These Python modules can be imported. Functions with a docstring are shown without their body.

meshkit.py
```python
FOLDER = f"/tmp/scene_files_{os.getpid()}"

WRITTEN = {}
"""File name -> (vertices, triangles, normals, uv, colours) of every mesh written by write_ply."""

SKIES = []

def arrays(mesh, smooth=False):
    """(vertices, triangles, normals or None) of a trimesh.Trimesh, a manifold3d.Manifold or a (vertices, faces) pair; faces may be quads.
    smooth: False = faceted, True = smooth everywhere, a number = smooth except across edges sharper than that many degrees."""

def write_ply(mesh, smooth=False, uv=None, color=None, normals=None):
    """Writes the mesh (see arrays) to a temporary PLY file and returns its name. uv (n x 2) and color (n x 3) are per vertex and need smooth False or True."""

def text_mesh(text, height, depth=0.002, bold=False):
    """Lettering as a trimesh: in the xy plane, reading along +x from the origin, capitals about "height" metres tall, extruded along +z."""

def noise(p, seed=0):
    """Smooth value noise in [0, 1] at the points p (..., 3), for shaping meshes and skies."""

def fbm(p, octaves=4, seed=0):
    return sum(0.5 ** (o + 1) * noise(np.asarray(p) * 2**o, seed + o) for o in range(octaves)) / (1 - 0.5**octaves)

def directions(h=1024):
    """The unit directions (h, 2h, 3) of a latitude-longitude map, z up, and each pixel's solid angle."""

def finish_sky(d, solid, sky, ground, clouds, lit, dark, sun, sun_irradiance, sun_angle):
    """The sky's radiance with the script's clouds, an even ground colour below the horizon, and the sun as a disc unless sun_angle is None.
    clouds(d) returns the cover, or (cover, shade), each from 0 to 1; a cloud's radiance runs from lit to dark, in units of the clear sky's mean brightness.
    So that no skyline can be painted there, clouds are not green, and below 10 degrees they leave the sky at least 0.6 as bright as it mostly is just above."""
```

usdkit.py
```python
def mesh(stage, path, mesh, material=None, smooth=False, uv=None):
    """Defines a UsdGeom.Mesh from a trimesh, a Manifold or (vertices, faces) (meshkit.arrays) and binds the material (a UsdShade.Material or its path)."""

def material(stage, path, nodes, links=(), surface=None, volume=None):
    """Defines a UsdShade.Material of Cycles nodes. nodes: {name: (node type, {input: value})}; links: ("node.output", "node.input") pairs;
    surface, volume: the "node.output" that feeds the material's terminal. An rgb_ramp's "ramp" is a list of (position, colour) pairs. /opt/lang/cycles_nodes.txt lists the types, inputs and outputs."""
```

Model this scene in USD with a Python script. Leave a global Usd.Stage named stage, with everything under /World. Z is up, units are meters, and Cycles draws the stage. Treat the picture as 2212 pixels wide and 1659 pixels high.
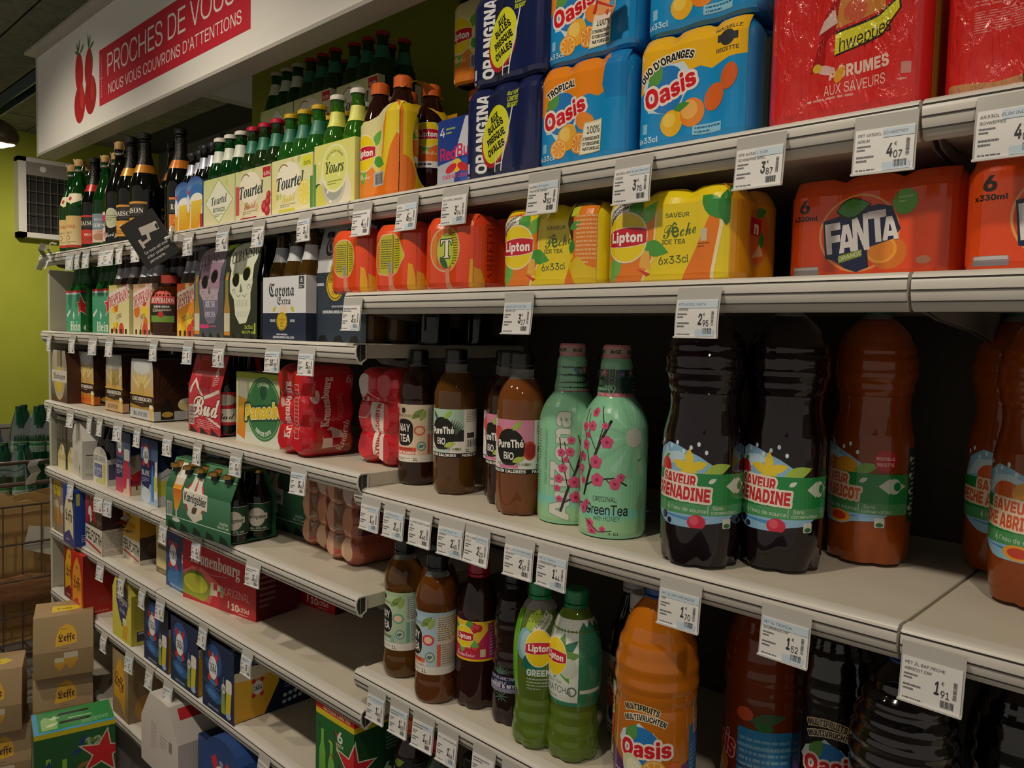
import glob, math, random
import mapbox_earcut, shapely
import numpy as np, trimesh, usdkit
from PIL import Image, ImageDraw, ImageFont
from pxr import Gf, Sdf, Usd, UsdGeom, UsdLux, UsdShade, Vt
from shapely import affinity, unary_union, box as sbox
from shapely.geometry import LineString, Point, Polygon

random.seed(7)
np.random.seed(7)
stage = Usd.Stage.CreateInMemory()
UsdGeom.SetStageUpAxis(stage, "Z")
UsdGeom.SetStageMetersPerUnit(stage, 1.0)
UsdGeom.Xform.Define(stage, "/World")
UsdGeom.Scope.Define(stage, "/World/Looks")

# ------------------------------------------------------------------ camera, lights, exposure
CAM = (0.0, -0.868, 1.5)
YAW, PITCH, ROLL, FOCAL_PX = math.radians(-43.95), math.radians(3.45), math.radians(-1.38), 1705.0
fwd = np.array([math.sin(YAW) * math.cos(PITCH), math.cos(YAW) * math.cos(PITCH), -math.sin(PITCH)])
rgt0 = np.array([math.cos(YAW), -math.sin(YAW), 0.0])
dwn0 = np.cross(fwd, rgt0)
rgt = math.cos(ROLL) * rgt0 + math.sin(ROLL) * dwn0
dwn = -math.sin(ROLL) * rgt0 + math.cos(ROLL) * dwn0
cam = UsdGeom.Camera.Define(stage, "/World/camera")
cam.AddTransformOp().Set(Gf.Matrix4d(*rgt, 0, *(-dwn), 0, *(-fwd), 0, *CAM, 1))
cam.CreateHorizontalApertureAttr(36.0)
cam.CreateFocalLengthAttr(36.0 * FOCAL_PX / 2212)
cam.CreateClippingRangeAttr((0.05, 200.0))
cam.CreateExposureAttr(1.45)

WARM = (1.0, 0.87, 0.70)


def spot(name, pos, target, power, radius=0.05, color=WARM, cone=42.0, soft=0.9):
    l = UsdLux.SphereLight.Define(stage, "/World/" + name)
    l.CreateRadiusAttr(radius)
    l.CreateNormalizeAttr(True)
    l.CreateIntensityAttr(power)
    l.CreateColorAttr(color)
    sh = UsdLux.ShapingAPI.Apply(l.GetPrim())
    sh.CreateShapingConeAngleAttr(cone)
    sh.CreateShapingConeSoftnessAttr(soft)
    z = -np.subtract(target, pos) / np.linalg.norm(np.subtract(target, pos))
    x = np.cross([0, 0, 1.0], z)
    x /= np.linalg.norm(x)
    y = np.cross(z, x)
    l.AddTransformOp().Set(Gf.Matrix4d(*x, 0, *y, 0, *z, 0, *pos, 1))


# the ceiling's track spots over the aisle, about a metre apart
for i, (lx, pw) in enumerate([(-3.7, 6.0), (-2.7, 6.0), (-1.7, 6.0), (-0.75, 5.0), (0.35, 4.0)]):
    spot("track_spot_light_%03d" % (i + 1), (lx, -0.95, 2.70), (lx - 0.1, 0.0, 1.1), pw)
spot("wall_spot_light", (-5.28, 0.40, 2.50), (-6.5, 0.35, 1.2), 6.0, 0.05, cone=70)
dome = UsdLux.DomeLight.Define(stage, "/World/store_ambient")
dome.CreateIntensityAttr(0.035)
dome.CreateColorAttr((1.0, 0.9, 0.78))


# ------------------------------------------------------------------ materials
def lin(c):
    if isinstance(c, str):
        c = [int(c[i:i + 2], 16) / 255 for i in (1, 3, 5)] if len(c) == 7 else [int(k * 2, 16) / 255 for k in c[1:]]
    return tuple(x / 12.92 if x <= 0.04045 else ((x + 0.055) / 1.055) ** 2.4 for x in c)


LOOK = {}


def mat(c, rough=0.45, spec=0.5, trans=0.0, ior=1.5, metal=0.0, bump=0, bscale=300, coat=0, var=0.0, vscale=6.0):
    key = (c, rough, spec, trans, ior, metal, bump, bscale, coat, var, vscale)
    if key in LOOK:
        return LOOK[key]
    nodes = {"p": ("principled_bsdf", dict(base_color=lin(c), roughness=rough, specular_ior_level=spec, transmission_weight=trans, ior=ior, metallic=metal, coat_weight=coat))}
    links = []
    if bump or var:
        nodes["t"] = ("texture_coordinate", {})
    if bump:
        nodes["n"] = ("noise_texture", dict(scale=bscale, detail=3.0))
        nodes["b"] = ("bump", dict(strength=bump, distance=0.003))
        links += [("t.object", "n.vector"), ("n.fac", "b.height"), ("b.normal", "p.normal")]
    if var:
        nodes["v"] = ("noise_texture", dict(scale=vscale, detail=5.0))
        a = np.array(lin(c))
        nodes["r"] = ("rgb_ramp", {"ramp": [(0.3, tuple(a * (1 - var))), (0.7, tuple(np.minimum(a * (1 + var * 0.5), 1)))]})
        links += [("t.object", "v.vector"), ("v.fac", "r.fac"), ("r.color", "p.base_color")]
    LOOK[key] = usdkit.material(stage, "/World/Looks/m%03d" % len(LOOK), nodes, links, surface="p.BSDF")
    return LOOK[key]


def print_mat(name, rough, coat=0.0, bump=0.0, bscale=60):
    nodes = {"a": ("attribute", {"attribute": "ink"}), "p": ("principled_bsdf", dict(roughness=rough, coat_weight=coat, coat_roughness=0.05))}
    links = [("a.color", "p.base_color")]
    if bump:
        nodes["t"] = ("texture_coordinate", {})
        nodes["m"] = ("mapping", {"scale": (1.0, 1.0, 0.35)})
        nodes["n"] = ("noise_texture", dict(scale=bscale, detail=4.0, distortion=1.5))
        nodes["b"] = ("bump", dict(strength=bump, distance=0.004))
        links += [("t.object", "m.vector"), ("m.vector", "n.vector"), ("n.fac", "b.height"), ("b.normal", "p.normal")]
    return usdkit.material(stage, "/World/Looks/" + name, nodes, links, surface="p.BSDF")


CARD = print_mat("print_card", 0.42)
PAPER = print_mat("print_paper", 0.55)
FILM = print_mat("print_film", 0.2, 0.5, 0.12, 30)
CRUMPLE = print_mat("print_crumple", 0.2, 0.7, 1.0, 75)
GLOSS = print_mat("print_gloss", 0.2, 0.3)

# ------------------------------------------------------------------ prims
COUNT = {}


def numbered(base):
    n = COUNT.get(base, 0)
    COUNT[base] = n + 1
    return base if n == 0 else "%s_%03d" % (base, n)


LABELS = {}


def tag(p, label=None, cat=None, group=None, kind=None):
    for k, v in (("label", label), ("category", cat), ("group", group), ("kind", kind)):
        if v:
            p.SetCustomDataByKey(k, v)


class Node:
    def __init__(self, path):
        self.path, self.n = path, {}

    def name(self, base):
        k = self.n.get(base, 0)
        self.n[base] = k + 1
        return base if k == 0 else "%s_%03d" % (base, k)


GROUPS = dict(sparkling_bottle="sparkling bottles on the top shelf", bottle_carrier="open bottle carriers on the left shelves", bottle_sleeve="card sleeves of bottles on the left shelves", beer_carton="closed beer cartons on the left shelves", can_pack="film-wrapped can packs", tea_bottle_pack="film-wrapped packs of peach tea bottles",
              tea_bottle="tea bottles on the lower right shelves", fruit_drink_bottle="fruit drink bottles on the lower right shelves", dark_bottle="dark bottles in the shade of the second left shelf", abbey_beer_box="brown abbey boxes stacked on the floor", price_ticket="price tickets on the shelf rails", shelf="metal shelves of the gondola",
              cardboard_sheet="flattened cardboard in the trolley", water_bottle_pack="water bottle packs by the green wall", display_block="display blocks under the water packs", ticket_holder="loose ticket holders at the shelf ends", shelf_upright="uprights of the gondola", steel_panel="back panels of the gondola")


def thing(name, label, cat, loc=(0, 0, 0), rz=0.0, group=None, tilt=0.0):
    x = UsdGeom.Xform.Define(stage, "/World/" + numbered(name))
    x.AddTranslateOp().Set(Gf.Vec3d(*map(float, loc)))
    if rz:
        x.AddRotateZOp().Set(float(rz))
    if tilt:
        x.AddRotateXOp().Set(float(tilt))
    tag(x.GetPrim(), label, cat, group or GROUPS.get(name))
    return Node(str(x.GetPath()))


def dup(src, label, loc, rz=0.0, group=None):
    p = stage.GetPrimAtPath(src.path)
    base = p.GetName()
    if base[-4:-3] == "_" and base[-3:].isdigit():
        base = base[:-4]
    x = UsdGeom.Xform.Define(stage, "/World/" + numbered(base))
    x.GetPrim().GetReferences().AddInternalReference(p.GetPath())
    x.ClearXformOpOrder()
    x.AddTranslateOp().Set(Gf.Vec3d(*map(float, loc)))
    x.AddRotateZOp().Set(float(rz))
    x.SetXformOpOrder([UsdGeom.XformOp(x.GetPrim().GetAttribute("xformOp:translate")), UsdGeom.XformOp(x.GetPrim().GetAttribute("xformOp:rotateZ"))])
    x.GetPrim().SetInstanceable(True)
    tag(x.GetPrim(), label, p.GetCustomDataByKey("category"), group or p.GetCustomDataByKey("group"))


def part(parent, name, mesh, m, smooth=35, ink=None, label=None, kind=None):
    path = parent.path + "/" + parent.name(name)
    if isinstance(mesh, tuple):
        v, f = mesh
        mesh = trimesh.Trimesh(v, f, process=False)
    g = usdkit.mesh(stage, path, mesh, m, smooth=smooth if ink is None else False)
    if ink is not None:
        UsdGeom.PrimvarsAPI(g).CreatePrimvar("ink", Sdf.ValueTypeNames.Color3fArray, "vertex").Set(Vt.Vec3fArray.FromNumpy(np.asarray(ink, np.float32)))
    if label or kind:
        tag(g.GetPrim(), label, None, None, kind)
    return Node(path)


def setting(name, mesh, m, smooth=False):
    g = usdkit.mesh(stage, "/World/" + name, mesh, m, smooth=smooth)
    tag(g.GetPrim(), kind="structure")
    return Node("/World/" + name)


# ------------------------------------------------------------------ shapes
def bx(x0, y0, z0, x1, y1, z1, c=0.0):
    if c <= 0:
        m = trimesh.creation.box([x1 - x0, y1 - y0, z1 - z0])
        m.apply_translation([(x0 + x1) / 2, (y0 + y1) / 2, (z0 + z1) / 2])
        return m
    P = []
    for X, sx in ((x0, 1), (x1, -1)):
        for Y, sy in ((y0, 1), (y1, -1)):
            for Z, sz in ((z0, 1), (z1, -1)):
                P += [(X + sx * c, Y + sy * c, Z), (X + sx * c, Y, Z + sz * c), (X, Y + sy * c, Z + sz * c)]
    return trimesh.convex.convex_hull(np.array(P))


def cat(*ms):
    return trimesh.util.concatenate([m for m in ms])


def lathe(prof, n=28, lobes=0, amp=0.0, ztop=0.03):
    """prof: (r, z) in cm from the bottom up."""
    pr = np.array(prof, float) / 100
    a = np.arange(n) * 2 * np.pi / n
    V, F, ring = [], [], []
    for r, z in pr:
        if r < 1e-6:
            ring.append([len(V)])
            V.append((0, 0, z))
        else:
            k = 1.0
            if lobes and z < ztop:
                k = 1 - amp * (1 - z / ztop) * np.maximum(0, -np.cos(lobes * a)) ** 2
            ring.append(list(range(len(V), len(V) + n)))
            kk = np.broadcast_to(k, (n,))
            V += [(r * kk[i] * math.cos(a[i]), r * kk[i] * math.sin(a[i]), z) for i in range(n)]
    for p, q in zip(ring[:-1], ring[1:]):
        for i in range(n):
            j = (i + 1) % n
            if len(p) == 1 and len(q) == 1:
                continue
            if len(p) == 1:
                F.append((p[0], q[j], q[i]))
            elif len(q) == 1:
                F.append((p[i], p[j], q[0]))
            else:
                F += [(p[i], p[j], q[j]), (p[i], q[j], q[i])]
    return trimesh.Trimesh(np.array(V), np.array(F), process=False)


def spline(pts, k=4):
    """Rounds a profile: Catmull-Rom through the points; a doubled point stays a corner."""
    P, out = [np.array(p, float) for p in pts], []
    for i in range(len(P) - 1):
        a, b = P[i], P[i + 1]
        if np.allclose(a, b):
            continue
        p0 = P[i - 1] if i else a
        p3 = P[i + 2] if i + 2 < len(P) else b
        for t in np.linspace(0, 1, k, endpoint=False):
            out.append(0.5 * (2 * a + (b - p0) * t + (2 * p0 - 5 * a + 4 * b - p3) * t * t + (3 * a - p0 - 3 * b + p3) * t ** 3))
    out.append(P[-1])
    return [(max(float(p[0]), 0.0), float(p[1])) for p in out]


def prism(poly, y0, y1, axis="y"):
    """A polygon in (x, z) pushed along y, in (y, z) pushed along x, or in (x, y) pushed along z."""
    if hasattr(poly, "geoms"):
        return cat(*[prism(g, y0, y1, axis) for g in poly.geoms])
    if not isinstance(poly, Polygon):
        poly = Polygon(poly)
    m = trimesh.creation.extrude_polygon(poly, y1 - y0, engine="earcut")
    v = m.vertices
    if axis == "y":
        v = np.stack([v[:, 0], y1 - v[:, 2], v[:, 1]], 1)
    elif axis == "x":
        v = np.stack([y0 + v[:, 2], v[:, 0], v[:, 1]], 1)
    else:
        v = v + [0, 0, y0]
    return trimesh.Trimesh(v, m.faces, process=False)


def tube(pts, r, n=6):
    p = np.array(pts, float)
    t = np.gradient(p, axis=0)
    t /= np.linalg.norm(t, axis=1, keepdims=True)
    up = np.array([0, 0, 1.0]) if abs(t[:, 2]).mean() < 0.8 else np.array([1.0, 0, 0])
    a = np.cross(t, up)
    a /= np.linalg.norm(a, axis=1, keepdims=True)
    b = np.cross(a, t)
    g = np.arange(n) * 2 * np.pi / n
    v = (p[:, None] + r * (np.cos(g)[None, :, None] * a[:, None] + np.sin(g)[None, :, None] * b[:, None])).reshape(-1, 3)
    F = []
    for i in range(len(p) - 1):
        for j in range(n):
            k = (j + 1) % n
            F += [(i * n + j, i * n + k, (i + 1) * n + k), (i * n + j, (i + 1) * n + k, (i + 1) * n + j)]
    L = (len(p) - 1) * n
    F += [(0, j + 1, j) for j in range(1, n - 1)] + [(L, L + j, L + j + 1) for j in range(1, n - 1)]
    F = [(x, z, y) for x, y, z in F]
    return trimesh.Trimesh(v, np.array(F), process=False)


# ------------------------------------------------------------------ flat print: shapes in centimetres on a panel, laid on a surface
FD = glob.glob("/opt/blender-*/*/datafiles/fonts")[0]
FONTS, GLYPH = {}, {}


def font(k):
    if k not in FONTS:
        if k == "math":
            FONTS[k] = ImageFont.truetype(FD + "/NotoSansMath-Regular.woff2", 72)
        else:
            f = ImageFont.truetype(FD + "/Inter.woff2", 72)
            f.set_variation_by_axes([32, dict(light=250, reg=430, bold=700, black=900)[k]])
            FONTS[k] = f
    return FONTS[k]


STY = dict(serif=(0x1D400, 0x1D41A, 0x1D7CE), ital=(0x1D468, 0x1D482, 0x1D7CE), script=(0x1D4D0, 0x1D4EA, 0x1D7CE), frak=(0x1D56C, 0x1D586, 0x1D7CE))


def glyph(k, ch):
    key = (k, ch)
    if key in GLYPH:
        return GLYPH[key]
    c, fk = ch, k
    if k in STY:
        fk, (U, L, D) = "math", STY[k]
        if "A" <= ch <= "Z":
            c = chr(U + ord(ch) - 65)
        elif "a" <= ch <= "z":
            c = chr(L + ord(ch) - 97)
        elif "0" <= ch <= "9":
            c = chr(D + ord(ch) - 48)
        else:
            fk = "bold"
    f = font(fk)
    adv = f.getlength(c) / 52.0
    x0, y0, x1, y1 = f.getbbox(c, anchor="ls")
    poly = None
    if x1 > x0 and y1 > y0:
        im = Image.new("L", (x1 - x0 + 4, y1 - y0 + 4))
        ImageDraw.Draw(im).text((2 - x0, 2 - y0), c, 255, f, anchor="ls")
        on = np.pad(np.asarray(im) > 127, ((0, 0), (1, 1))).astype(np.int8)
        d = np.diff(on, axis=1)
        rows, s = np.nonzero(d == 1)
        e = np.nonzero(d == -1)[1]
        if len(rows):
            g = unary_union(sbox(s, -rows - 1, e, -rows)).buffer(0.6).buffer(-0.6).simplify(0.8)
            poly = affinity.affine_transform(g, [1 / 52.0, 0, 0, 1 / 52.0, (x0 - 2) / 52.0, (2 - y0) / 52.0])
    GLYPH[key] = (poly, adv)
    return GLYPH[key]


def text(s, h, k="bold", w=None, fat=0.0, shear=0.0, rot=0.0, at=(0, 0), arc=0.0, anchor="c"):
    """Lettering with capitals h high (w: squeezed to that width), centred at a point, as a shapely shape."""
    x, parts = 0.0, []
    for ch in s:
        p, adv = glyph(k, ch)
        if p is not None:
            parts.append((p, x, adv))
        x += adv
    if not parts:
        return Polygon()
    sx = h if w is None else w / max(x, 1e-6)
    out = []
    tot = x * sx
    for p, px, adv in parts:
        q = affinity.affine_transform(p, [sx, shear * h, 0, h, px * sx - tot / 2, -h / 2])
        if arc:
            a = -((px + adv / 2) * sx - tot / 2) / arc
            q = affinity.translate(q, -((px + adv / 2) * sx - tot / 2), 0)
            q = affinity.rotate(q, math.degrees(a), origin=(0, 0))
            q = affinity.translate(q, -arc * math.sin(a), arc * (math.cos(a) - 1))
        out.append(q)
    g = unary_union(out)
    if fat:
        g = g.buffer(fat)
    if anchor == "l":
        g = affinity.translate(g, tot / 2, 0)
    elif anchor == "r":
        g = affinity.translate(g, -tot / 2, 0)
    if rot:
        g = affinity.rotate(g, rot, origin=(0, 0))
    return affinity.translate(g, *at)


def ell(cx, cy, rx, ry=None, rot=0, q=6):
    g = affinity.scale(Point(0, 0).buffer(1, quad_segs=q), rx, ry or rx)
    return affinity.translate(affinity.rotate(g, rot, origin=(0, 0)), cx, cy)


def star(cx, cy, r, rot=0, n=5, k=0.40):
    return affinity.translate(Polygon([((r if i % 2 == 0 else r * k) * math.sin(i * math.pi / n + math.radians(rot)), (r if i % 2 == 0 else r * k) * math.cos(i * math.pi / n + math.radians(rot))) for i in range(2 * n)]), cx, cy)


def leaf(cx, cy, L, W, rot):
    t = np.linspace(0, 1, 7)
    s = W / 2 * np.sin(np.pi * t ** 0.85)
    g = Polygon(list(zip(L * t, s)) + list(zip(L * t[::-1], -s[::-1])))
    return affinity.translate(affinity.rotate(g.buffer(0), rot, origin=(0, 0)), cx, cy)


def rr(x0, y0, x1, y1, r=0.0):
    return sbox(x0 + r, y0 + r, x1 - r, y1 - r).buffer(r, quad_segs=4) if r else sbox(x0, y0, x1, y1)


def line(pts, w):
    return LineString(pts).buffer(w / 2, cap_style="flat", quad_segs=2)


def clip_rect(p, x0, y0, x1, y1):
    try:
        return shapely.clip_by_rect(p, x0, y0, x1, y1)
    except Exception:
        return p.buffer(0).intersection(sbox(x0, y0, x1, y1))


class Art:
    """Coloured shapes, in cm, kept within the rectangle (0, 0, w, h)."""

    def __init__(self, w, h, bg=None, clip=None):
        self.w, self.h, self.L = w, h, []
        self.clip = clip or sbox(0, 0, w, h)
        if bg:
            self.add(self.clip, bg)

    def add(self, g, c, c2=None, clip=True):
        """c2: the colour at the top of the shape, where it shades from c."""
        if not g.is_valid:
            g = g.buffer(0)
        if clip:
            g = g.intersection(self.clip)
        if not g.is_empty:
            self.L.append((g, c, c2))
        return self

    def txt(self, s, x, y, h, c, k="bold", **kw):
        out = kw.pop("out", None)
        if out:
            self.add(text(s, h, k, at=(x, y), **{**kw, "fat": kw.get("fat", 0) + out[1]}), out[0])
        return self.add(text(s, h, k, at=(x, y), **kw), c)

    def lines(self, x0, y0, x1, y1, n, c, seed=1):
        """Small print: broken thin strokes."""
        rnd, hh = random.Random(seed), (y1 - y0) / n
        gs = []
        for i in range(n):
            x, y = x0, y1 - (i + 0.75) * hh
            end = x1 if i < n - 1 else x0 + (x1 - x0) * 0.6
            while x < end:
                L = rnd.uniform(0.04, 0.16) * (x1 - x0)
                gs.append(sbox(x, y, min(x + L, end), y + hh * 0.45))
                x += L + 0.025 * (x1 - x0)
        return self.add(unary_union(gs), c)

    def bars(self, x0, y0, x1, y1, c="#202020", n=13, seed=3, across=False):
        rnd, gs = random.Random(seed), []
        a, b = (y0, y1) if across else (x0, x1)
        s = (b - a) / n
        for i in range(n):
            k = a + i * s
            e = k + s * rnd.uniform(0.3, 0.75)
            gs.append(sbox(x0, k, x1, e) if across else sbox(k, y0, e, y1))
        return self.add(unary_union(gs), c)

    def mesh(self, fn, maxedge=None, vl=None, eps=0.0002, step=0.00004):
        """Every shape is cut along one grid, so that the layers stay parallel on a curved surface."""
        B, K = [], []
        for g, c, c2 in self.L:
            b = g.bounds
            K.append(1 + max([k for q, k in zip(B, K) if q[0] < b[2] and q[2] > b[0] and q[1] < b[3] and q[3] > b[1]], default=-1))
            B.append(b)
        if maxedge:
            ul = np.linspace(B and min(b[0] for b in B), max(b[2] for b in B), max(1, int(math.ceil((max(b[2] for b in B) - min(b[0] for b in B)) / maxedge))) + 1)
            vl = np.array([-1e3, 1e3]) if vl is None else np.unique(np.concatenate([[-1.0, self.h + 1.0], vl]))
        V, F, C, n = [], [], [], 0
        for (g, c, c2), k in zip(self.L, K):
            ca, cb = np.array(lin(c)), np.array(lin(c2 or c))
            lift = eps + step * k
            y0, y1 = g.bounds[1], g.bounds[3]
            for p in getattr(g, "geoms", [g]):
                if p.geom_type != "Polygon" or p.area < 1e-5:
                    continue
                cells = [(p, None)]
                if maxedge:
                    b, cells = p.bounds, []
                    for i in range(max(0, np.searchsorted(ul, b[0]) - 1), min(len(ul) - 1, np.searchsorted(ul, b[2]))):
                        q = p if ul[i] <= b[0] and ul[i + 1] >= b[2] else clip_rect(p, ul[i], -1e4, ul[i + 1], 1e4)
                        bq = q.bounds
                        if q.is_empty:
                            continue
                        for j in range(max(0, np.searchsorted(vl, bq[1]) - 1), min(len(vl) - 1, np.searchsorted(vl, bq[3]))):
                            r = q if vl[j] <= bq[1] and vl[j + 1] >= bq[3] else clip_rect(q, -1e4, vl[j], 1e4, vl[j + 1])
                            cells += [(w, (i, j)) for w in getattr(r, "geoms", [r]) if w.geom_type == "Polygon" and w.area > 1e-6]
                for q, cell in cells:
                    rings = [np.asarray(q.exterior.coords)[:-1]] + [np.asarray(r.coords)[:-1] for r in q.interiors]
                    v = np.vstack(rings)[:, :2]
                    if len(v) == 3:
                        f = np.array([[0, 1, 2]])
                    else:
                        f = mapbox_earcut.triangulate_float64(v, np.cumsum([len(r) for r in rings]).astype(np.uint32)).reshape(-1, 3)
                    if len(f) == 0:
                        continue
                    a = v[f]
                    cr = (a[:, 1, 0] - a[:, 0, 0]) * (a[:, 2, 1] - a[:, 0, 1]) - (a[:, 1, 1] - a[:, 0, 1]) * (a[:, 2, 0] - a[:, 0, 0])
                    f = np.where((cr < 0)[:, None], f[:, ::-1], f)
                    V.append((v, lift, cell))
                    t = ((v[:, 1] - y0) / max(y1 - y0, 1e-6))[:, None]
                    C.append(ca * (1 - t) + cb * t)
                    F.append(f + n)
                    n += len(v)
        v = np.vstack([a for a, _, _ in V])
        e = np.concatenate([np.full(len(a), b) for a, b, _ in V])
        if maxedge:
            ci = np.concatenate([np.full(len(a), k[0]) for a, _, k in V])
            cj = np.concatenate([np.full(len(a), k[1]) for a, _, k in V])
            u0, u1 = ul[ci], ul[ci + 1]
            t = ((v[:, 0] - u0) / (u1 - u0))[:, None]
            if len(vl) > 2:
                w0, w1 = vl[cj], vl[cj + 1]
                s = ((v[:, 1] - w0) / (w1 - w0))[:, None]
                P = (fn(u0 / 100, w0 / 100, e) * (1 - t) + fn(u1 / 100, w0 / 100, e) * t) * (1 - s) + (fn(u0 / 100, w1 / 100, e) * (1 - t) + fn(u1 / 100, w1 / 100, e) * t) * s
            else:
                P = fn(u0 / 100, v[:, 1] / 100, e) * (1 - t) + fn(u1 / 100, v[:, 1] / 100, e) * t
        else:
            P = fn(v[:, 0] / 100, v[:, 1] / 100, e)
        return (P, np.vstack(F)), np.vstack(C)


def lay(parent, name, art, fn, m=CARD, maxedge=None, label=None, vl=None):
    """Prints the art on the surface that fn(u, v, lift) gives, in metres."""
    (v, f), c = art.mesh(fn, maxedge, vl)
    return part(parent, name, (v, f), m, ink=c, label=label)


def on_front(w, y=0.0):
    return lambda u, v, e: np.stack([u - w / 2, np.full_like(u, y) - e, v], 1)


def on_right(w, d, y=0.0):
    return lambda u, v, e: np.stack([np.full_like(u, w / 2) + e, u + y, v], 1)


def on_top(w, h, y=0.0):
    return lambda u, v, e: np.stack([u - w / 2, v + y, np.full_like(u, h) + e], 1)


def around(r, turn=0.0, z0=0.0, w=0.0):
    """Wrapped on a cylinder (r a number, or a function of height), the art's middle turned that many degrees from the front."""
    t0 = math.radians(turn)

    def fn(u, v, e):
        rad = r(v + z0) if callable(r) else np.full_like(u, r)
        base = r if not callable(r) else float(np.max(rad))
        a = (u - w / 2) / base + t0
        return np.stack([(rad + e) * np.sin(a), -(rad + e) * np.cos(a), v + z0], 1)
    return fn


def prof_r(prof):
    p = np.array(prof, float) / 100
    k = np.argsort(p[:, 1], kind="stable")
    return lambda z: np.interp(z, p[k, 1], p[k, 0])

# ------------------------------------------------------------------ the room
GREEN = mat("#a9b03a", 0.7, 0.25, var=0.08, vscale=3)
CEIL = mat("#96958b", 0.85, 0.2, bump=0.3, bscale=120, var=0.25, vscale=20)
DARKWALL = mat("#6b6a63", 0.85, 0.2, var=0.1)
setting("floor", bx(-7.5, -3.5, -0.05, 2.0, 1.8, 0.0), mat("#8d877c", 0.45, 0.4, var=0.15, vscale=3))
cl = setting("ceiling", bx(-7.5, -3.5, 2.885, 2.0, 1.8, 2.95), mat("#3d3d3a", 0.9))
rnd = random.Random(4)
for i in range(6):
    for j in range(4):
        x0, y0 = -7.2 + i * 1.2, -1.05 + j * 0.62
        dz = rnd.uniform(-0.002, 0.002)
        part(cl, "panel", bx(x0 + 0.006, y0 + 0.006, 2.87 + dz, x0 + 1.194, y0 + 0.614, 2.884, 0.002), CEIL)
wl = setting("wall_left", bx(-6.6, -3.5, 0, -6.5, 1.8, 2.885), GREEN)
part(wl, "wainscot", bx(-6.5, -3.5, 0, -6.488, 1.8, 0.765), mat("#7b766c", 0.6))
part(wl, "trim", bx(-6.5, -3.5, 0.765, -6.48, 1.8, 0.79), mat("#8d887c", 0.5))
setting("wall_back", cat(bx(-2.7, 0.55, 0, -2.04, 0.62, 2.885), bx(-2.04, 0.535, 0, 2.0, 0.62, 2.885)), GREEN)
setting("wall_far", bx(-7.5, 1.75, 0, -2.0, 1.8, 2.885), DARKWALL)
setting("trim_1", bx(-3.26, 0.5, 2.46, -3.2, 1.75, 2.885), mat("#cfcbbf", 0.7))

# the metal channel under the ceiling and the track lamp that shows
t = thing("ceiling_rail", "long bluish metal channel under the ceiling left of the white banner", "rail", (-4.6, 0.37, 2.7))
part(t, "channel", cat(bx(-2.0, -0.03, 0.0, 1.6, -0.022, 0.07), bx(-2.0, 0.022, 0.0, 1.6, 0.03, 0.07), bx(-2.0, -0.03, 0.062, 1.6, 0.03, 0.07)), mat("#5f7691", 0.35, metal=0.7))
part(t, "hanger", cat(tube([(-1.2, 0, 0.06), (-1.2, 0, 0.175)], 0.004), tube([(0.9, 0, 0.06), (0.9, 0, 0.175)], 0.004)), mat("#555", 0.4, metal=0.8))
lamp_m = usdkit.material(stage, "/World/Looks/lamp_glow", {"e": ("emission", {"color": (1.0, 0.93, 0.8), "strength": 60.0})}, [], surface="e.emission")
t = thing("track_lamp", "round bronze track lamp shining on the green wall under the ceiling", "lamp", (-5.3, 0.36, 2.52))
part(t, "shade", lathe(spline([(6.5, 0), (9.5, 1), (11, 5), (9, 10), (5, 13), (1.5, 14.5), (0, 14.5)])), mat("#8a7a66", 0.35, metal=0.5))
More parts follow.
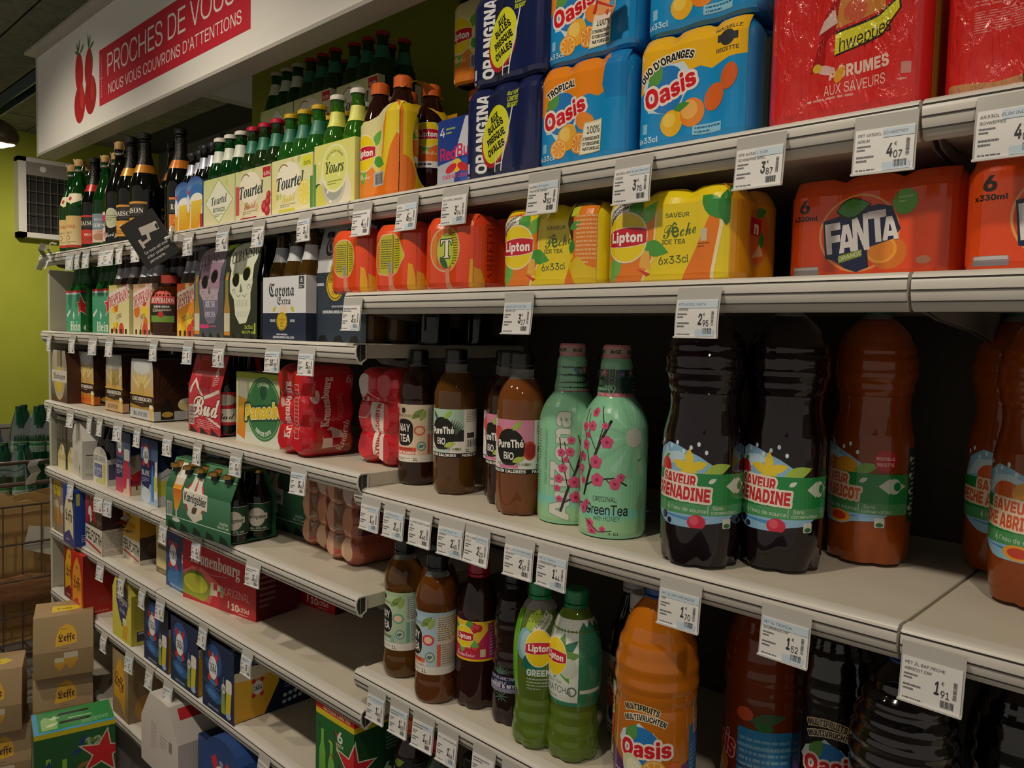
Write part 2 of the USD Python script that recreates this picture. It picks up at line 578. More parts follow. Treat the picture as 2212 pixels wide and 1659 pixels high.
part(t, "bulb", lathe([(0, -1.6), (4, -1.2), (6.8, 0.2), (6.8, 1.0), (0, 1.2)]), lamp_m)
part(t, "stem", tube([(0, 0, 0.14), (0, 0, 0.19)], 0.012, 8), mat("#333", 0.4))

# the grilled unit on the green wall
t = thing("wall_heater", "white framed heater with a black wire grille high on the green wall", "heater", (-6.5, 0.74, 2.12))
wf = mat("#d9d6cc", 0.5)
part(t, "frame", cat(bx(0.0, 0.0, 0.0, 0.1, 0.05, 0.56), bx(0.0, 0.5, 0, 0.1, 0.55, 0.56), bx(0, 0, 0, 0.1, 0.55, 0.035), bx(0, 0, 0.53, 0.1, 0.55, 0.56)), wf)
part(t, "panel", bx(0.02, 0.05, 0.44, 0.085, 0.5, 0.53), mat("#8f8a80", 0.5))
part(t, "back", bx(0.0, 0.05, 0.035, 0.02, 0.5, 0.44), mat("#17150f", 0.6))
for i in range(10):
    part(t, "grille_wire", tube([(0.075, 0.075 + i * 0.045, 0.035), (0.075, 0.075 + i * 0.045, 0.44)], 0.0022, 4), mat("#6a655c", 0.4))
for i in range(5):
    part(t, "grille_wire", tube([(0.078, 0.05, 0.09 + i * 0.08), (0.078, 0.5, 0.09 + i * 0.08)], 0.0022, 4), mat("#6a655c", 0.4))
part(t, "badge", lathe([(0, 0), (2.2, 0), (2.0, 0.4), (0, 0.5)], 16).apply_transform(trimesh.transformations.rotation_matrix(math.pi / 2, [0, 1, 0])).apply_translation([0.085, 0.16, 0.49]), mat("#e8e3dc", 0.4))

# ------------------------------------------------------------------ the banner over the beer
t = thing("hanging_banner", "long white overhead banner with two red peppers and a red text block", "banner", (-3.2, 0.0, 2.095))
BW = 280.0
part(t, "panel", bx(0, 0.0, 0.008, 2.8, 0.05, 0.352, 0.002), mat("#efece4", 0.6))
part(t, "edge_strip", bx(0, -0.006, 0.0, 2.8, 0.056, 0.0085), mat("#b9b6ae", 0.4))
part(t, "edge_strip", bx(-0.006, -0.004, 0.0, 0.001, 0.054, 0.354), mat("#cfccc4", 0.4))
part(t, "edge_strip", bx(-0.006, -0.04, 0.345, 2.8, 0.056, 0.354), mat("#b9b6ae", 0.4))
a = Art(BW, 35.2)
for g, c in ((ell(43.5, 10.5, 5.0, 5.9), "#b71d1f"), (ell(43.2, 20.3, 3.6, 6.2, 6), "#c3222a"), (ell(53.3, 11.6, 5.0, 5.9), "#ab1a1c"), (ell(51.8, 20.2, 3.5, 5.6, -8), "#b9202a"), (ell(45.6, 12.5, 1.6, 4.0), "#cf3a34"), (ell(55, 13, 1.5, 3.6), "#c4302c")):
    a.add(g, c)
for x, y, r in ((42.5, 26.5, 70), (43, 26, 120), (43.5, 26, 160), (44, 26, 30), (52, 26, 100), (52.5, 25.5, 20), (51.5, 25.5, 60), (53.4, 25, -60)):
    a.add(leaf(x, y, 4.6, 1.1, r), "#4f7a3a")
a.add(rr(61, 6.6, 154, 23), "#cf2338")
for i in range(17):
    a.add(ell(62.6 + 0.9 * (0.3 if i % 8 == 4 else 0), 9.2 + i * 0.75, 0.22), "#f3d9d5")
for i in (-1, 1):
    a.add(ell(62.7 + i * 0.8, 14.6, 0.22), "#f3d9d5")
a.txt("PROCHES DE VOUS", 67, 17.4, 6.0, "#fbefe8", "light", w=80, anchor="l", fat=0.1)
a.txt("NOUS VOUS COUVRONS D'ATTENTIONS", 68, 10.4, 3.0, "#fbefe8", "reg", w=82, anchor="l")
lay(t, "banner_print", a, lambda u, v, e: np.stack([u, np.zeros_like(u) - e, v], 1), PAPER)

# ------------------------------------------------------------------ the shelving
SHELF = mat("#c9c1b0", 0.5, 0.4, var=0.07, vscale=9)
RAIL = mat("#d3cfc6", 0.38, 0.5, var=0.04, vscale=14)
GROOVE = mat("#2b2722", 0.6)
STEEL = mat("#77726a", 0.45, 0.4, metal=0.3)
BACK = mat("#4b463c", 0.7, 0.3)
RP = [(0.022, 0.0008), (0.004, 0.0008), (-0.0012, -0.0035), (-0.003, -0.012), (-0.0025, -0.022), (0.0008, -0.031), (0.006, -0.038), (0.012, -0.040), (0.012, -0.036), (0.022, -0.03)]


def shelf(label, x0, x1, y0, z, depth=0.47, cap_left=False, cap_right=False, bracket="r"):
    t = thing("shelf", label, "shelf", ((x0 + x1) / 2, y0, z))
    w = (x1 - x0) / 2 - 0.001
    part(t, "board", bx(-w, 0.02, -0.028, w, depth - y0, 0.0, 0.0012), SHELF)
    part(t, "price_rail", prism(RP, -w, w, "x"), RAIL, smooth=50)
    for zz, yy in ((-0.0062, -0.0022), (-0.0185, -0.0034), (-0.030, 0.0)):
        part(t, "groove", bx(-w, yy - 0.0004, zz - 0.0007, w, yy + 0.002, zz + 0.0007), GROOVE)
    for s, on in ((-1, cap_left), (1, cap_right)):
        if on:
            o = Polygon(RP).buffer(0.0005)
            part(t, "end_cap", prism(o.difference(Polygon(RP).buffer(-0.0022)), *sorted((s * w, s * (w + 0.003))), "x"), RAIL)
            part(t, "end_hollow", prism(Polygon(RP).buffer(-0.0022).difference(LineString([(0.009, -0.04), (0.009, 0.01)]).buffer(0.0011)), *sorted((s * w, s * (w + 0.0012))), "x"), mat("#2a2824", 0.7))
    pl = Polygon([(0.03, -0.002), (0.035, -0.018), (0.06, -0.038), (0.11, -0.046), (0.25, -0.056), (0.45, -0.085), (0.45, -0.002)])
    pl = pl.difference(ell(0.066, -0.024, 0.004)).difference(rr(0.09, -0.033, 0.125, -0.018, 0.006))
    for s in (-1, 1):
        part(t, "bracket", prism(pl, *sorted((s * w - s * 0.0005, s * w - s * 0.003)), "x"), STEEL)
    return t


SX = dict(A=(-3.2, -2.252), B=(-2.25, -1.252), C=(-1.274, -0.273), D=(-0.271, 0.75))
LN = dict(A="far left bay", B="middle bay", C="soft drinks bay", D="cut-off right bay")
ZS = dict(L1=(1.749, 0.0), L2=(1.479, 0.004), L3=(1.228, 0.012), L4=(0.986, 0.012), L5=(0.755, 0.027), L6=(0.53, 0.027), L7=(0.27, 0.03), R1=(1.749, 0.0), R2=(1.575, -0.005), R3=(1.2, 0.022), R4=(0.833, 0.027), R5=(0.455, 0.03))
HOLD = dict(L1="sparkling cider and alcohol-free beer", L2="tequila-flavoured beer and skull sleeves", L3="brown abbey beer cartons and red can packs", L4="green ten-pack and pink can packs", L5="red ten-pack carton", L6="navy blue beer cartons", L7="bottom row of beer",
            R1="blue and orange fruit drink cans", R2="yellow and orange can packs", R3="mint green tea and grenadine bottles", R4="multifruit and iced tea bottles", R5="bottom row of iced tea")
for k in ("L1", "L2", "L3", "L4", "L5", "L6", "L7"):
    z, y = ZS[k]
    x1 = -1.278 if k == "L1" else SX["B"][1]
    shelf("grey-white metal shelf holding the %s, %s" % (HOLD[k], LN["A"]), *SX["A"], y, z, cap_left=True)
    shelf("grey-white metal shelf holding the %s, %s" % (HOLD[k], LN["B"]), SX["B"][0], x1, y, z, cap_right=k != "L1")
for k in ("R1", "R2", "R3", "R4", "R5"):
    z, y = ZS[k]
    shelf("grey-white metal shelf holding the %s, %s" % (HOLD[k], LN["C"]), *SX["C"], y, z, cap_left=k != "R1")
    shelf("grey-white metal shelf holding the %s, %s" % (HOLD[k], LN["D"]), *SX["D"], y, z)

BN = ["far left bay", "middle bay", "soft drinks bay", "cut-off right bay"]
for i, (x0, x1, zt) in enumerate([(-3.2, -2.252, 2.0), (-2.25, -1.264, 2.0), (-1.262, -0.273, 1.78), (-0.271, 0.75, 1.78)]):
    t = thing("steel_panel", "dark steel back panel behind the goods of the %s" % BN[i], "panel", (x0, 0.485, 0.05))
    part(t, "back_panel", bx(0.02, 0.0, 0.0, x1 - x0 - 0.02, 0.01, zt - 0.05), BACK)
    part(t, "top_rail", bx(0.02, -0.004, zt - 0.06, x1 - x0 - 0.02, 0.014, zt - 0.05), STEEL)
for x, lab in ((-3.19, "far left end of the shelving"), (-2.251, "seam between the far left and middle bays"), (-1.263, "seam between the beer and the soft drinks"), (-0.272, "seam beside the orange-cap gap on the right"), (0.74, "right end outside the frame")):
    t = thing("shelf_upright", "slotted dark steel upright at the %s" % lab, "upright", (x, 0.49, 0.0))
    part(t, "post", bx(-0.015, -0.015, 0.0, 0.015, 0.02, 1.8), STEEL)
    for k in range(3):
        part(t, "slot", bx(-0.004, -0.0158, 0.5 + 0.4 * k, 0.004, -0.0152, 0.53 + 0.4 * k), GROOVE)
t = thing("kick_plate", "grey kick plate along the floor under the bottom shelves", "panel", (-3.2, 0.06, 0.0))
part(t, "plate", bx(0, 0.03, 0.0, 3.95, 0.042, 0.2), mat("#6d6a64", 0.5))
t = thing("end_panel", "pale grey-green end panel closing the shelving at the far left", "panel", (-3.222, 0.0, 0.0))
part(t, "panel", bx(0, 0.03, 0.0, 0.018, 0.47, 1.70, 0.002), mat("#bdbba6", 0.55))

# ------------------------------------------------------------------ price tickets in clear holders
CLEAR = usdkit.material(stage, "/World/Looks/clear_plastic", {"t": ("transparent_bsdf", {"color": (0.93, 0.93, 0.92)}), "g": ("glossy_bsdf", {"color": (1, 1, 1), "roughness": 0.12}), "d": ("diffuse_bsdf", {"color": (0.7, 0.7, 0.7)}), "f": ("fresnel", {"IOR": 1.5}), "m": ("mix_closure", {}), "k": ("mix_closure", {"fac": 0.16})}, [("f.fac", "m.fac"), ("t.BSDF", "m.closure1"), ("g.BSDF", "m.closure2"), ("m.closure", "k.closure1"), ("d.BSDF", "k.closure2")], surface="k.closure")
CARDW = mat("#e4e3e0", 0.45)
HOLDER = mat("#b9b7b1", 0.2, coat=0.5)


def sheet(w, pts, th=0.0006):
    """A strip w wide bent along the (y, z) points, th thick."""
    p = np.array(pts, float)
    d = np.gradient(p, axis=0)
    n = np.stack([-d[:, 1], d[:, 0]], 1)
    n /= np.linalg.norm(n, axis=1, keepdims=True)
    q = np.vstack([p + n * th / 2, (p - n * th / 2)[::-1]])
    return prism(q, -w / 2, w / 2, "x")


def ticket(shelf_k, x, label, big="", small="", head=(), w=0.056, h=0.044, bow=0.0, rz=0.0, drop=0.006, seed=1):
    z, y = ZS[shelf_k]
    t = thing("price_ticket", label, "price ticket", (x, y - 0.0055, z - drop), rz)
    s = np.linspace(0, 1, 7)
    curve = [(-0.001 - bow * 4 * k * (1 - k) * 0.5 - 0.006 * k, 0.0 - (h + 0.016) * k) for k in s]
    part(t, "holder", sheet(w + 0.004, [(a + 0.0012, b) for a, b in curve], 0.0005), HOLDER)
    part(t, "lower_lip", bx(-w / 2 - 0.002, curve[-1][0] - 0.0022, curve[-1][1] - 0.001, w / 2 + 0.002, curve[-1][0] + 0.001, curve[-1][1] + 0.0012), mat("#d8d8d6", 0.25))
    cz = np.array(curve)
    card = [c for c in curve if c[1] < -0.012]
    lo = (h + 0.016)
    part(t, "card", sheet(w, [(float(np.interp(-q, -cz[:, 1], cz[:, 0])), q) for q in np.linspace(-0.0145, -lo + 0.001, 6)], 0.0005), CARDW)
    W, H = w * 100, h * 100
    a = Art(W, H)
    rn = random.Random(seed)
    if rn.random() < 0.6:
        a.add(rr(W * rn.uniform(0.0, 0.5), H * 0.80, W, H), "#c6d6e2")
    if rn.random() < 0.4:
        a.add(rr(W * 0.5, 0.2, W * 0.95, H * 0.22), "#c3d5e3")
    for i, ln in enumerate(head):
        a.txt(ln, 0.25, H * (0.90 - 0.135 * i), 0.30, "#55575c", "reg", w=min(0.245 * len(ln), W * 0.93), anchor="l", shear=0.1)
    if not head:
        a.lines(0.25, H * 0.76, W * 0.8, H * 0.95, 2, "#7d7f84", seed)
    a.lines(0.25, H * 0.52, W * 0.28, H * 0.68, 2, "#6d6f74", seed + 1)
    a.lines(0.25, H * 0.26, W * 0.34, H * 0.44, 2, "#6d6f74", seed + 2)
    a.lines(0.25, H * 0.06, W * 0.6, H * 0.12, 1, "#6d6f74", seed + 3)
    a.bars(W * 0.87, H * 0.34, W * 0.93, H * 0.74, "#77797e", 12, seed, across=True)
    a.bars(W * 0.68, H * 0.10, W * 0.90, H * 0.26, "#4a4c50", 11, seed)
    if big:
        bw = 0.62 * len(big)
        a.txt(big, W * 0.60, H * 0.50, 1.35, "#2c2e33", "bold", w=bw, shear=0.06, anchor="r" if len(big) > 1 else "c")
        a.txt(small, W * 0.745, H * 0.39, 0.72, "#2c2e33", "reg", w=0.92)
        a.txt("€", W * 0.70, H * 0.63, 0.34, "#2c2e33", "reg")

    def fn(u, v, e):
        zz = v - lo
        yy = np.interp(-zz, -cz[:, 1], cz[:, 0])
        return np.stack([u - w / 2, yy - 0.0006 - e, zz], 1)
    lay(t, "card_print", a, fn, PAPER, maxedge=9, vl=[H * k / 5 for k in range(6)])
    return t

# ------------------------------------------------------------------ builders of goods
RED, WHITE, NAVY, CREAM, BLACK = "#cf1f2a", "#f2efe8", "#15244f", "#ece3c4", "#1a1816"
GREENGLASS = mat("#1d6b2b", 0.05, 0.6, trans=0.75, ior=1.45)
DARKGLASS = mat("#0c0d0a", 0.06, 0.6)
BROWNGLASS = mat("#2a1206", 0.05, 0.6, trans=0.35)
CLEARBEER = mat("#b98a35", 0.05, 0.5, trans=0.8, ior=1.4)
BEER = [(0, 0), (2.7, 0), (3.0, 0.5), (3.0, 12.2), (2.75, 14), (1.75, 16.4), (1.4, 18.2), (1.3, 20.6), (1.5, 20.8), (1.5, 21.5), (0, 21.5)]
BCAP = [(1.3, 20.9), (1.68, 20.9), (1.62, 21.7), (1.2, 22.0), (0, 22.05)]


def at(m, x=0, y=0, z=0):
    m = m.copy()
    m.apply_translation([x, y, z])
    return m


def pack_bottle(t, x, y, m, capm, z=0.0, prof=BEER, cap=BCAP, k=1.0, collar=None, ch=(15.6, 18.6)):
    kr = min(k, 1.0)
    P = [(r * kr, zz * k) for r, zz in prof]
    b = part(t, "bottle", at(lathe(P, 16), x, y, z), m, smooth=60)
    part(b, "cap", at(lathe([(r * kr, zz * k) for r, zz in cap], 16), x, y, z), capm)
    if collar:
        f = prof_r(P)
        zz = np.linspace(ch[0] * k, ch[1] * k, 4)
        part(b, "neck_label", at(lathe([(float(f(q / 100)) * 100 + 0.06, q) for q in zz], 16), x, y, z), collar)
    return b


def carton(t, w, d, h, c, front=None, side=None, top=None, rough=0.42, name="carton", m=CARD, ch=0.002):
    """A plain box; the art is in cm of each face."""
    part(t, name, bx(-w / 2, 0, 0, w / 2, d, h, ch), mat(c, rough), smooth=False)
    if front:
        lay(t, "front_print", front, on_front(w), m)
    if side:
        lay(t, "side_print", side, on_right(w, d), m)
    if top:
        lay(t, "top_print", top, on_top(w, h), m)


def house(t, w, d, h, c, hv, wt, front=None, side=None, rough=0.42, along="y", top=None):
    """A carton straight up to hv that narrows to wt at the top, front to back (along y)."""
    s = [(-w / 2, 0), (w / 2, 0), (w / 2, hv), (wt / 2, h), (-wt / 2, h), (-w / 2, hv)]
    part(t, "carton", prism(s, 0, d, "y"), mat(c, rough), smooth=False)
    if front:
        front.clip = Polygon([((x + w / 2) * 100, z * 100) for x, z in s]).buffer(-0.02)
        front.L = [(g.intersection(front.clip), a, b) for g, a, b in front.L if g.intersects(front.clip)]
        lay(t, "front_print", front, on_front(w))
    if side:
        L = math.hypot(h - hv, (w - wt) / 2)

        def fn(u, v, e):
            k = np.clip((v - hv) / L, 0, 1)
            return np.stack([w / 2 - k * (w - wt) / 2 + e, u, np.where(v < hv, v, hv + k * (h - hv)) + np.where(v > hv, e * 0.5, 0)], 1)
        lay(t, "side_print", side, fn, maxedge=None)
    if top:
        lay(t, "top_print", top, on_top(wt, h))


def split_fold(art, v):
    """Cuts the art along a fold so that no triangle bridges it."""
    lo, hi = sbox(-9, -9, art.w + 9, v), sbox(-9, v, art.w + 9, art.h + 9)
    art.L = [(p, a, b) for g, a, b in art.L for p in (g.intersection(lo), g.intersection(hi)) if not p.is_empty]
    return art


def sleeve(t, w, d, h, c, hv, dt, front, holes=3, eyes=(), rough=0.4):
    """A card sleeve over bottles, open at its ends: upright to hv, then leaning back to dt deep at the top."""
    s = [(0, 0.006), (0, hv), ((d - dt) / 2, h), (d - (d - dt) / 2, h), (d, hv), (d, 0.006)]
    ring = Polygon(s).difference(Polygon(s).buffer(-0.0014, join_style="mitre"))
    part(t, "card_sleeve", prism(ring, -w / 2, w / 2, "x"), mat(c, rough), smooth=False)
    L = math.hypot(h - hv, (d - dt) / 2)

    def fn(u, v, e):
        k = np.clip((v - hv) / L, 0, 1)
        return np.stack([u - w / 2, k * (d - dt) / 2 - e, np.where(v < hv, v, hv + k * (h - hv)) + np.where(v > hv, e * 0.4, 0)], 1)
    lay(t, "front_print", split_fold(front, hv * 100), fn)
    return fn


def basket(t, w, d, hf, hs, c, front=None, side=None, m=CARD):
    """An open carrier: low card walls, a taller middle handle."""
    k = 0.0012
    wall = cat(bx(-w / 2, 0, 0, w / 2, k, hf), bx(-w / 2, d - k, 0, w / 2, d, hf), bx(-w / 2, k, 0, -w / 2 + k, d - k, hf), bx(w / 2 - k, k, 0, w / 2, d - k, hf), bx(-w / 2, 0, 0, w / 2, d, k))
    part(t, "carrier", wall, mat(c, 0.45), smooth=False)
    part(t, "handle", bx(-w / 2 + k, d / 2 - k, 0.002, w / 2 - k, d / 2 + k, hs), mat(c, 0.45), smooth=False)
    if front:
        lay(t, "front_print", front, on_front(w), m)
    if side:
        lay(t, "side_print", side, on_right(w, d), m)


class Lobed:
    """Cans in shrink film: a rounded block rippled by nx by ny cans of radius r, dipping between the can tops."""

    def __init__(s, nx, ny, r, h, A=0.004, D=0.010, k=0.92):
        s.nx, s.ny, s.r, s.h, s.A, s.D = nx, ny, r, h, A, D
        s.w, s.d, s.rc = nx * 2 * r, ny * 2 * r, r * k
        s.lev = np.array([(0, 0.007), (0.004, 0.002), (0.011, 0), (h * 0.35, 0), (h * 0.7, 0), (h - 0.020, 0), (h - 0.011, 0.0035), (h - 0.004, 0.009), (h, 0.0125)])

    def rip(s, q, L):
        a = s.A * (0.5 + 0.5 * np.cos(2 * np.pi * q / (2 * s.r)))
        e = np.minimum(q, L - q)
        return a * np.clip((e - s.rc * 0.7) / (s.r * 0.6), 0, 1)

    def edge(s, q, L):
        e = np.clip(np.minimum(q, L - q), 0, s.rc)
        return s.rc - np.sqrt(np.maximum(s.rc ** 2 - (s.rc - e) ** 2, 0)) + s.rip(q, L)

    def dip(s, x, y):
        i = np.clip(np.round((x + s.w / 2 - s.r) / (2 * s.r)), 0, s.nx - 1)
        j = np.clip(np.round((y - s.r) / (2 * s.r)), 0, s.ny - 1)
        q = np.hypot(x + s.w / 2 - s.r - i * 2 * s.r, y - s.r - j * 2 * s.r) / s.r
        return s.D * np.clip((q - 0.80) / 0.5, 0, 1) ** 1.3

    def outline(s):
        P, N = [], []
        for L, x0, y0, dx, dy in ((s.w, -s.w / 2, 0, 1, 0), (s.d, s.w / 2, 0, 0, 1), (s.w, s.w / 2, s.d, -1, 0), (s.d, -s.w / 2, s.d, 0, -1)):
            a = np.linspace(0.12, 1, 5)[:-1] * np.pi / 4
            q = np.concatenate([s.rc * (1 - np.cos(np.linspace(np.pi / 4, np.pi / 2, 6))), np.linspace(s.rc, L - s.rc, int(14 * L / s.r / 2))[1:-1], L - s.rc * (1 - np.cos(np.linspace(np.pi / 2, np.pi / 4, 6)))])
            q = q[(q > s.rc * 0.29) & (q < L - s.rc * 0.29)]
            e = s.edge(q, L)
            for qq, ee in zip(q, e):
                P.append((x0 + dx * qq - dy * ee, y0 + dy * qq + dx * ee))
        P = np.array(P)
        T = np.roll(P, -1, 0) - np.roll(P, 1, 0)
        N = np.stack([-T[:, 1], T[:, 0]], 1)
        N /= np.linalg.norm(N, axis=1, keepdims=True) + 1e-9
        return P, N

    def mesh(s):
        P, N = s.outline()
        n, V = len(P), []
        for z, i in s.lev:
            Q = P + N * i
            zz = z - s.dip(Q[:, 0], Q[:, 1]) * np.clip((z - (s.h - 0.022)) / 0.022, 0, 1)
            V.append(np.column_stack([Q, zz]))
        c = np.array([0, s.d / 2])
        for k in (0.88, 0.74, 0.6, 0.45, 0.3, 0.15):
            Q = c + (P + N * 0.0125 - c) * k
            V.append(np.column_stack([Q, s.h - 0.0015 - s.dip(Q[:, 0], Q[:, 1])]))
        m = len(V)
        V = np.vstack(V + [[(0, s.d / 2, s.h - s.dip(np.array([0.0]), np.array([s.d / 2]))[0])], [(0, s.d / 2, 0)]])
        F = []
        for a in range(m - 1):
            i = np.arange(n)
            j = (i + 1) % n
            F += [np.stack([a * n + i, a * n + j, (a + 1) * n + j], 1), np.stack([a * n + i, (a + 1) * n + j, (a + 1) * n + i], 1)]
        i = np.arange(n)
        j = (i + 1) % n
        F += [np.stack([(m - 1) * n + i, (m - 1) * n + j, np.full(n, m * n)], 1), np.stack([j, i, np.full(n, m * n + 1)], 1)]
        return V, np.vstack(F)

    def front(s, side=False):
        L = s.d if side else s.w

        def fn(u, v, e):
            q = np.clip(u, s.rc * 0.3, L - s.rc * 0.3)
            ins = np.interp(v, s.lev[:, 0], s.lev[:, 1])
            y = s.edge(q, L) + ins - e * 1.3 - 0.0002
            k = np.clip((v - (s.h - 0.022)) / 0.022, 0, 1)
            if side:
                return np.stack([s.w / 2 - y, q, v - s.dip(s.w / 2 - y, q) * k], 1)
            return np.stack([q - s.w / 2, y, v - s.dip(q - s.w / 2, y) * k], 1)
        return fn


def can_pack(t, lob, c, front=None, side=None, film=FILM, tops=None):
    (v, f) = lob.mesh()
    ink = np.tile(lin(c), (len(v), 1))
    tm = trimesh.Trimesh(v, f, process=False)
    path = part(t, "film_wrap", tm, mat(c, 0.2, 0.5, bump=0.05, bscale=30, coat=0.5), smooth=60)
    if front:
        lay(t, "front_print", front, lob.front(), film, maxedge=0.5, vl=lob.lev[:, 0] * 100)
    if side:
        lay(t, "side_print", side, lob.front(True), film, maxedge=0.5, vl=lob.lev[:, 0] * 100)


def orange_fruit(a, x, y, r, c="#f08a1e", hi="#f7b04a"):
    a.add(ell(x, y, r), c)
    a.add(ell(x - r * 0.25, y + r * 0.25, r * 0.55), hi)


def slice_(a, x, y, r, c="#f29a26", rim="#fbe0a0", n=8):
    a.add(ell(x, y, r), c)
    a.add(ell(x, y, r * 0.86), rim)
    for i in range(n):
        g = Polygon([(0, 0)] + [(r * 0.78 * math.cos(q), r * 0.78 * math.sin(q)) for q in np.linspace(2 * math.pi * i / n + 0.08, 2 * math.pi * (i + 1) / n - 0.08, 4)])
        a.add(affinity.translate(g, x, y), c)


def glass_beer(a, x, y, w, h, c="#eab92a", foam="#f6efd8", c2=None, taper=0.7):
    a.add(Polygon([(x - w / 2 * taper, y), (x + w / 2 * taper, y), (x + w / 2, y + h * 0.78), (x - w / 2, y + h * 0.78)]), c, c2)
    a.add(rr(x - w / 2, y + h * 0.74, x + w / 2, y + h, w * 0.18), foam)


def splash(a, cx, cy, r, c, seed, n=15, amp=0.25):
    rn = random.Random(seed)
    a.add(Polygon([((r * (1 + rn.uniform(-amp, amp))) * math.cos(q) + cx, (r * (1 + rn.uniform(-amp, amp))) * math.sin(q) + cy) for q in np.linspace(0, 2 * math.pi, n, endpoint=False)]).buffer(r * 0.05), c)


def lipton(a, x, y, r, flag=True, sy=1.0, name="Lipton"):
    """The yellow disc with the red banner across it."""
    a.add(ell(x, y, r * 1.06, r * 1.06 * sy, q=8), "#f4ead0")
    a.add(ell(x, y, r, r * sy, q=8), "#f3d614")
    q = np.linspace(-1, 1, 9)
    up = [(x + k * r * 1.0, y + r * (0.42 - 0.14 * k * k + 0.05 * k)) for k in q]
    lo = [(x + k * r * 1.0, y - r * (0.40 - 0.10 * k * k - 0.05 * k)) for k in q[::-1]]
    a.add(Polygon(up + lo).buffer(r * 0.03), "#f6eedc")
    a.add(Polygon(up + lo), "#c9152a")
    a.txt(name, x, y + 0.02 * r, r * 0.46, "#f8f4ee", "black", w=1.62 * r)


def oasis_logo(a, x, y, s, rot=14, splash_seed=3, sub=None):
    splash(a, x, y - 0.05 * s, 1.08 * s, "#cfe3ee", splash_seed)
    a.add(ell(x, y, 0.92 * s, 0.98 * s, q=8), "#2a7cc4")
    a.add(leaf(x - 0.75 * s, y + 0.15 * s, 1.05 * s, 0.62 * s, 60), "#5c9a4a")
    a.txt("Oasis", x + 0.18 * s, y - 0.02 * s, 0.78 * s, "#d3202c", "black", w=2.5 * s, rot=rot, shear=0.08, out=("#f4e3da", 0.11 * s))
    if sub:
        a.txt(sub, x - 0.05 * s, y + 1.22 * s, 0.33 * s, "#2a2a2a", "black", w=0.215 * s * len(sub), rot=rot * 0.9, arc=2.2 * s, out=("#f3e7cf", 0.05 * s))


def lip_leaves(a, x, y, r, c1="#4f9f3e", c2="#6fb54a", spots=((150, 1.0), (35, 1.1), (-28, 1.2), (-100, 1.0), (-150, 1.1))):
    for i, (rot, k) in enumerate(spots):
        q = math.radians(rot)
        a.add(leaf(x + 0.75 * r * math.cos(q), y + 0.75 * r * math.sin(q), r * k, r * 0.62, rot + 8), (c1, c2)[i % 2])


# ------------------------------------------------------------------ top shelf, left: sparkling bottles
CORK = mat("#c79f63", 0.7)
FOIL = mat("#1d1b1a", 0.38, 0.5, metal=0.3, bump=0.5, bscale=180)
CHAMP = [(0, 0), (3.9, 0), (4.35, 0.6), (4.4, 2), (4.4, 14.5), (4.15, 17), (3.3, 20), (2.35, 22.6), (1.75, 25), (1.5, 27.5), (1.45, 30.0), (0, 30.0)]
zL1 = ZS["L1"][0]


def sparkling(label, x, y, k, glass, neck, band, lab, turn=0.0):
    t = thing("sparkling_bottle", label, "bottle", (x, y, zL1), turn)
    P = spline([(r * k, z * k) for r, z in CHAMP], 3)
    f = prof_r(P)
    part(t, "bottle", lathe(P, 28), glass, smooth=60)
    if neck == "cork":
        part(t, "cork", lathe([(1.35 * k, 29.3 * k), (1.75 * k, 29.6 * k), (1.7 * k, 31.4 * k), (1.2 * k, 32 * k), (0, 32.1 * k)], 18), CORK)
        part(t, "wire_cage", cat(*[tube([(1.9 * k / 100 * math.cos(q), 1.9 * k / 100 * math.sin(q), z * k / 100) for q, z in ((a0, 28.2), (a0 + 0.3, 30), (a0, 31.9))], 0.0006, 4) for a0 in (0, 1.57, 3.14, 4.71)], lathe([(1.62 * k, 27.6 * k), (1.85 * k, 27.8 * k), (1.85 * k, 28.3 * k), (1.6 * k, 28.4 * k)], 18)), mat("#c9c4b8", 0.25, metal=0.9))
    else:
        z0 = 22.3 * k
        zz = np.linspace(z0, 30.0 * k, 8)
        part(t, "foil", lathe([(float(f(q / 100)) * 100 + 0.07, q) for q in zz] + [(1.75 * k, 30.2 * k), (1.8 * k, 31.6 * k), (1.3 * k, 32 * k), (0, 32 * k)], 24), FOIL, smooth=50)
    if band:
        part(t, "shoulder_band", lathe([(float(f(q / 100)) * 100 + 0.11, q) for q in np.linspace(19.9 * k, 22.4 * k, 5)], 26), mat(band, 0.3, metal=0.2))
    for (w, h, z0, turn_, draw) in lab:
        a = Art(w, h)
        draw(a)
        lay(t, "label", a, around(lambda z: f(z), turn_, z0 / 100, w / 100), PAPER, maxedge=0.7, vl=[h * k / 6 for k in range(7)])
    return t


def cream_label(c="#e9cf95", foot="#c43a2c", name="BRUT"):
    def d(a):
        a.add(a.clip, "#e8d5a2", "#d9b76e").add(rr(0, 0, a.w, 0.9), foot)
        a.add(ell(a.w * 0.35, 3.2, 0.9), "#7a6a3f").add(ell(a.w * 0.35, 3.2, 0.65), "#e3cf98")
        a.txt("CIDRE", a.w * 0.42, 7.0, 1.1, "#b9602e", "serif")
        a.txt(name, a.w * 0.4, 4.9, 0.7, "#6b5a35", "serif").lines(a.w * 0.2, 1.2, a.w * 0.7, 2.2, 2, "#8a7a55")
    return d


def neck_label(a):
    a.add(Polygon([(0, 3.8), (a.w, 3.8), (a.w, 1.6), (a.w / 2, 0.1), (0, 1.6)]), "#ebe0bd").add(ell(a.w * 0.4, 2.0, 0.7), "#b03a2a")


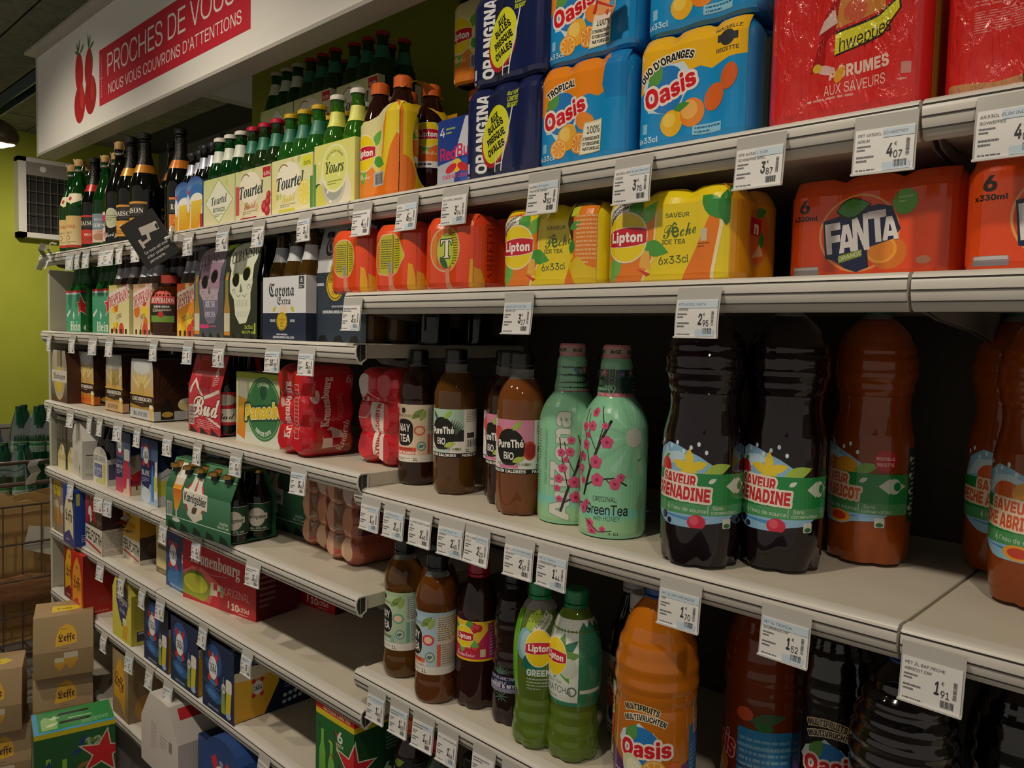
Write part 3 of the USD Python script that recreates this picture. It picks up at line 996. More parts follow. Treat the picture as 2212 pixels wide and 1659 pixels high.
def raison(bandc, name="RAISON"):
    def d(a):
        a.add(rr(0, 5.0, a.w, 8.6), "#2c2620").add(rr(0, 8.6, a.w, 9.2), bandc).add(rr(0, 0, a.w, 4.6), bandc)
        a.txt(name, a.w / 2, 6.7, 1.5, "#f2ece0", "serif", w=a.w * 0.8).txt("BRUT", a.w / 2, 3.0, 0.7, "#fbf0d8", "serif")
        a.lines(1.0, 0.6, a.w - 1, 2.0, 3, "#7a4a12")
    return d


def pink_label(a):
    a.add(a.clip, "#e7c3c4").add(rr(0, 6.0, a.w, 8.0), "#cf2f6c").add(rr(0, 4.2, a.w, 6), "#5b6468")
    a.txt("KERNE", a.w / 2, 5.1, 1.0, WHITE, "serif").add(ell(a.w / 2, 2.0, 2.2, 1.2), "#d98a86")


def grey_label(a):
    a.add(a.clip, "#7f929c").add(rr(0, 0, a.w, 4.0), "#dcc4b0").add(ell(a.w / 2, 1.8, 2.4, 1.1), "#b98a63")
    a.txt("KERNE", a.w / 2, 5.4, 1.1, WHITE, "serif").txt("BRETAGNE", a.w / 2, 7.2, 0.5, WHITE, "serif").txt("CIDRE", a.w / 2, 3.4, 0.6, "#c4583a", "bold")


def round_label(a):
    a.add(ell(a.w / 2, 6.6, 2.6, 3.0), "#cdd2b4").add(ell(a.w / 2, 6.6, 2.2, 2.6), "#bfc49f").txt("Breizh", a.w / 2, 1.9, 1.6, WHITE, "script", rot=8)
    a.lines(a.w * 0.3, 5.8, a.w * 0.7, 7.6, 3, "#6c7a50")


LW = 9.0
sparkling("corked green cider bottle with a cream label, leftmost of the top shelf", -3.02, 0.055, 0.945, GREENGLASS, "cork", None, [(LW, 9.5, 1.6, 30, cream_label()), (7, 4, 15.2, 30, neck_label)])
sparkling("corked green cider bottle with a cream label, second from the left on the top shelf", -2.975, 0.085, 0.95, GREENGLASS, "cork", None, [(LW, 9.5, 1.6, 30, cream_label("#e9cf95", "#33417c", "DOUX")), (7, 4, 15.2, 30, neck_label)])
sparkling("corked cider bottle with a cream and red label, third on the top shelf", -2.93, 0.05, 0.965, GREENGLASS, "cork", None, [(LW, 10.5, 1.2, 32, cream_label("#e9cf95", "#c0392b", "BRUT")), (7, 4, 15.4, 32, neck_label)])
sparkling("dark sparkling bottle with black foil neck and bright red band", -2.8, 0.055, 0.93, DARKGLASS, "foil", "#c92a2a", [(8.5, 9.2, 1.6, 38, raison("#d5342c"))])
sparkling("corked green bottle with a grey and peach label", -2.7, 0.055, 0.91, GREENGLASS, "cork", None, [(8.5, 9.0, 1.4, 38, grey_label)])
sparkling("corked green bottle with a pink label", -2.625, 0.06, 0.905, GREENGLASS, "cork", None, [(8.5, 9.0, 1.4, 30, pink_label), (6, 3.4, 15.4, 36, neck_label)])
sparkling("dark green bottle with a pale round label and cream neck rings", -2.565, 0.05, 0.975, DARKGLASS, "cork", None, [(9.5, 10.5, 1.2, 30, round_label)])
sparkling("dark sparkling bottle with black foil and gold band, left of the pair under the banner", -2.485, 0.055, 0.985, DARKGLASS, "foil", "#d9962c", [(9.5, 9.2, 1.8, 34, raison("#d9962c"))])
sparkling("dark sparkling bottle with black foil and gold band, half hidden by the tilted camera sign", -2.385, 0.055, 0.97, DARKGLASS, "foil", "#d98a2a", [(9.5, 9.2, 1.8, 10, raison("#d9962c"))])
sparkling("dark sparkling bottle with black foil and gold band, standing behind its row", -2.455, 0.165, 0.985, DARKGLASS, "foil", "#d98a2a", [(9.5, 9.2, 1.8, 40, raison("#d9962c"))])
sparkling("dark sparkling bottle with gold band, rightmost, beside the blue beer glass packs", -2.215, 0.085, 0.95, DARKGLASS, "foil", "#d97f2a", [(6.0, 9.2, 1.6, 60, raison("#dd7f2c"))])
sparkling("black foil-topped bottle in shadow behind the blue beer glass packs", -2.19, 0.2, 0.96, DARKGLASS, "foil", None, [])
sparkling("black foil-topped bottle in deep shadow, left of the pale alcohol-free packs", -2.09, 0.24, 0.99, DARKGLASS, "foil", None, [])

# ------------------------------------------------------------------ top shelf, middle: carriers of small bottles
WCAP = mat("#e7e4d8", 0.3)
RCAP = mat("#c4213f", 0.3)
YCAP = mat("#d8b01f", 0.3)
BLCAP = mat("#22242a", 0.35)


def wheat_art(w, h):
    a = Art(w, h)
    a.clip = Polygon([(0, 0), (w, 0), (w, h - 2.5)] + [(w / 2 + w / 2 * math.cos(q), h - 2.5 + 2.4 * math.sin(q)) for q in np.linspace(0.2, math.pi - 0.2, 8)] + [(0, h - 2.5)])
    a.add(a.clip, "#f1e6c6").add(rr(0, h * 0.58, w, h), "#8fb8dd", "#27519b")
    a.add(ell(w * 0.62, h * 0.62, w * 0.5, 3.2), "#3f74b8").add(ell(w * 0.62, h * 0.54, w * 0.42, 1.9), "#f4f0e6")
    a.add(Polygon([(w * 0.25, 0), (w * 0.78, 0), (w * 0.98, h * 0.54), (w * 0.3, h * 0.54)]), "#d8941c", "#f0cf4a")
    a.add(Polygon([(0, 0), (w * 0.2, 0), (w * 0.22, h * 0.5), (0, h * 0.5)]), "#e0a72a")
    a.add(rr(w * 0.84, 0, w, h * 0.28), "#c4352c").add(ell(w * 0.1, h * 0.5, w * 0.1, 2.2), "#e6e9f2").add(star(w * 0.1, h * 0.72, 0.9, n=8), "#d8394a")
    return a


def carrier(label, x0, x1, y0, h, d, c, art, glass, capm, collar, nx=3, z=zL1, k=1.0, side=None, group=None, hs=None):
    w = x1 - x0
    t = thing("bottle_carrier", label, "beer pack", ((x0 + x1) / 2, y0, z), group=group)
    basket(t, w, d, h, hs or h + 0.015, c, art, side)
    s = w / nx
    for j in range(2):
        for i in range(nx):
            pack_bottle(t, -w / 2 + s * (i + 0.5), d * (0.25 + 0.5 * j), glass, capm, 0.002, k=k, collar=collar)
    return t


SILVER = mat("#b9bccb", 0.35, metal=0.4)
a = wheat_art(8.6, 13.6)
carrier("blue beer carrier with a printed wheat beer glass, left of two, beside the gold-banded bottle", -2.125, -2.035, 0.03, 0.118, 0.16, "#3b66ad", wheat_art(9.0, 13.4), DARKGLASS, BLCAP, SILVER, 2, k=0.98)
carrier("blue beer carrier with a printed wheat beer glass, right of two, against the pale carton", -2.03, -1.94, 0.02, 0.122, 0.16, "#3b66ad", wheat_art(9.0, 13.6), DARKGLASS, BLCAP, SILVER, 2, k=1.0)


def tourtel(kind):
    w, h = 16.4, 11.6
    a = Art(w, h)
    base, top, word, fruit = dict(b=("#e6e2b4", "#d5dd9a", "BOTANICS", "#a8c05a"), r=("#efe0c4", "#d7dca0", "Twist", "#c8323e"), y=("#f0e6b4", "#dfe0a4", "Twist", "#e9cf3a"))[kind]
    a.add(a.clip, base, top)
    rn = random.Random(ord(kind))
    for i in range(9):
        a.add(ell(rn.uniform(0, w), rn.uniform(0, h), rn.uniform(0.4, 1.1), rn.uniform(0.3, 0.8), rn.uniform(0, 90)), ("#c9d27a", "#d8c98a", "#b9c96a", "#e6d89a")[i % 4])
    if kind == "b":
        a.add(Polygon([(w * 0.5, 0.6), (w * 0.95, h * 0.5), (w * 0.5, h - 0.3), (w * 0.05, h * 0.5)]), "#a9b86a")
        a.add(Polygon([(w * 0.5, 0.9), (w * 0.93, h * 0.5), (w * 0.5, h - 0.6), (w * 0.07, h * 0.5)]), "#eff0da")
        a.txt("Tourtel", w * 0.5, 6.3, 2.1, "#3f4f46", "ital", w=8.2, rot=3).txt("BOTANICS", w * 0.5, 3.9, 1.0, "#4f6a4c", "bold", w=6.2).lines(w * 0.36, 2.2, w * 0.64, 3.0, 2, "#7f9a5c")
    else:
        a.add(ell(w * 0.42, 7.4, 4.8, 3.6), "#f5efd9")
        a.add(rr(0.2, 1.6, 1.9, 8.2, 0.2), "#d65a50" if kind == "r" else "#efe08a")
        a.txt("Tourtel", w * 0.45, 6.9, 2.9, "#3c4a44", "ital", w=11.2, rot=3, fat=0.03)
        a.txt("Twist", w * 0.42, 3.6, 1.9, "#c84a58" if kind == "r" else "#e0cf4a", "script", w=5.4, rot=4)
        a.lines(w * 0.22, 1.5, w * 0.6, 2.3, 2, "#9a9a6a", 5)
        a.add(LineString([(w * 0.3 + 2.2 * math.cos(q), 8.6 + 2.0 * math.sin(q)) for q in np.linspace(0.8, 2.7, 8)]).buffer(0.13), "#8a6a40")
        if kind == "r":
            for x, y, r in ((13.6, 2.6, 1.4), (15.0, 3.6, 1.2), (14.8, 1.6, 1.2), (15.4, 5, 0.9)):
                a.add(ell(x, y, r), "#b92a36").add(ell(x - 0.3, y + 0.3, r * 0.5), "#d8545a")
            a.add(rr(2.5, 0.1, 10, 0.8), "#b3163a").add(rr(12.8, 9.0, 16.2, 11.2), "#c22a38").txt("0.0%", 14.5, 9.8, 0.8, WHITE)
        else:
            slice_(a, 13.4, 4.0, 2.6, "#f0dc5a", "#f7efb8")
            a.add(rr(3, 0.3, 9.6, 1.1), "#d8d23a").add(rr(12.4, 9.2, 16.2, 11.4), "#dfe03c").txt("0.0%", 14.3, 9.9, 0.8, "#5f7030")
            a.add(rr(15.5, 0.2, 16.4, 7.0), "#4f9a4a")
    return a


def neckmat(c):
    return mat(c, 0.45)


TEAL = neckmat("#2f7d62")
tb = carrier("pale carrier of white-collared green bottles with a white diamond emblem", -1.934, -1.772, 0.02, 0.116, 0.125, "#e3e2b6", tourtel("b"), GREENGLASS, WCAP, neckmat("#dfe6d6"))
tr = carrier("pale pink-lettered carrier of red-capped green bottles with raspberries", -1.768, -1.604, 0.02, 0.116, 0.125, "#e8dfba", tourtel("r"), mat("#2c4a1c", 0.05, 0.6, trans=0.5), RCAP, TEAL)
carrier("pale yellow carrier of yellow-capped green bottles with a lemon slice", -1.6, -1.436, 0.02, 0.118, 0.125, "#ece4ac", tourtel("y"), mat("#3f9a35", 0.05, 0.6, trans=0.7, ior=1.4), YCAP, TEAL)
w, h = 14.2, 12.6
a = Art(w, h)
a.add(a.clip, "#e2dc8a", "#dfe07c").add(ell(w * 0.5, 2, 6, 7), "#e9dfc6").add(ell(w * 0.1, 0, 3.4, 5), "#3a5f38").add(ell(w * 0.16, 0.8, 2.6, 4), "#d8d25a").add(rr(0, 0, 0.7, 9), "#4f9a52")
a.add(ell(w * 0.5, 4.4, 4.0, 4.2), "#c7c6ba").add(ell(w * 0.5, 4.6, 3.3, 3.4), "#a9a99f").add(ell(w * 0.52, 7.4, 4.6, 4.7, q=9), "#f1f0c6").add(ell(w * 0.52, 7.5, 4.2, 4.3, q=9), "#dfe37c")
a.txt("Yours", w * 0.52, 7.8, 2.4, "#4a5030", "ital", w=6.6, fat=0.03).txt("SUBTLE ALCOHOL FREE BEER", w * 0.52, 10.8, 0.5, "#7a8030", "bold", w=6.5, arc=3.6).lines(w * 0.35, 4.2, w * 0.7, 5.2, 2, "#8a9040")
for i in range(9):
    a.add(ell(1 + (i * 37 % 12), (i * 53 % 11), 0.35), "#f3f0c8")
carrier("lime yellow carrier of white-capped bottles with a round green emblem", -1.43, -1.288, 0.02, 0.126, 0.125, "#dedc86", a, mat("#59a534", 0.05, 0.6, trans=0.75, ior=1.4), WCAP, neckmat("#e6e86a"), 2, k=1.03)
# the same packs stacked behind, in the banner's shadow
dup(tb, "shadowed white-diamond carrier stacked on bottles behind the front row", (-1.905, 0.2, zL1 + 0.215))
dup(tr, "shadowed raspberry carrier stacked on bottles behind the front row", (-1.735, 0.2, zL1 + 0.215))
dup(tr, "deeply shadowed carrier stacked behind the white-capped bottles", (-1.56, 0.21, zL1 + 0.215))
dup(tb, "carrier standing under the shadowed stack, left", (-1.905, 0.2, zL1))
dup(tr, "carrier standing under the shadowed stack, right", (-1.735, 0.2, zL1))

# ------------------------------------------------------------------ top shelf, right: film packs and cans
zR1, zR2 = ZS["R1"][0], ZS["R2"][0]
TEA = mat("#2a0f08", 0.05, 0.6)
PETCLEAR = mat("#f4f1ea", 0.03, 0.5, trans=0.95, ior=1.12)
ORCAP = mat("#e06a28", 0.3, coat=0.4)
SMALLPET = [(0, 0), (2.6, 0), (3.2, 0.8), (3.25, 3), (3.05, 5.5), (3.2, 7), (3.25, 13.6), (3.1, 15), (2.6, 17), (1.8, 19), (1.45, 20), (1.4, 20.6), (0, 20.6)]


def peach_label(a):
    a.add(a.clip, "#f0b422", "#e8dc4a").add(rr(0, 0, a.w, 2.2), "#f2efe8").add(rr(0, 1.2, a.w, 4.2), "#ea6f22").lines(0.5, 0.3, a.w - 0.5, 1.0, 1, "#4a4a4a")
    lip_leaves(a, a.w / 2, 6.2, 2.2)
    lipton(a, a.w / 2, 6.2, 2.3)
    a.txt("Pêche", a.w * 0.52, 2.9, 0.9, "#f7d9a0", "script")


def tea_pack(label, loc, front, upper=False):
    t = thing("tea_bottle_pack", label, "bottle pack", loc)
    s = 0.0345
    for j in (0, 1):
        for i in (0, 1):
            x, y = (-s if i == 0 else s), s + j * 2 * s
            b = part(t, "bottle", at(lathe(spline(SMALLPET, 2), 20), x, y, 0.002), TEA, smooth=60)
            part(b, "cap", at(lathe([(1.55, 20.0), (1.75, 20.0), (1.75, 21.9), (1.4, 22.2), (0, 22.2)], 18), x, y, 0.002), ORCAP)
            la = Art(8.6, 8.4)
            peach_label(la)
            f = around(0.0326, 40, 0.062, 0.086)
            lay(b, "label", la, lambda u, v, e, f=f, x=x, y=y: f(u, v, e) + [x, y, 0.002], GLOSS, maxedge=0.6)
    # printed film: a rippled wall that stops at the shoulders, open at the right-hand end
    lob = Lobed(2, 2, s, 0.175, A=0.005, D=0.0)
    fn = lob.front()
    lay(t, "film_front", front, fn, FILM, maxedge=0.5, vl=lob.lev[:, 0] * 100)
    sd = Art(13.8, 17.5)
    side = sd.clip.difference(ell(7.2, 10.0, 4.0, 7.6, q=8))
    sd.add(side, "#e8c21c").add(sd.clip.intersection(rr(0, 0, 1.4, 17.5)), "#e9761f").add(ell(1.0, 3.5, 3.0, 4.2).difference(ell(7.2, 10, 4.0, 7.6)), "#ea7a22")
    lay(t, "film_side", sd, lob.front(True), FILM, maxedge=0.5, vl=lob.lev[:, 0] * 100)
    bk = Art(13.8, 17.5, "#e2a51c")
    lay(t, "film_back", bk, lambda u, v, e: np.stack([0.069 - u, np.full_like(u, 4 * s) + 0.001, v], 1), FILM)
    hp = [(0.036, 0.02 + 0.10 * k, 0.205 + 0.022 * math.sin(math.pi * k)) for k in np.linspace(0, 1, 9)]
    hs = np.array(hp)
    v = np.vstack([hs + [-0.012, 0, 0], hs + [0.016, 0, -0.006]])
    part(t, "film_handle", trimesh.Trimesh(v, np.array([(i, i + 9, i + 1) for i in range(8)] + [(i + 9, i + 10, i + 1) for i in range(8)]), process=False), mat("#e8c21c", 0.2, coat=0.5), smooth=True)
    return t


def tea_front():
    a = Art(13.8, 17.5)
    body = Polygon([(0, 0), (13.8, 0), (13.8, 17.4), (9.0, 17.0), (7.2, 15.4), (5.0, 14.8), (0, 13.8)])
    a.add(body, "#ead94a", "#e3dcae")
    a.add(Polygon([(0, 0), (13.8, 0), (13.8, 10), (11, 13.5), (9, 11), (8, 5), (5, 2.6), (0, 2.4)]), "#e9761f").add(rr(0, 2.6, 6.2, 3.4), "#dcd62a")
    a.add(ell(3.4, 3.2, 3.6, 3.6), "#ee8a2a").add(Polygon([(7.6, 3), (9.2, 10), (10.4, 16.8), (13.8, 17.3), (13.8, 14), (11.2, 9), (9.4, 3)]), "#e9cf2a").add(Polygon([(8.8, 6), (10.3, 16.4), (9.0, 13)]), "#e98a22")
    lip_leaves(a, 3.6, 8.6, 3.3)
    lipton(a, 3.4, 8.8, 2.9, sy=1.15)
    a.txt("Pêche", 3.2, 4.5, 1.1, "#f6dfa8", "script").add(rr(6.0, 2.4, 9.4, 5.0), "#b9bcc0").bars(6.3, 2.7, 9.1, 4.7)
    return a


tea_pack("film-wrapped four-pack of peach iced tea bottles standing at the rail, orange caps", (-1.222, 0.02, zR1), tea_front())
tea_pack("film-wrapped four-pack of peach iced tea bottles behind the front pack", (-1.105, 0.165, zR1), tea_front())
tea_pack("film-wrapped four-pack of peach iced tea bottles stacked up out of the frame", (-1.105, 0.15, zR1 + 0.225), tea_front())

a = Art(10.6, 13.2)
a.add(a.clip, "#24408e").add(Polygon([(4.4, 6.4), (7.2, 13.2), (10.6, 13.2), (10.6, 6.8)]), "#cdd3dc").add(Polygon([(0, 0), (4, 0), (5.4, 6.2), (0, 5.4)]), "#aeb4c0").add(Polygon([(6, 0), (10.6, 0), (10.6, 6), (6.4, 6.2)]), "#2f58b4")
a.txt("Red", 2.8, 7.3, 2.2, "#d3245c", w=4.4).txt("Bull", 7.4, 7.6, 2.2, "#d3245c", w=4.6).add(ell(5.2, 5.0, 1.3, 1.2), "#e8bd3c").add(ell(3.7, 4.6, 1.5, 0.7, 20), "#c92c34").add(ell(6.8, 4.6, 1.5, 0.7, -20), "#c92c34").txt("ENERGY DRINK", 5, 3.2, 0.7, "#c43a6a", "bold").txt("4", 1.2, 11.2, 1.6, "#cfd6e4").lines(2.2, 10.6, 4.6, 12, 2, "#a9c04a")
t = thing("can_carton", "blue and silver slim-can carton with pink lettering beside the dark blue cans", "can pack", (-1.056, 0.075, zR1))
carton(t, 0.106, 0.106, 0.135, "#24408e", a, rough=0.25, m=GLOSS)

SLIM = Lobed(3, 2, 0.028, 0.1465, A=0.0035, D=0.011)


def orangina_art():
    w, h = 16.8, 14.6
    a = Art(w, h)
    a.add(rr(0, 0, w, h), "#1b2452").add(rr(3.2, 0.6, 9.5, 13), "#232432", "#1e2548")
    a.txt("ORANGINA", 4.6, 7.2, 2.3, "#e6e6ea", "black", w=12.6, rot=90)
    a.add(ell(7.6, 6.0, 2.9, 4.6, -12), "#b02a30").add(ell(7.7, 6.6, 2.8, 4.5, -12), "#d9dc2c")
    for i, (s, y, ww) in enumerate((("AUX", 9.2, 2.0), ("BULLES", 7.9, 3.7), ("PRESQUE", 6.2, 4.2), ("OVALES", 4.5, 4.0))):
        a.txt(s, 7.5 + 0.15 * i, y, 1.15, "#1c1c24", "black", w=ww, rot=24)
    a.add(line([(9.4, 2.6), (11.2, 10.6)], 0.25), "#dcdce2").add(line([(7.9, 0.8), (8.1, 3.2)], 0.22), "#dcdce2").add(line([(9.2, 0.8), (9.5, 3.4)], 0.22), "#dcdce2").add(line([(8.0, 1.9), (9.35, 2.1)], 0.2), "#dcdce2")
    for i, s in enumerate(("EDITION", "LIMITEE", "RUGBY")):
        a.txt(s, 11.2, 12.6 - i * 0.95, 0.75, "#c3cf2a", "black", w=2.3, shear=0.2)
    a.add(rr(1.4, 1.2, 2.1, 2.8, 0.15), "#c9cbd8").lines(1.1, 0.4, 2.4, 1.0, 1, "#c9cbd8")
    return a


def cans(label, cx, y, z, lob, c, art, film=FILM, side=None, rz=0, group=None):
    t = thing("can_pack", label, "can pack", (cx, y, z), rz, group)
    can_pack(t, lob, c, art, side, film)
    return t


cans("dark blue film-wrapped can pack with a yellow oval, lower one of the stack", -0.892, 0.012, zR1, SLIM, "#1b2452", orangina_art())
cans("dark blue film-wrapped can pack with a yellow oval, upper one of the stack", -0.884, 0.016, zR1 + 0.1475, SLIM, "#1b2452", orangina_art())


def oasis_art(duo=False):
    w, h = 16.8, 14.6
    a = Art(w, h)
    top = "#f0b81e" if duo else "#ee8a1c"
    a.add(rr(0, 0, w, h), "#1a8fd0").add(Polygon([(0, 7.0), (3, 7.9), (10, 9.4), (11.5, 8.8), (14, 9.6), (w, 9.8), (w, h + 2), (0, h + 2)]), top)
    if not duo:
        a.add(Polygon([(12.2, 10.2), (13.4, h + 2), (w, h + 2), (w, 8.0), (13, 8.2)]), "#1e7fc4")
    oasis_logo(a, 5.0, 7.4, 3.1, 16, 5 if duo else 8, "DUO D'ORANGES" if duo else "TROPICAL")
    if duo:
        a.add(ell(13.6, 12.0, 1.0), "#3a3d40").add(rr(12.2, 11.6, 15.0, 12.5), "#3a3d40").txt("RECETTE", 13.6, 10.6, 0.5, "#3a3d40", "bold").txt("NOUVELLE", 13.6, 13.3, 0.5, "#3a3d40", "bold")
        orange_fruit(a, 6.0, 3.0, 1.7, "#f0b62c", "#f6cf52")
        a.add(ell(9.0, 3.8, 1.7, 1.8), "#ef8a2a").add(ell(8.6, 4.2, 1.2), "#f2b45a").add(leaf(6.2, 4.6, 2.6, 1.0, 10), "#4a9440")
        a.add(ell(12.0, 5.2, 1.35, 1.7, -20), "#df6a2a").add(ell(14.0, 7.3, 1.1, 1.6, -15), "#d9622a")
        a.add(rr(9.2, 0.9, 13.2, 2.1, 0.1), "#8fcbe6").lines(9.5, 1.0, 13, 2.0, 2, "#2b6f9e")
    else:
        orange_fruit(a, 6.2, 3.9, 1.9, "#f2b23a", "#f7cf6a")
        a.add(ell(9.4, 5.6, 1.7, 1.2, -30), "#ec8a2e")
        slice_(a, 4.6, 2.4, 1.4)
        slice_(a, 8.4, 2.7, 1.5, "#ea8c30")
        a.add(Polygon([(8.6, 0.9), (12.2, 1.2), (12.4, 5.6), (9.4, 5.4)]), "#cfd0a0").add(Polygon([(8.8, 1.05), (12.05, 1.35), (12.25, 5.4), (9.5, 5.2)]), "#f1ecd6")
        a.txt("100%", 10.9, 4.3, 1.0, "#3a3a38", "bold", w=2.3)
        for i, s in enumerate(("D'INGREDIENTS", "D'ORIGINE", "NATURELLE")):
            a.txt(s, 10.6, 3.1 - i * 0.7, 0.45, "#3a3a38", "black", w=min(2.8, 0.32 * len(s)))
    a.txt("6x33cl", 2.3, 1.3, 0.75, "#d5e6f0", "bold").add(rr(1.6, 2.1, 2.4, 3.4, 0.1), "#8fc4e2")
    return a


ot = cans("orange and blue tropical fruit can pack at the rail, lower of its stack", -0.729, 0.012, zR1, SLIM, "#1a86c8", oasis_art())
dup(ot, "orange and blue tropical fruit can pack with torn film, on top of its stack", (-0.722, 0.018, zR1 + 0.1475))
t = thing("film_scrap", "torn scrap of orange and red film sticking out of the upper tropical can pack", "plastic film", (-0.675, 0.0, zR1 + 0.19))
rn = random.Random(5)
for i in range(5):
    p = np.array([(rn.uniform(-0.02, 0.02), -0.004 - rn.uniform(0, 0.014), rn.uniform(-0.012, 0.03)) for _ in range(6)])
    part(t, "shred", trimesh.convex.convex_hull(p * [1, 0.5, 1]), mat(("#d8542a", "#e9a06a", "#c93a2c", "#e8d2c4", "#4a9ac8")[i], 0.18, coat=0.6), smooth=False)
od = cans("yellow and blue double-orange can pack at the rail, lower of its stack", -0.552, 0.012, zR1, SLIM, "#1a86c8", oasis_art(True))
dup(od, "yellow and blue double-orange can pack, upper of its stack", (-0.546, 0.018, zR1 + 0.1475))


def agrum_art(torn):
    w, h = 17.4, 17.5
    a = Art(w, h)
    a.add(rr(0, 0, w, h), "#d52a26", "#cf2220")
    if torn:
        a.add(Polygon([(5.6, 5.2), (7.2, 5.6), (7.4, 8.5), (8.6, 9.4), (9.6, 12.6), (8.8, 13.6), (7.2, 11.5), (6.4, 8.2)]), "#a51618")
        a.add(Polygon([(8.4, 9.6), (13.6, 10.6), (13.4, 13.2), (10.5, 12.6), (8.8, 13.0)]), "#c9803a").add(ell(11.8, 13.2, 1.7, 1.2), "#b9c25a").add(ell(10.4, 11.2, 1.2), "#c95a3a")
        a.add(Polygon([(8.4, 6.6), (13.4, 7.8), (15.2, 10.2), (15.0, 11.6), (13.0, 10.2), (8.4, 9.3)]), "#33241a").add(Polygon([(8.4, 6.8), (13.3, 8.0), (15.0, 10.2), (14.9, 11.2), (13.0, 9.9), (8.4, 9.0)]), "#d8cf2e")
        a.txt("hweppes", 11.4, 8.3, 1.5, "#3a2a1a", "reg", w=5.6, rot=12, shear=0.2)
        a.txt("AGRUMES", 11.0, 5.0, 1.3, "#e9c4b4", "black", w=6.4, rot=3).txt("AUX SAVEURS", 10.6, 3.2, 1.1, "#e9c4b4", "reg", w=6.6, rot=2).lines(5.4, 2.0, 14, 2.5, 1, "#dca090")
        a.add(Polygon([(6.4, 9.4), (8.6, 10.2), (8.2, 11.8), (7.0, 10.8)]), "#d9b9b0").add(ell(7.4, 5.4, 1.1, 0.5, -20), "#dcb4aa").add(ell(6.4, 5.8, 0.5), "#d8b43a").add(ell(9.0, 4.6, 0.5, 0.9, -20), "#e0a02c")
        a.add(rr(15.4, 3.4, 16.3, 4.6, 0.1), "#c98a80").lines(15.2, 2.7, 16.5, 3.1, 1, "#d09a90")
    else:
        a.add(Polygon([(0, 0), (w, 0), (w, 1.6), (9, 1.6), (5, 1.1), (1, 1.5), (0, 1.2)]), "#c58a58").bars(7.4, 0.3, 11, 1.4, "#4a3426")
        a.add(rr(3.6, 10.4, 9.4, 11.4), "#d6bf24").lines(3.8, 10.6, 9.2, 11.2, 1, "#6a5a1a").add(rr(10, 11.0, 16, 11.5), "#5a3a2a")
        a.lines(3, 6.0, 16.5, 8.2, 9, "#df7d74", 4).lines(3, 8.6, 9, 10.0, 4, "#df7d74", 6).lines(10, 8.6, 16.5, 10.6, 6, "#df7d74", 7)
    return a


BIG = Lobed(3, 2, 0.0292, 0.176, A=0.003, D=0.012)
t1 = cans("crumpled bright red film pack with a torn front and a yellow ribbon", -0.364, 0.012, zR1, BIG, "#cf2422", agrum_art(True), CRUMPLE)
cans("crumpled bright red film pack with small pink print, cut off by the right edge", -0.176, 0.022, zR1, BIG, "#cf2422", agrum_art(False), CRUMPLE)

# ------------------------------------------------------------------ second right-hand shelf: can packs
CAN6 = Lobed(2, 3, 0.0335, 0.121, A=0.004, D=0.010)
CAN6W = Lobed(3, 2, 0.0335, 0.121, A=0.004, D=0.010)


def hole_art(kind):
    w, h = 13.4, 12.1
    a = Art(w, h)
    a.add(rr(0, 0, w, h), "#e2451c", "#e8501e")
    g = ell(5.6, 6.6, 3.4, 3.5, q=7) if kind != 1 else Polygon([(2.4, 5.0), (3.2, 3.6), (6, 3.2), (7.6, 3.8), (9.8, 6.2), (8.0, 9.0), (6.4, 10), (4, 9.6), (2.5, 7.5)]).buffer(0.3)
    a.add(g.buffer(0.28), "#dcb48c")
    a.add(g, "#c9c62c")
    a.add(g.intersection(rr(2.0, 0, 3.3, 12)), "#d9832a").add(g.intersection(rr(3.3, 3, 6.4, 11)), "#bdb626").add(g.intersection(rr(6.4, 3, 6.8, 11)), "#8f6a24")
    for k, (x0, x1) in enumerate(((3.5, 6.2), (7.0, 8.8))):
        L0 = len(a.L)
        a.lines(x0, 4.0, x1, 9.4, 13, "#5a5420", 3 + k)
        a.L[L0:] = [(s.intersection(g), p, q) for s, p, q in a.L[L0:]]
    if kind == 2:
        a.add(g.intersection(rr(3.4, 3, 6.9, 11)), "#d8641f").add(ell(5.6, 6.4, 2.0, 2.9).intersection(g), "#c3cc4a").txt("T", 5.7, 6.8, 3.2, "#efe9d8", "serif", out=("#2d4a2a", 0.2)).add(leaf(4.2, 5.4, 3.0, 1.2, -50).intersection(g), "#2f5a34")
    else:
        a.add(rr(5.4, 3.3, 6.2, 5.2).intersection(g), "#8f9090")
    a.add(Polygon([(5.4, 3.4), (6.4, 3.4), (6.8, 1.2), (7.6, 0), (5.6, 0), (5.6, 1.4)]), "#d98a6c").add(Polygon([(11.0, 0), (13.4, 0), (13.4, 1.4), (12.4, 2.6), (12.0, 4.6), (11.2, 4.8)]), "#e0a51e")
    if kind == 2:
        a.L = [(affinity.translate(s, 0.9, 0), p, q) for s, p, q in a.L]
        a.L = [(s.intersection(a.clip), p, q) for s, p, q in a.L if s.intersects(a.clip)]
    return a


for i, (x, yy) in enumerate(((-1.283, 0.0), (-1.139, -0.002), (-0.992, -0.004))):
    sd = Art(20.1, 12.1, "#dd421c")
    sd.txt("CARREFOUR", 3.6, 6.5, 1.5, "#9a2416", "serif", rot=90).add(Polygon([(0, 0), (3, 0), (2, 3), (0, 4)]), "#d2951c")
    cans("red-orange film-wrapped can pack with an oval hole in its end, %s of three" % ("leftmost", "middle", "rightmost")[i], x, yy, zR2, CAN6, "#e2451c", hole_art(i), FILM, sd)


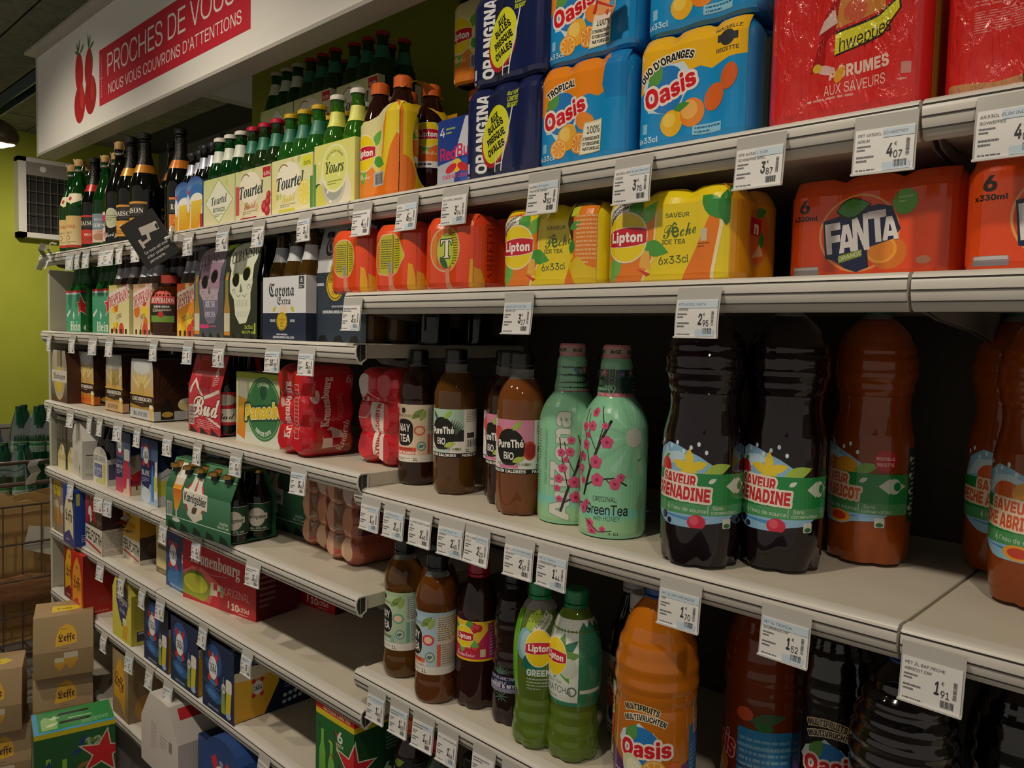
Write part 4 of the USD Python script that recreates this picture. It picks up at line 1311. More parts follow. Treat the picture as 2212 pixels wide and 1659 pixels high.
def lip_art(torn):
    w, h = 20.1, 12.1
    a = Art(w, h)
    a.add(rr(0, 0, w, h), "#ecd21c")
    a.add(Polygon([(0, 0), (6.4, 0), (8.4, 3.2), (8.8, 8.9), (6.8, 9.2), (5.4, 11.6), (2.4, 11.2), (0, 7.5)]), "#ea7e1e").add(Polygon([(6.6, 0), (8.6, 3.2), (9.0, 8.9), (8.7, 8.9), (8.3, 3.3), (6.2, 0)]), "#f5e3b0")
    lip_leaves(a, 4.4, 6.2, 3.5, spots=((140, 1.0), (40, 1.1), (-25, 1.25), (-120, 1.2), (70, 0.9), (-160, 0.9)))
    a.add(Polygon([(6.2, 2.2), (8.2, 1.6), (7.8, 4.2), (6.6, 4.4)]), "#efb44a").add(Polygon([(5.8, 2.0), (8.2, 1.2), (7.4, 0.9)]), "#c9402a")
    lipton(a, 4.2, 6.2, 3.1, sy=1.05)
    g = Point(4.2, 6.2).buffer(4.9).difference(Point(4.2, 6.2).buffer(3.5)).intersection(Polygon([(4.2, 6.2), (-3, 8), (1, 14), (5, 14)]))
    a.add(g, "#f3efe2").txt("DELICIEUSEMENT", 2.5, 10.15, 0.45, "#2e3a2e", "black", w=4.6, rot=38, arc=4.6).txt("RAFRAICHISSANT", 2.8, 9.6, 0.42, "#2e3a2e", "black", w=4.2, rot=36, arc=4.1)
    a.txt("SAVEUR", 12.0, 8.6, 0.6, "#5d6a28", "bold").txt("Pêche", 12.4, 6.8, 1.9, "#4d6a2a", "script", w=5.0, rot=6).txt("ICE TEA", 11.6, 5.2, 0.6, "#5d6a28", "bold").txt("6x33cl", 11.6, 2.9, 1.0, "#4a5f2a", "reg", rot=3)
    if torn:
        a.add(Polygon([(13.4, 0), (17.2, 0), (15.2, 4)]), "#e9761c").add(Polygon([(14.8, 12.1), (14.2, 9), (15.2, 6), (17.4, 2.8), (20.1, 1.6), (20.1, 12.1)]), "#3a3220")
        a.add(rr(15.4, 2.2, 19.9, 11.4, 0.6), "#e7801e").add(rr(14.9, 10.0, 16.4, 11.4), "#c9cf3a").add(leaf(14.6, 8.2, 2.4, 1.1, 20), "#4f9f3e").add(leaf(15, 4.6, 2.2, 1.3, 80), "#3f8a3a")
        a.lines(16.0, 3.0, 19.6, 10.2, 12, "#f2c084", 9).add(Polygon([(14.4, 3), (16.5, 4.2), (18, 2.8), (20, 2.2), (20, 0), (16, 0)]), "#e2c21c")
    else:
        a.add(Polygon([(12.6, 0), (15.0, 4.4), (17.4, 9.4), (17.9, 9.4), (18.2, 5), (17.2, 0)]), "#ea7c1c").add(Polygon([(17.0, 0), (18.4, 8.6), (18.8, 8.6), (17.5, 0)]), "#f5e3b0")
        a.add(leaf(15.6, 10.8, 5.2, 2.4, -42), "#3c8f3c").add(leaf(18.8, 6.8, 5.6, 2.2, 86), "#2f7f38").add(rr(15.6, 5.0, 16.5, 6.6, 0.1), "#cfc6a8").lines(15.1, 4.2, 16.9, 4.9, 2, "#7a4a1a")
    return a


sd = Art(13.4, 12.1, "#df9a1c")
sd.add(ell(6.6, 6.0, 2.9, 4.0), "#c98a4a").add(ell(6.6, 6.0, 2.5, 3.6), "#d86a2a").add(rr(4.4, 6.0, 7.6, 8.2), "#c01f2e").txt("n", 6.4, 7.1, 1.8, "#efe6d8", "black").add(leaf(6.2, 8.6, 2.6, 1.4, 20), "#3f8a3a").add(leaf(7.6, 4.4, 2.4, 1.3, 85), "#3f8a3a").add(Polygon([(5, 3.0), (8.2, 3.6), (7.4, 5)]), "#d8b07a")
cans("yellow peach iced tea can pack with torn film baring a can", -0.79, 0.015, zR2, CAN6W, "#ecd21c", lip_art(True))
cans("yellow peach iced tea can pack whole, beside the gap before the orange packs", -0.582, 0.012, zR2, CAN6W, "#ecd21c", lip_art(False), FILM, sd)


def fanta_art():
    w, h = 20.1, 12.1
    a = Art(w, h)
    a.add(rr(0, 0, w, h), "#ea4a16", "#e8521a")
    a.add(Point(9.0, 5.4).buffer(4.5).difference(Point(9, 5.4).buffer(4.25)), "#f0a45a")
    a.add(ell(12.4, 3.0, 2.0, 1.9), "#d9741c").add(ell(11.6, 3.4, 1.7, 1.6), "#f0a436").add(ell(11.6, 3.4, 1.35, 1.3), "#e58a24")
    a.add(Polygon([(4.9, 7.0), (6.6, 7.5), (8.0, 7.9), (11.2, 8.5), (12.6, 8.2), (13.6, 5.6), (12.8, 4.5), (10.2, 3.6), (10.4, 1.4), (9.0, 0.9), (7.6, 1.4), (6.2, 2.4), (5.3, 2.6)]), "#16204a")
    for ch, x, y, hh, ww in (("F", 6.1, 4.95, 3.6, 1.9), ("A", 7.7, 4.9, 3.2, 2.0), ("N", 9.35, 5.4, 4.2, 2.1), ("T", 11.2, 6.0, 3.6, 2.0), ("A", 12.5, 5.75, 2.6, 1.7)):
        a.txt(ch, x, y, hh, "#e6e2e2", "black", w=ww, rot=6)
    a.add(leaf(6.3, 8.0, 4.2, 2.5, 8), "#1d2a1c").add(leaf(6.5, 8.1, 3.8, 2.1, 8), "#4b9440").add(ell(14.0, 8.6, 1.35, 1.45), "#5fae3a").lines(13.2, 8.4, 14.8, 9.4, 2, "#9fd07a")
    a.add(Polygon([(6.8, 2.0), (9.6, 2.7), (9.6, 3.5), (6.8, 2.9)]), "#7f9a3a").txt("ORANGE", 8.2, 2.8, 0.5, "#d9dfb0", "bold", rot=12)
    a.txt("6", 2.6, 8.9, 1.6, "#2a1712", "black").txt("x330ml", 2.7, 7.5, 0.6, "#2a1712", "black").add(rr(1.3, 0.7, 4.6, 1.7, 0.15), "#8f8c92").add(rr(1.4, 1.3, 4.5, 1.65), "#c9c4c8").add(ell(16.2, 2.0, 0.8, 0.45), "#c98a6a")
    return a


fa = cans("orange can pack with a navy emblem, set back in the shelf's shade", -0.345, 0.07, zR2, CAN6W, "#ea4a16", fanta_art())
cans("orange can pack with a navy emblem, nearer the rail at the right edge", -0.14, 0.035, zR2, CAN6W, "#ea4a16", fanta_art())
dup(fa, "orange can pack in deep shadow behind, seen in the gap after the yellow packs", (-0.42, 0.27, zR2))
dup(fa, "orange can pack in deep shadow behind the nearest orange pack", (-0.2, 0.28, zR2))

# ------------------------------------------------------------------ second left shelf: green, tequila and skull packs
z2, z3, z4, z5, z6, z7 = (ZS["L%d" % i][0] for i in (2, 3, 4, 5, 6, 7))


def green_art(w, h, face):
    a = Art(w, h)
    a.add(a.clip, "#1f7d3a" if face == "s" else "#3f9b74", "#1d7a3c" if face == "s" else "#4fa687")
    a.add(rr(0, h - 0.7, w, h), "#d02a35").add(rr(0, h - 1.3, w, h - 0.7), "#cfd7e6" if face == "f" else "#27407f")
    if face == "f":
        a.add(star(w * 0.98, h * 0.62, 4.4), "#f2efe8").add(star(w * 0.98, h * 0.62, 3.7), "#dc2a2c")
        a.txt("Hein", w * 0.62, 2.2, 3.4, WHITE, "serif", w=w * 0.7).txt("6", w * 0.52, 6.0, 2.0, WHITE, "black").add(Polygon([(0.5, 6), (4.4, 8), (4.6, 7.2), (1, 5)]), "#dfe8dc").lines(w * 0.46, 4.4, w * 0.62, 5.0, 1, WHITE)
    else:
        a.add(star(0.0, h * 0.62, 4.4), "#f2efe8").add(star(0.0, h * 0.62, 3.7), "#dc2a2c")
        a.txt("ek", w * 0.42, 2.2, 3.6, WHITE, "serif", w=w * 0.75).txt("6", w * 0.55, 6.2, 1.9, WHITE, "black").lines(w * 0.4, 4.9, w * 0.8, 5.5, 1, WHITE).lines(w * 0.3, 8.4, w * 0.9, 12.0, 6, "#9fc8a0")
    return a


ga = lambda: (green_art(15.0, 14.4, "f"), green_art(12.6, 14.4, "s"))
LG = mat("#2a8f3a", 0.05, 0.6, trans=0.7, ior=1.4)
f_, s_ = ga()
carrier("green beer carrier with a red star at the far left end of its shelf", -3.115, -2.965, 0.06, 0.144, 0.126, "#2b8a4c", f_, LG, mat("#2f8a3c", 0.3), neckmat("#3f6b4a"), 3, z2, 1.06, s_)
f_, s_ = ga()
carrier("green beer carrier with a red star, second, partly hidden by a pale carton", -2.85, -2.7, 0.06, 0.142, 0.126, "#2b8a4c", f_, LG, mat("#2f8a3c", 0.3), neckmat("#3f6b4a"), 3, z2, 1.06, s_)


def desp_art(w, h, c1, c2, c3, word):
    a = Art(w, h)
    a.add(a.clip, c1, c2)
    rn = random.Random(ord(word[0]) + len(word))
    for i in range(7):
        a.add(ell(rn.uniform(0, w), rn.uniform(0, h), rn.uniform(1, 2.5), rn.uniform(0.8, 2)), ("#e9c83a", "#d8742c", "#cf3a34", "#e8d89a", "#a9b84a")[i % 5])
    z = [(0, h * 0.50)] + [(w * k / 12, h * (0.50 + 0.22 * k / 12) + (0.25 if k % 2 else -0.1)) for k in range(1, 13)] + [(w * k / 12, h * (0.82 + 0.18 * k / 12) + (0.25 if k % 2 else -0.1)) for k in range(12, -1, -1)]
    a.add(Polygon(z).buffer(0.01), c3)
    a.txt("DESPERADOS", w * 0.52, h * 0.75, h * 0.23, "#b41f28", "serif", w=w * 1.02, rot=math.degrees(math.atan(0.2 * h / w)))
    a.txt(word, w * 0.5, h * 0.36, 1.3, "#8a7a4a", "bold", rot=10).add(ell(w * 0.62, 0.8, 2.2, 2.6), "#cf4a3a").add(Polygon([(w * 0.3, 0), (w * 0.5, 5), (w * 0.36, 0)]), "#5c9a3c")
    for k in range(4):
        a.add(rr(w * (0.1 + 0.23 * k), 0, w * (0.2 + 0.23 * k), 1.5, 0.3), "#3a2a1a")
    return a


CLRNECK = mat("#6a5f52", 0.05, 0.6, trans=0.7, ior=1.4)
carrier("pale yellow-green beer carrier with a slanted lettered ribbon, after the green packs", -2.64, -2.475, 0.04, 0.15, 0.126, "#d8d79a", desp_art(16.5, 15, "#e6e0b0", "#d9cf86", "#ecd9d4", "LIME"), CLRNECK, SILVER, SILVER, 3, z2, 1.08)
carrier("pink and cream beer carrier with a slanted ribbon, beside the round bottle", -2.455, -2.315, 0.045, 0.148, 0.126, "#d9c89a", desp_art(14.0, 14.8, "#dfd0a2", "#d8b08a", "#e9d3cf", "RED"), CLRNECK, SILVER, SILVER, 3, z2, 1.08)
carrier("bright yellow and red beer carrier with a bold slanted ribbon", -2.16, -2.03, 0.05, 0.142, 0.126, "#d9a52a", desp_art(13.0, 14.2, "#e8b92a", "#d8542a", "#ebe0cc", "TEQUILA"), CLRNECK, SILVER, SILVER, 3, z2, 1.08)
t = thing("flask_bottle", "rounded amber glass bottle with a dark and red label between the ribboned packs", "bottle", (-2.265, 0.075, z2), 35)
FL = spline([(0, 0), (4.4, 0), (5.2, 0.8), (5.3, 4), (5.3, 8.6), (4.9, 11.2), (3.6, 13.2), (2.0, 14.0), (1.9, 14.6), (1.9, 17.6), (0, 17.6)], 3)
part(t, "bottle", at(lathe(FL, 28)), mat("#5a2a0c", 0.05, 0.6, trans=0.55), smooth=60)
part(t, "collar", lathe([(2.0, 14.6), (2.45, 14.7), (2.45, 16.9), (1.9, 17.0)], 20), mat("#c3493f", 0.4))
a = Art(7.6, 9.6)
a.add(rr(0, 0, 7.6, 7.2, 0.2), "#2a1a12").add(rr(0.2, 0.2, 7.4, 2.0), "#6f9a3a").add(ell(3.8, 7.0, 3.4, 2.2), "#3a2418").add(ell(3.8, 7.2, 3.0, 1.9), "#c9352e").add(rr(-0.2, 5.2, 7.8, 7.4), "#b01f2a").txt("DESPERADOS", 3.8, 6.3, 1.6, "#efe3d0", "serif", w=7.2).txt("BIERE BEER", 3.8, 4.5, 0.6, WHITE, "bold").lines(1, 2.9, 6.6, 4.0, 3, "#d8c8b0").add(ell(3.8, 2.3, 0.8), "#c9252c")
lay(t, "label", a, around(prof_r(FL), 5, 0.035, 0.076), PAPER, maxedge=0.7, vl=[9.6 * k / 8 for k in range(9)])


def skull_art(w, h, dark):
    a = Art(w, h)
    bgc, bone, ink = ("#2c3026", "#e6ead4", "#2b2f28") if dark else ("#4a4d58", "#b9a5b4", "#5f5a66")
    a.add(a.clip, bgc, "#3a3f34" if dark else "#5a5f6e")
    sk = Polygon([(w * 0.24, h * 0.93), (w * 0.5, h * 1.0), (w * 0.82, h * 0.98), (w * 0.95, h * 0.93), (w * 0.9, h * 0.8), (w * 0.84, h * 0.74), (w * 0.86, h * 0.56), (w * 0.8, h * 0.46), (w * 0.8, h * 0.3), (w * 0.68, h * 0.17), (w * 0.5, h * 0.16), (w * 0.38, h * 0.24), (w * 0.34, h * 0.4), (w * 0.22, h * 0.48), (w * 0.22, h * 0.7), (w * 0.14, h * 0.76), (w * 0.14, h * 0.86)]).buffer(0.25)
    a.add(sk, bone)
    if not dark:
        a.add(sk.intersection(rr(0, h * 0.52, w, h * 0.8)), "#a8879e").add(sk.buffer(-0.1).intersection(rr(0, 0, w, h * 0.4)), "#77748a")
    a.txt("CUBANISTO", w * 0.55, h * 0.86, h * 0.125, ink, "serif", w=w * 0.76, rot=9)
    for x, y in ((0.38, 0.60), (0.68, 0.655)):
        a.add(ell(w * x, h * y, w * 0.115, h * 0.075, 8), "#c3cf5a" if dark else "#6a4a6a").add(ell(w * x, h * y - 0.15, w * 0.10, h * 0.068, 8), "#0d0b09")
    a.add(Polygon([(w * 0.53, h * 0.56), (w * 0.58, h * 0.48), (w * 0.54, h * 0.465), (w * 0.49, h * 0.47)]), "#6f7468")
    for s, cx in ((1, 0.76), (-1, 0.33)):
        q = np.linspace(0, 4.2, 14)
        a.add(LineString([(w * cx + s * 0.95 * math.cos(k) * (1 - k / 6), h * (0.49 + 0.02 * s) + 0.95 * math.sin(k) * (1 - k / 6)) for k in q]).buffer(0.11), "#8a8f80")
        a.add(LineString([(w * (0.55 + 0.03 * s), h * 0.44), (w * (0.55 + 0.1 * s), h * 0.42), (w * (0.55 + 0.15 * s), h * 0.45)]).buffer(0.1), "#8a8f80")
    a.txt("RUM" if not dark else "BEER", w * 0.56, h * 0.36, h * 0.07, "#d8d3de" if not dark else "#c6ccb6", "serif").txt("SPICES" if not dark else "MOJITO", w * 0.56, h * 0.25, h * 0.055, "#cfcad8" if not dark else "#c9cfba", "serif", w=w * 0.34)
    b = [(0.02, 0.03), (0.02, 0.3), (0.06, 0.44), (0.06, 0.68), (0.15, 0.68), (0.15, 0.44), (0.2, 0.3), (0.2, 0.03)]
    a.add(Polygon([(w * x, h * y) for x, y in b]), "#d98a2a", "#7d8a4a").add(rr(w * 0.02, h * 0.07, w * 0.2, h * 0.26), "#d9cfae")
    if dark:
        a.add(Polygon([(0, h * 0.9), (w * 0.3, h * 0.96), (w * 0.36, h), (w * 0.02, h)]), "#9fd02c").txt("3x33cl", w * 0.76, h * 0.12, 0.9, "#b5cf3a", "bold").txt("Alc 5.9% vol", w * 0.74, h * 0.07, 0.7, "#b5cf3a", "bold").add(rr(w * 0.92, h * 0.05, w * 0.96, h * 0.16), "#b5cf3a")
    else:
        a.add(rr(w * 0.22, h * 0.1, w * 0.52, h * 0.14), "#d8407e").lines(w * 0.55, h * 0.1, w * 0.9, h * 0.14, 1, "#b0607e")
    for k in range(3):
        a.add(Polygon([(w * (0.28 + 0.25 * k), 0), (w * (0.30 + 0.25 * k), h * 0.06), (w * (0.42 + 0.25 * k), 0)]), "#0e0d0b")
    return a


def skull_pack(label, x, y, dark):
    w, d, h = 0.165, 0.066, 0.226
    t = thing("bottle_sleeve", label, "beer pack", (x, y, z2))
    sleeve(t, w, d, h, "#33372c" if dark else "#565a68", 0.14, 0.036, skull_art(16.5, 23.4, dark))
    for i in range(3):
        pack_bottle(t, -w / 2 + w / 3 * (i + 0.5), d / 2, DARKGLASS, BLCAP, 0.0, k=1.04)
    return t


skull_pack("grey-violet bottle sleeve printed with a mauve skull", -1.94, 0.035, False)
skull_pack("black bottle sleeve printed with a large white skull and a lime flag", -1.765, 0.03, True)
t = thing("beer_bottle", "dark beer bottle with small print showing past the white-skull sleeve", "bottle", (-1.665, 0.11, z2), 50)
P = [(r * 1.08, z * 1.08) for r, z in BEER]
part(t, "bottle", lathe(P, 22), BROWNGLASS, smooth=60)
part(t, "cap", lathe([(r * 1.08, z * 1.08) for r, z in BCAP], 18), BLCAP)
a = Art(7, 8.5)
a.add(rr(0, 0, 2.2, 8.5), "#a34a22").add(rr(2.2, 0, 7, 8.5), "#241a16").lines(2.6, 1.8, 6.6, 8.2, 18, "#b5aaa0").add(ell(3.2, 0.9, 0.6), "#cfc6bc").add(ell(5.0, 0.9, 0.6), "#cfc6bc")
lay(t, "label", a, around(0.0325, 0, 0.03, 0.07), PAPER, maxedge=0.6)


def corona_art(w, h, tall):
    a = Art(w, h)
    a.add(rr(0, 0, w, h * (0.43 if not tall else 0.58)), "#232c46" if not tall else "#2f3b4a").add(rr(0, h * (0.43 if not tall else 0.58), w, h), "#dfe2e6" if not tall else "#d3d7d8")
    if tall:
        a.add(rr(0, h * 0.83, w, h), "#b9bfc2")
        a.txt("Corona", w * 0.48, h * 0.80, h * 0.14, "#40464c", "frak", w=w * 0.74).add(ell(w * 0.4, h * 0.62, 2, 1), "#cfc24a")
        a.add(ell(w * 0.43, h * 0.48, w * 0.17, h * 0.14), "#d8b01e").add(ell(w * 0.43, h * 0.48, w * 0.15, h * 0.125), "#1f2838").add(ell(w * 0.43, h * 0.48, w * 0.14, h * 0.118), "#dcb822")
        for i, s in enumerate(("LA", "CERVEZA", "MAS", "FINA")):
            a.txt(s, w * 0.43, h * (0.56 - 0.052 * i), h * 0.032, "#4a4a22", "reg")
        a.txt("DESDE", w * 0.14, h * 0.48, 0.6, "#dfe3e6", "black").txt("HECHO EN MEXICO", w * 0.5, h * 0.295, 0.4, "#cfd5da", "bold").txt("CERVECERIA MODELO S. DE R.L. DE C.V.", w * 0.5, h * 0.25, 0.6, "#dfe3e6", "black", w=w * 0.62)
        for k in range(3):
            a.add(Polygon([(w * (0.10 + 0.3 * k), 0), (w * (0.14 + 0.3 * k), h * 0.05), (w * (0.24 + 0.3 * k), h * 0.06), (w * (0.3 + 0.3 * k), 0)]), "#17181a")
    else:
        a.txt("Corona", w * 0.44, h * 0.79, h * 0.2, "#3a3f46", "frak", w=w * 0.6, fat=0.02).txt("Extra", w * 0.5, h * 0.62, h * 0.12, "#3a3f46", "frak", w=w * 0.32)
        a.add(ell(w * 0.5, h * 0.48, 1.5, 1.1), "#ecd9b8").add(ell(w * 0.28, h * 0.49, 0.8, 0.5, 40), "#c9c63a").add(ell(w * 0.7, h * 0.49, 0.8, 0.5, -40), "#c9c63a").add(rr(w * 0.84, h * 0.8, w * 0.96, h * 0.99), "#4a4f56").txt("6", w * 0.9, h * 0.93, 1.0, WHITE).lines(w * 0.85, h * 0.81, w * 0.95, h * 0.87, 2, "#c9ccd0")
        a.add(ell(w * 0.46, h * 0.30, w * 0.125, h * 0.145), "#dcb822").add(ell(w * 0.46, h * 0.30, w * 0.115, h * 0.132).difference(ell(w * 0.46, h * 0.30, w * 0.108, h * 0.125)), "#3a3f2a")
        for i, s in enumerate(("LA", "CERVEZA", "MAS", "FINA")):
            a.txt(s, w * 0.46, h * (0.38 - 0.052 * i), h * 0.033, "#6a6222", "reg")
        a.txt("SINCE", w * 0.24, h * 0.31, 0.55, "#d8dde4", "black").txt("1925", w * 0.7, h * 0.31, 0.55, "#d8dde4", "black").txt("HECHO EN MEXICO", w * 0.46, h * 0.095, 0.35, "#d8dde4", "black").txt("CERVECERIA MODELO S. DE R.L. DE C.V.", w * 0.5, h * 0.05, 0.5, "#d8dde4", "black", w=w * 0.5)
    return a


AMB = mat("#7d5a24", 0.05, 0.6, trans=0.7, ior=1.4)
sd = Art(12.6, 14.0)
sd.add(rr(0, 0, 12.6, 6.0), "#1d2438").add(rr(0, 6, 12.6, 14), "#c9ccd0")
carrier("white and navy beer carrier with black gothic lettering", -1.655, -1.474, 0.03, 0.14, 0.126, "#23293c", corona_art(18.1, 14.0, False), AMB, BLCAP, mat("#c9cdd0", 0.4), 3, z2, 1.1, sd)
t = thing("bottle_sleeve", "tall white and slate bottle sleeve behind the orange can packs", "beer pack", (-1.39, 0.055, z2))
sleeve(t, 0.192, 0.126, 0.245, "#313c4a", 0.135, 0.07, corona_art(19.2, 25.1, True))
for j in (0, 1):
    for i in range(3):
        pack_bottle(t, -0.064 + 0.064 * i, 0.0325 + 0.06 * j, CLEARBEER, BLCAP, k=1.06)
dk = None
for i, (x, y) in enumerate([(-1.585, 0.26), (-1.50, 0.28), (-1.21, 0.16), (-1.235, 0.30)]):
    lab = "dark beer bottle in shadow behind the %s" % ("navy and white carrier, left", "navy and white carrier, right", "hanging ticket at the shelf's end", "row at the shelf's far end")[i]
    if dk is None:
        dk = thing("dark_bottle", lab, "bottle", (x, y, z2))
        part(dk, "bottle", lathe(P, 20), DARKGLASS, smooth=60)
        part(dk, "cap", lathe([(r * 1.08, z * 1.08) for r, z in BCAP], 16), BLCAP)
    else:
        dup(dk, lab, (x, y, z2))

# ------------------------------------------------------------------ third left shelf: abbey cartons, red packs


def grim_front(w, h, kind):
    a = Art(w, h)
    body, foot, word = dict(r=("#3a2416", "#d9742a", "AMBREE"), b=("#3a2618", "#d3ab7e", "BLONDE"), w=("#3a2618", "#c9ccce", "BLANCHE"))[kind]
    a.add(rr(0, 0, w, h), "#4a2f1c")
    a.add(rr(0.6, h * 0.42, w - 0.6, h), "#d9b05a", "#b9c0c6" if kind != "r" else "#b5b4b0").add(ell(w * 0.5, h * 0.86, w * 0.34, h * 0.12), "#d3d6d6")
    for s in (-1, 1):
        for i in range(5):
            a.add(leaf(w * 0.5, h * 0.47, h * (0.30 + 0.045 * i), h * 0.075, 90 + s * (6 + 13 * i)), ("#e9d392", "#dcbf70")[i % 2])
    a.add(ell(w * 0.5, h * 0.52, w * 0.10, h * 0.1), "#cfae5c").add(rr(0, h * 0.405, w, h * 0.43), "#d9b05a")
    a.add(rr(0, h * 0.25, w, h * 0.40), body).txt("GRIMBERGEN", w * 0.5, h * 0.345, h * 0.062, "#efe8da", "serif", w=w * 0.82, fat=0.03).lines(w * 0.2, h * 0.275, w * 0.8, h * 0.295, 1, "#d8cdb8")
    a.add(Polygon([(0, h * 0.25), (w * 0.5, h * 0.21), (w, h * 0.25), (w, h * 0.19), (w * 0.5, h * 0.15), (0, h * 0.19)]), "#b98f3c")
    a.add(rr(0, h * 0.02, w, h * 0.18), foot).txt(word, w * 0.44, h * 0.10, h * 0.075, "#4a3a2c" if kind != "r" else "#c9541a", "serif", w=w * 0.6)
    glass_beer(a, w * 0.88, h * 0.02, w * 0.14, h * 0.25, "#e4c05a")
    a.add(rr(0, 0, w, h * 0.02), "#5a3a24")
    return a


def grim_side(d, h, kind):
    a = Art(d, h, "#33180c")
    foot = dict(r="#c9642a", b="#cfa87c", w="#b9bcbe")[kind]
    rn = random.Random(3)
    for i in range(22):
        q = rn.uniform(0.3, 2.2)
        a.add(line([(0.5, h * 0.3), (0.5 + d * 0.5 * math.cos(q), h * 0.3 + h * 0.55 * math.sin(q))], 0.12), "#5a3218")
    for i in range(4):
        for s in (-1, 1):
            a.add(leaf(d * 0.62, h * 0.62, h * 0.2, h * 0.05, 90 + s * (10 + 20 * i)), "#6a4a26")
    a.txt("GRIMBERGEN", d * 0.66, h * 0.61, 0.95, "#c9bda8", "serif", w=d * 0.5).add(rr(d * 0.42, h * 0.50, d * 0.68, h * 0.545), "#b9b3a8")
    a.add(rr(0, 0.4, d, h * 0.17), foot).lines(d * 0.66, h * 0.18, d * 0.98, h * 0.36, 9, "#a99a86").lines(d * 0.7, 0.6, d * 0.96, h * 0.16, 4, "#8a8a8a")
    a.add(Polygon([(d * 0.08, h * 0.04), (d * 0.24, h * 0.04), (d * 0.24, h * 0.22), (d * 0.19, h * 0.28), (d * 0.19, h * 0.36), (d * 0.13, h * 0.36), (d * 0.13, h * 0.28), (d * 0.08, h * 0.22)]), "#1c0f08").add(ell(d * 0.16, h * 0.12, d * 0.07, h * 0.045), "#c9a24a")
    gc = "#c9742a" if kind == "r" else "#e3d79a"
    g = ell(d * 0.40, h * 0.27, d * 0.11, h * 0.105)
    a.add(g, gc).add(g.intersection(rr(0, h * 0.305, d, h)), "#f0e8d4").add(rr(d * 0.39, h * 0.05, d * 0.41, h * 0.17), "#dcd6c8").add(ell(d * 0.40, h * 0.05, d * 0.07, h * 0.012), "#dcd6c8")
    return a


def grim(label, x0, x1, y, kind, rz=0, h=0.183):
    w = x1 - x0
    t = thing("beer_carton", label, "beer pack", ((x0 + x1) / 2, y, z3), rz)
    house(t, w, 0.235, h, "#3a2012", h * 0.56, w * 0.86, grim_front(w * 100, h * 100, kind), split_fold(grim_side(23.5, h * 100 * 1.01, kind), h * 56))


t = thing("beer_carton", "grey-topped abbey beer carton with a white name band, leftmost on its shelf", "beer pack", (-3.10, 0.03, z3))
a = Art(17, 18.5)
a.add(rr(0, 0, 17, 18.5), "#4a2a1a", "#b9b6ae").add(ell(8.5, 9.4, 6.4, 8.6), "#c9b05a").add(ell(8.5, 9.4, 5.8, 8.0), "#b3ab94").add(ell(8.5, 8, 3.6, 4.6), "#d8b93a").add(rr(0.3, 7.2, 16.7, 11.4), "#d6cfc2").txt("Wolbergem", 8.5, 9.3, 2.0, "#4a4238", "frak", w=13)
house(t, 0.17, 0.16, 0.185, "#4a2616", 0.12, 0.13, a)
grim("brown abbey beer carton with an orange foot band, second on its shelf", -3.045, -2.885, 0.075, "r")
grim("brown abbey beer carton with a beige foot band, third on its shelf", -2.735, -2.585, 0.06, "b")
grim("brown abbey beer carton with a white foot band and a wine-glass side", -2.475, -2.298, 0.042, "w", h=0.18)

w, d, h = 0.183, 0.125, 0.205
t = thing("bottle_sleeve", "red six-bottle sleeve with white script lettering", "beer pack", (-1.985, 0.045, z3))
a = Art(18.3, 21.2)
a.add(rr(0, 0, 18.3, 21.2), "#c01f30", "#c8444f").add(rr(4, 16.5, 14, 19.2), "#b81a28").add(rr(2, 15, 16, 16.4), "#d2666c")
a.add(line([(1.0, 10.4), (3.4, 14.0), (8.6, 9.3), (13.2, 10.4), (17.6, 11.6)], 0.9), "#e4ded2").add(line([(1.0, 3.8), (9, 5.0), (18.2, 2.6)], 0.6), "#e4ded2")
a.txt("Bud", 9.6, 7.6, 5.6, "#efe9dc", "script", w=15.5, fat=0.14, out=("#8a1420", 0.3)).txt("6", 14.6, 16.3, 2.2, "#efe4dc", "black").lines(13.2, 12.6, 16.2, 15.0, 5, "#e6c3bf").add(rr(0.5, 2.0, 3.4, 7.2), "#cfc9c6").bars(0.7, 2.2, 3.2, 7.0, n=16, across=True).lines(5, 1.4, 17, 3.8, 5, "#dda8a4")
for k in range(3):
    a.add(Polygon([(0.8 + 6.0 * k, 0), (1.2 + 6 * k, 1.8), (5.6 + 6 * k, 0.1), (5.8 + 6 * k, 0)]), "#14110f")
sleeve(t, w, d, h, "#b01d2c", 0.12, 0.08, a)
for j in (0, 1):
    for i in range(3):
        pack_bottle(t, -0.061 + 0.061 * i, 0.031 + 0.062 * j, DARKGLASS, BLCAP, k=0.98)
la = Art(8.2, 8.4)
la.add(la.clip, "#c22430").add(ell(3.6, 6.4, 3.2, 1.4), "#c9c3b4").add(rr(0.5, 0.8, 6.8, 4.2), "#e6e0d2").txt("Bud", 3.6, 2.4, 1.8, "#33201c", "script")
lay(t, "bottle_label", la, lambda u, v, e, f=around(0.0298, 62, 0.03, 0.082): f(u, v, e) + [0.061, 0.031, 0], PAPER, maxedge=0.6)

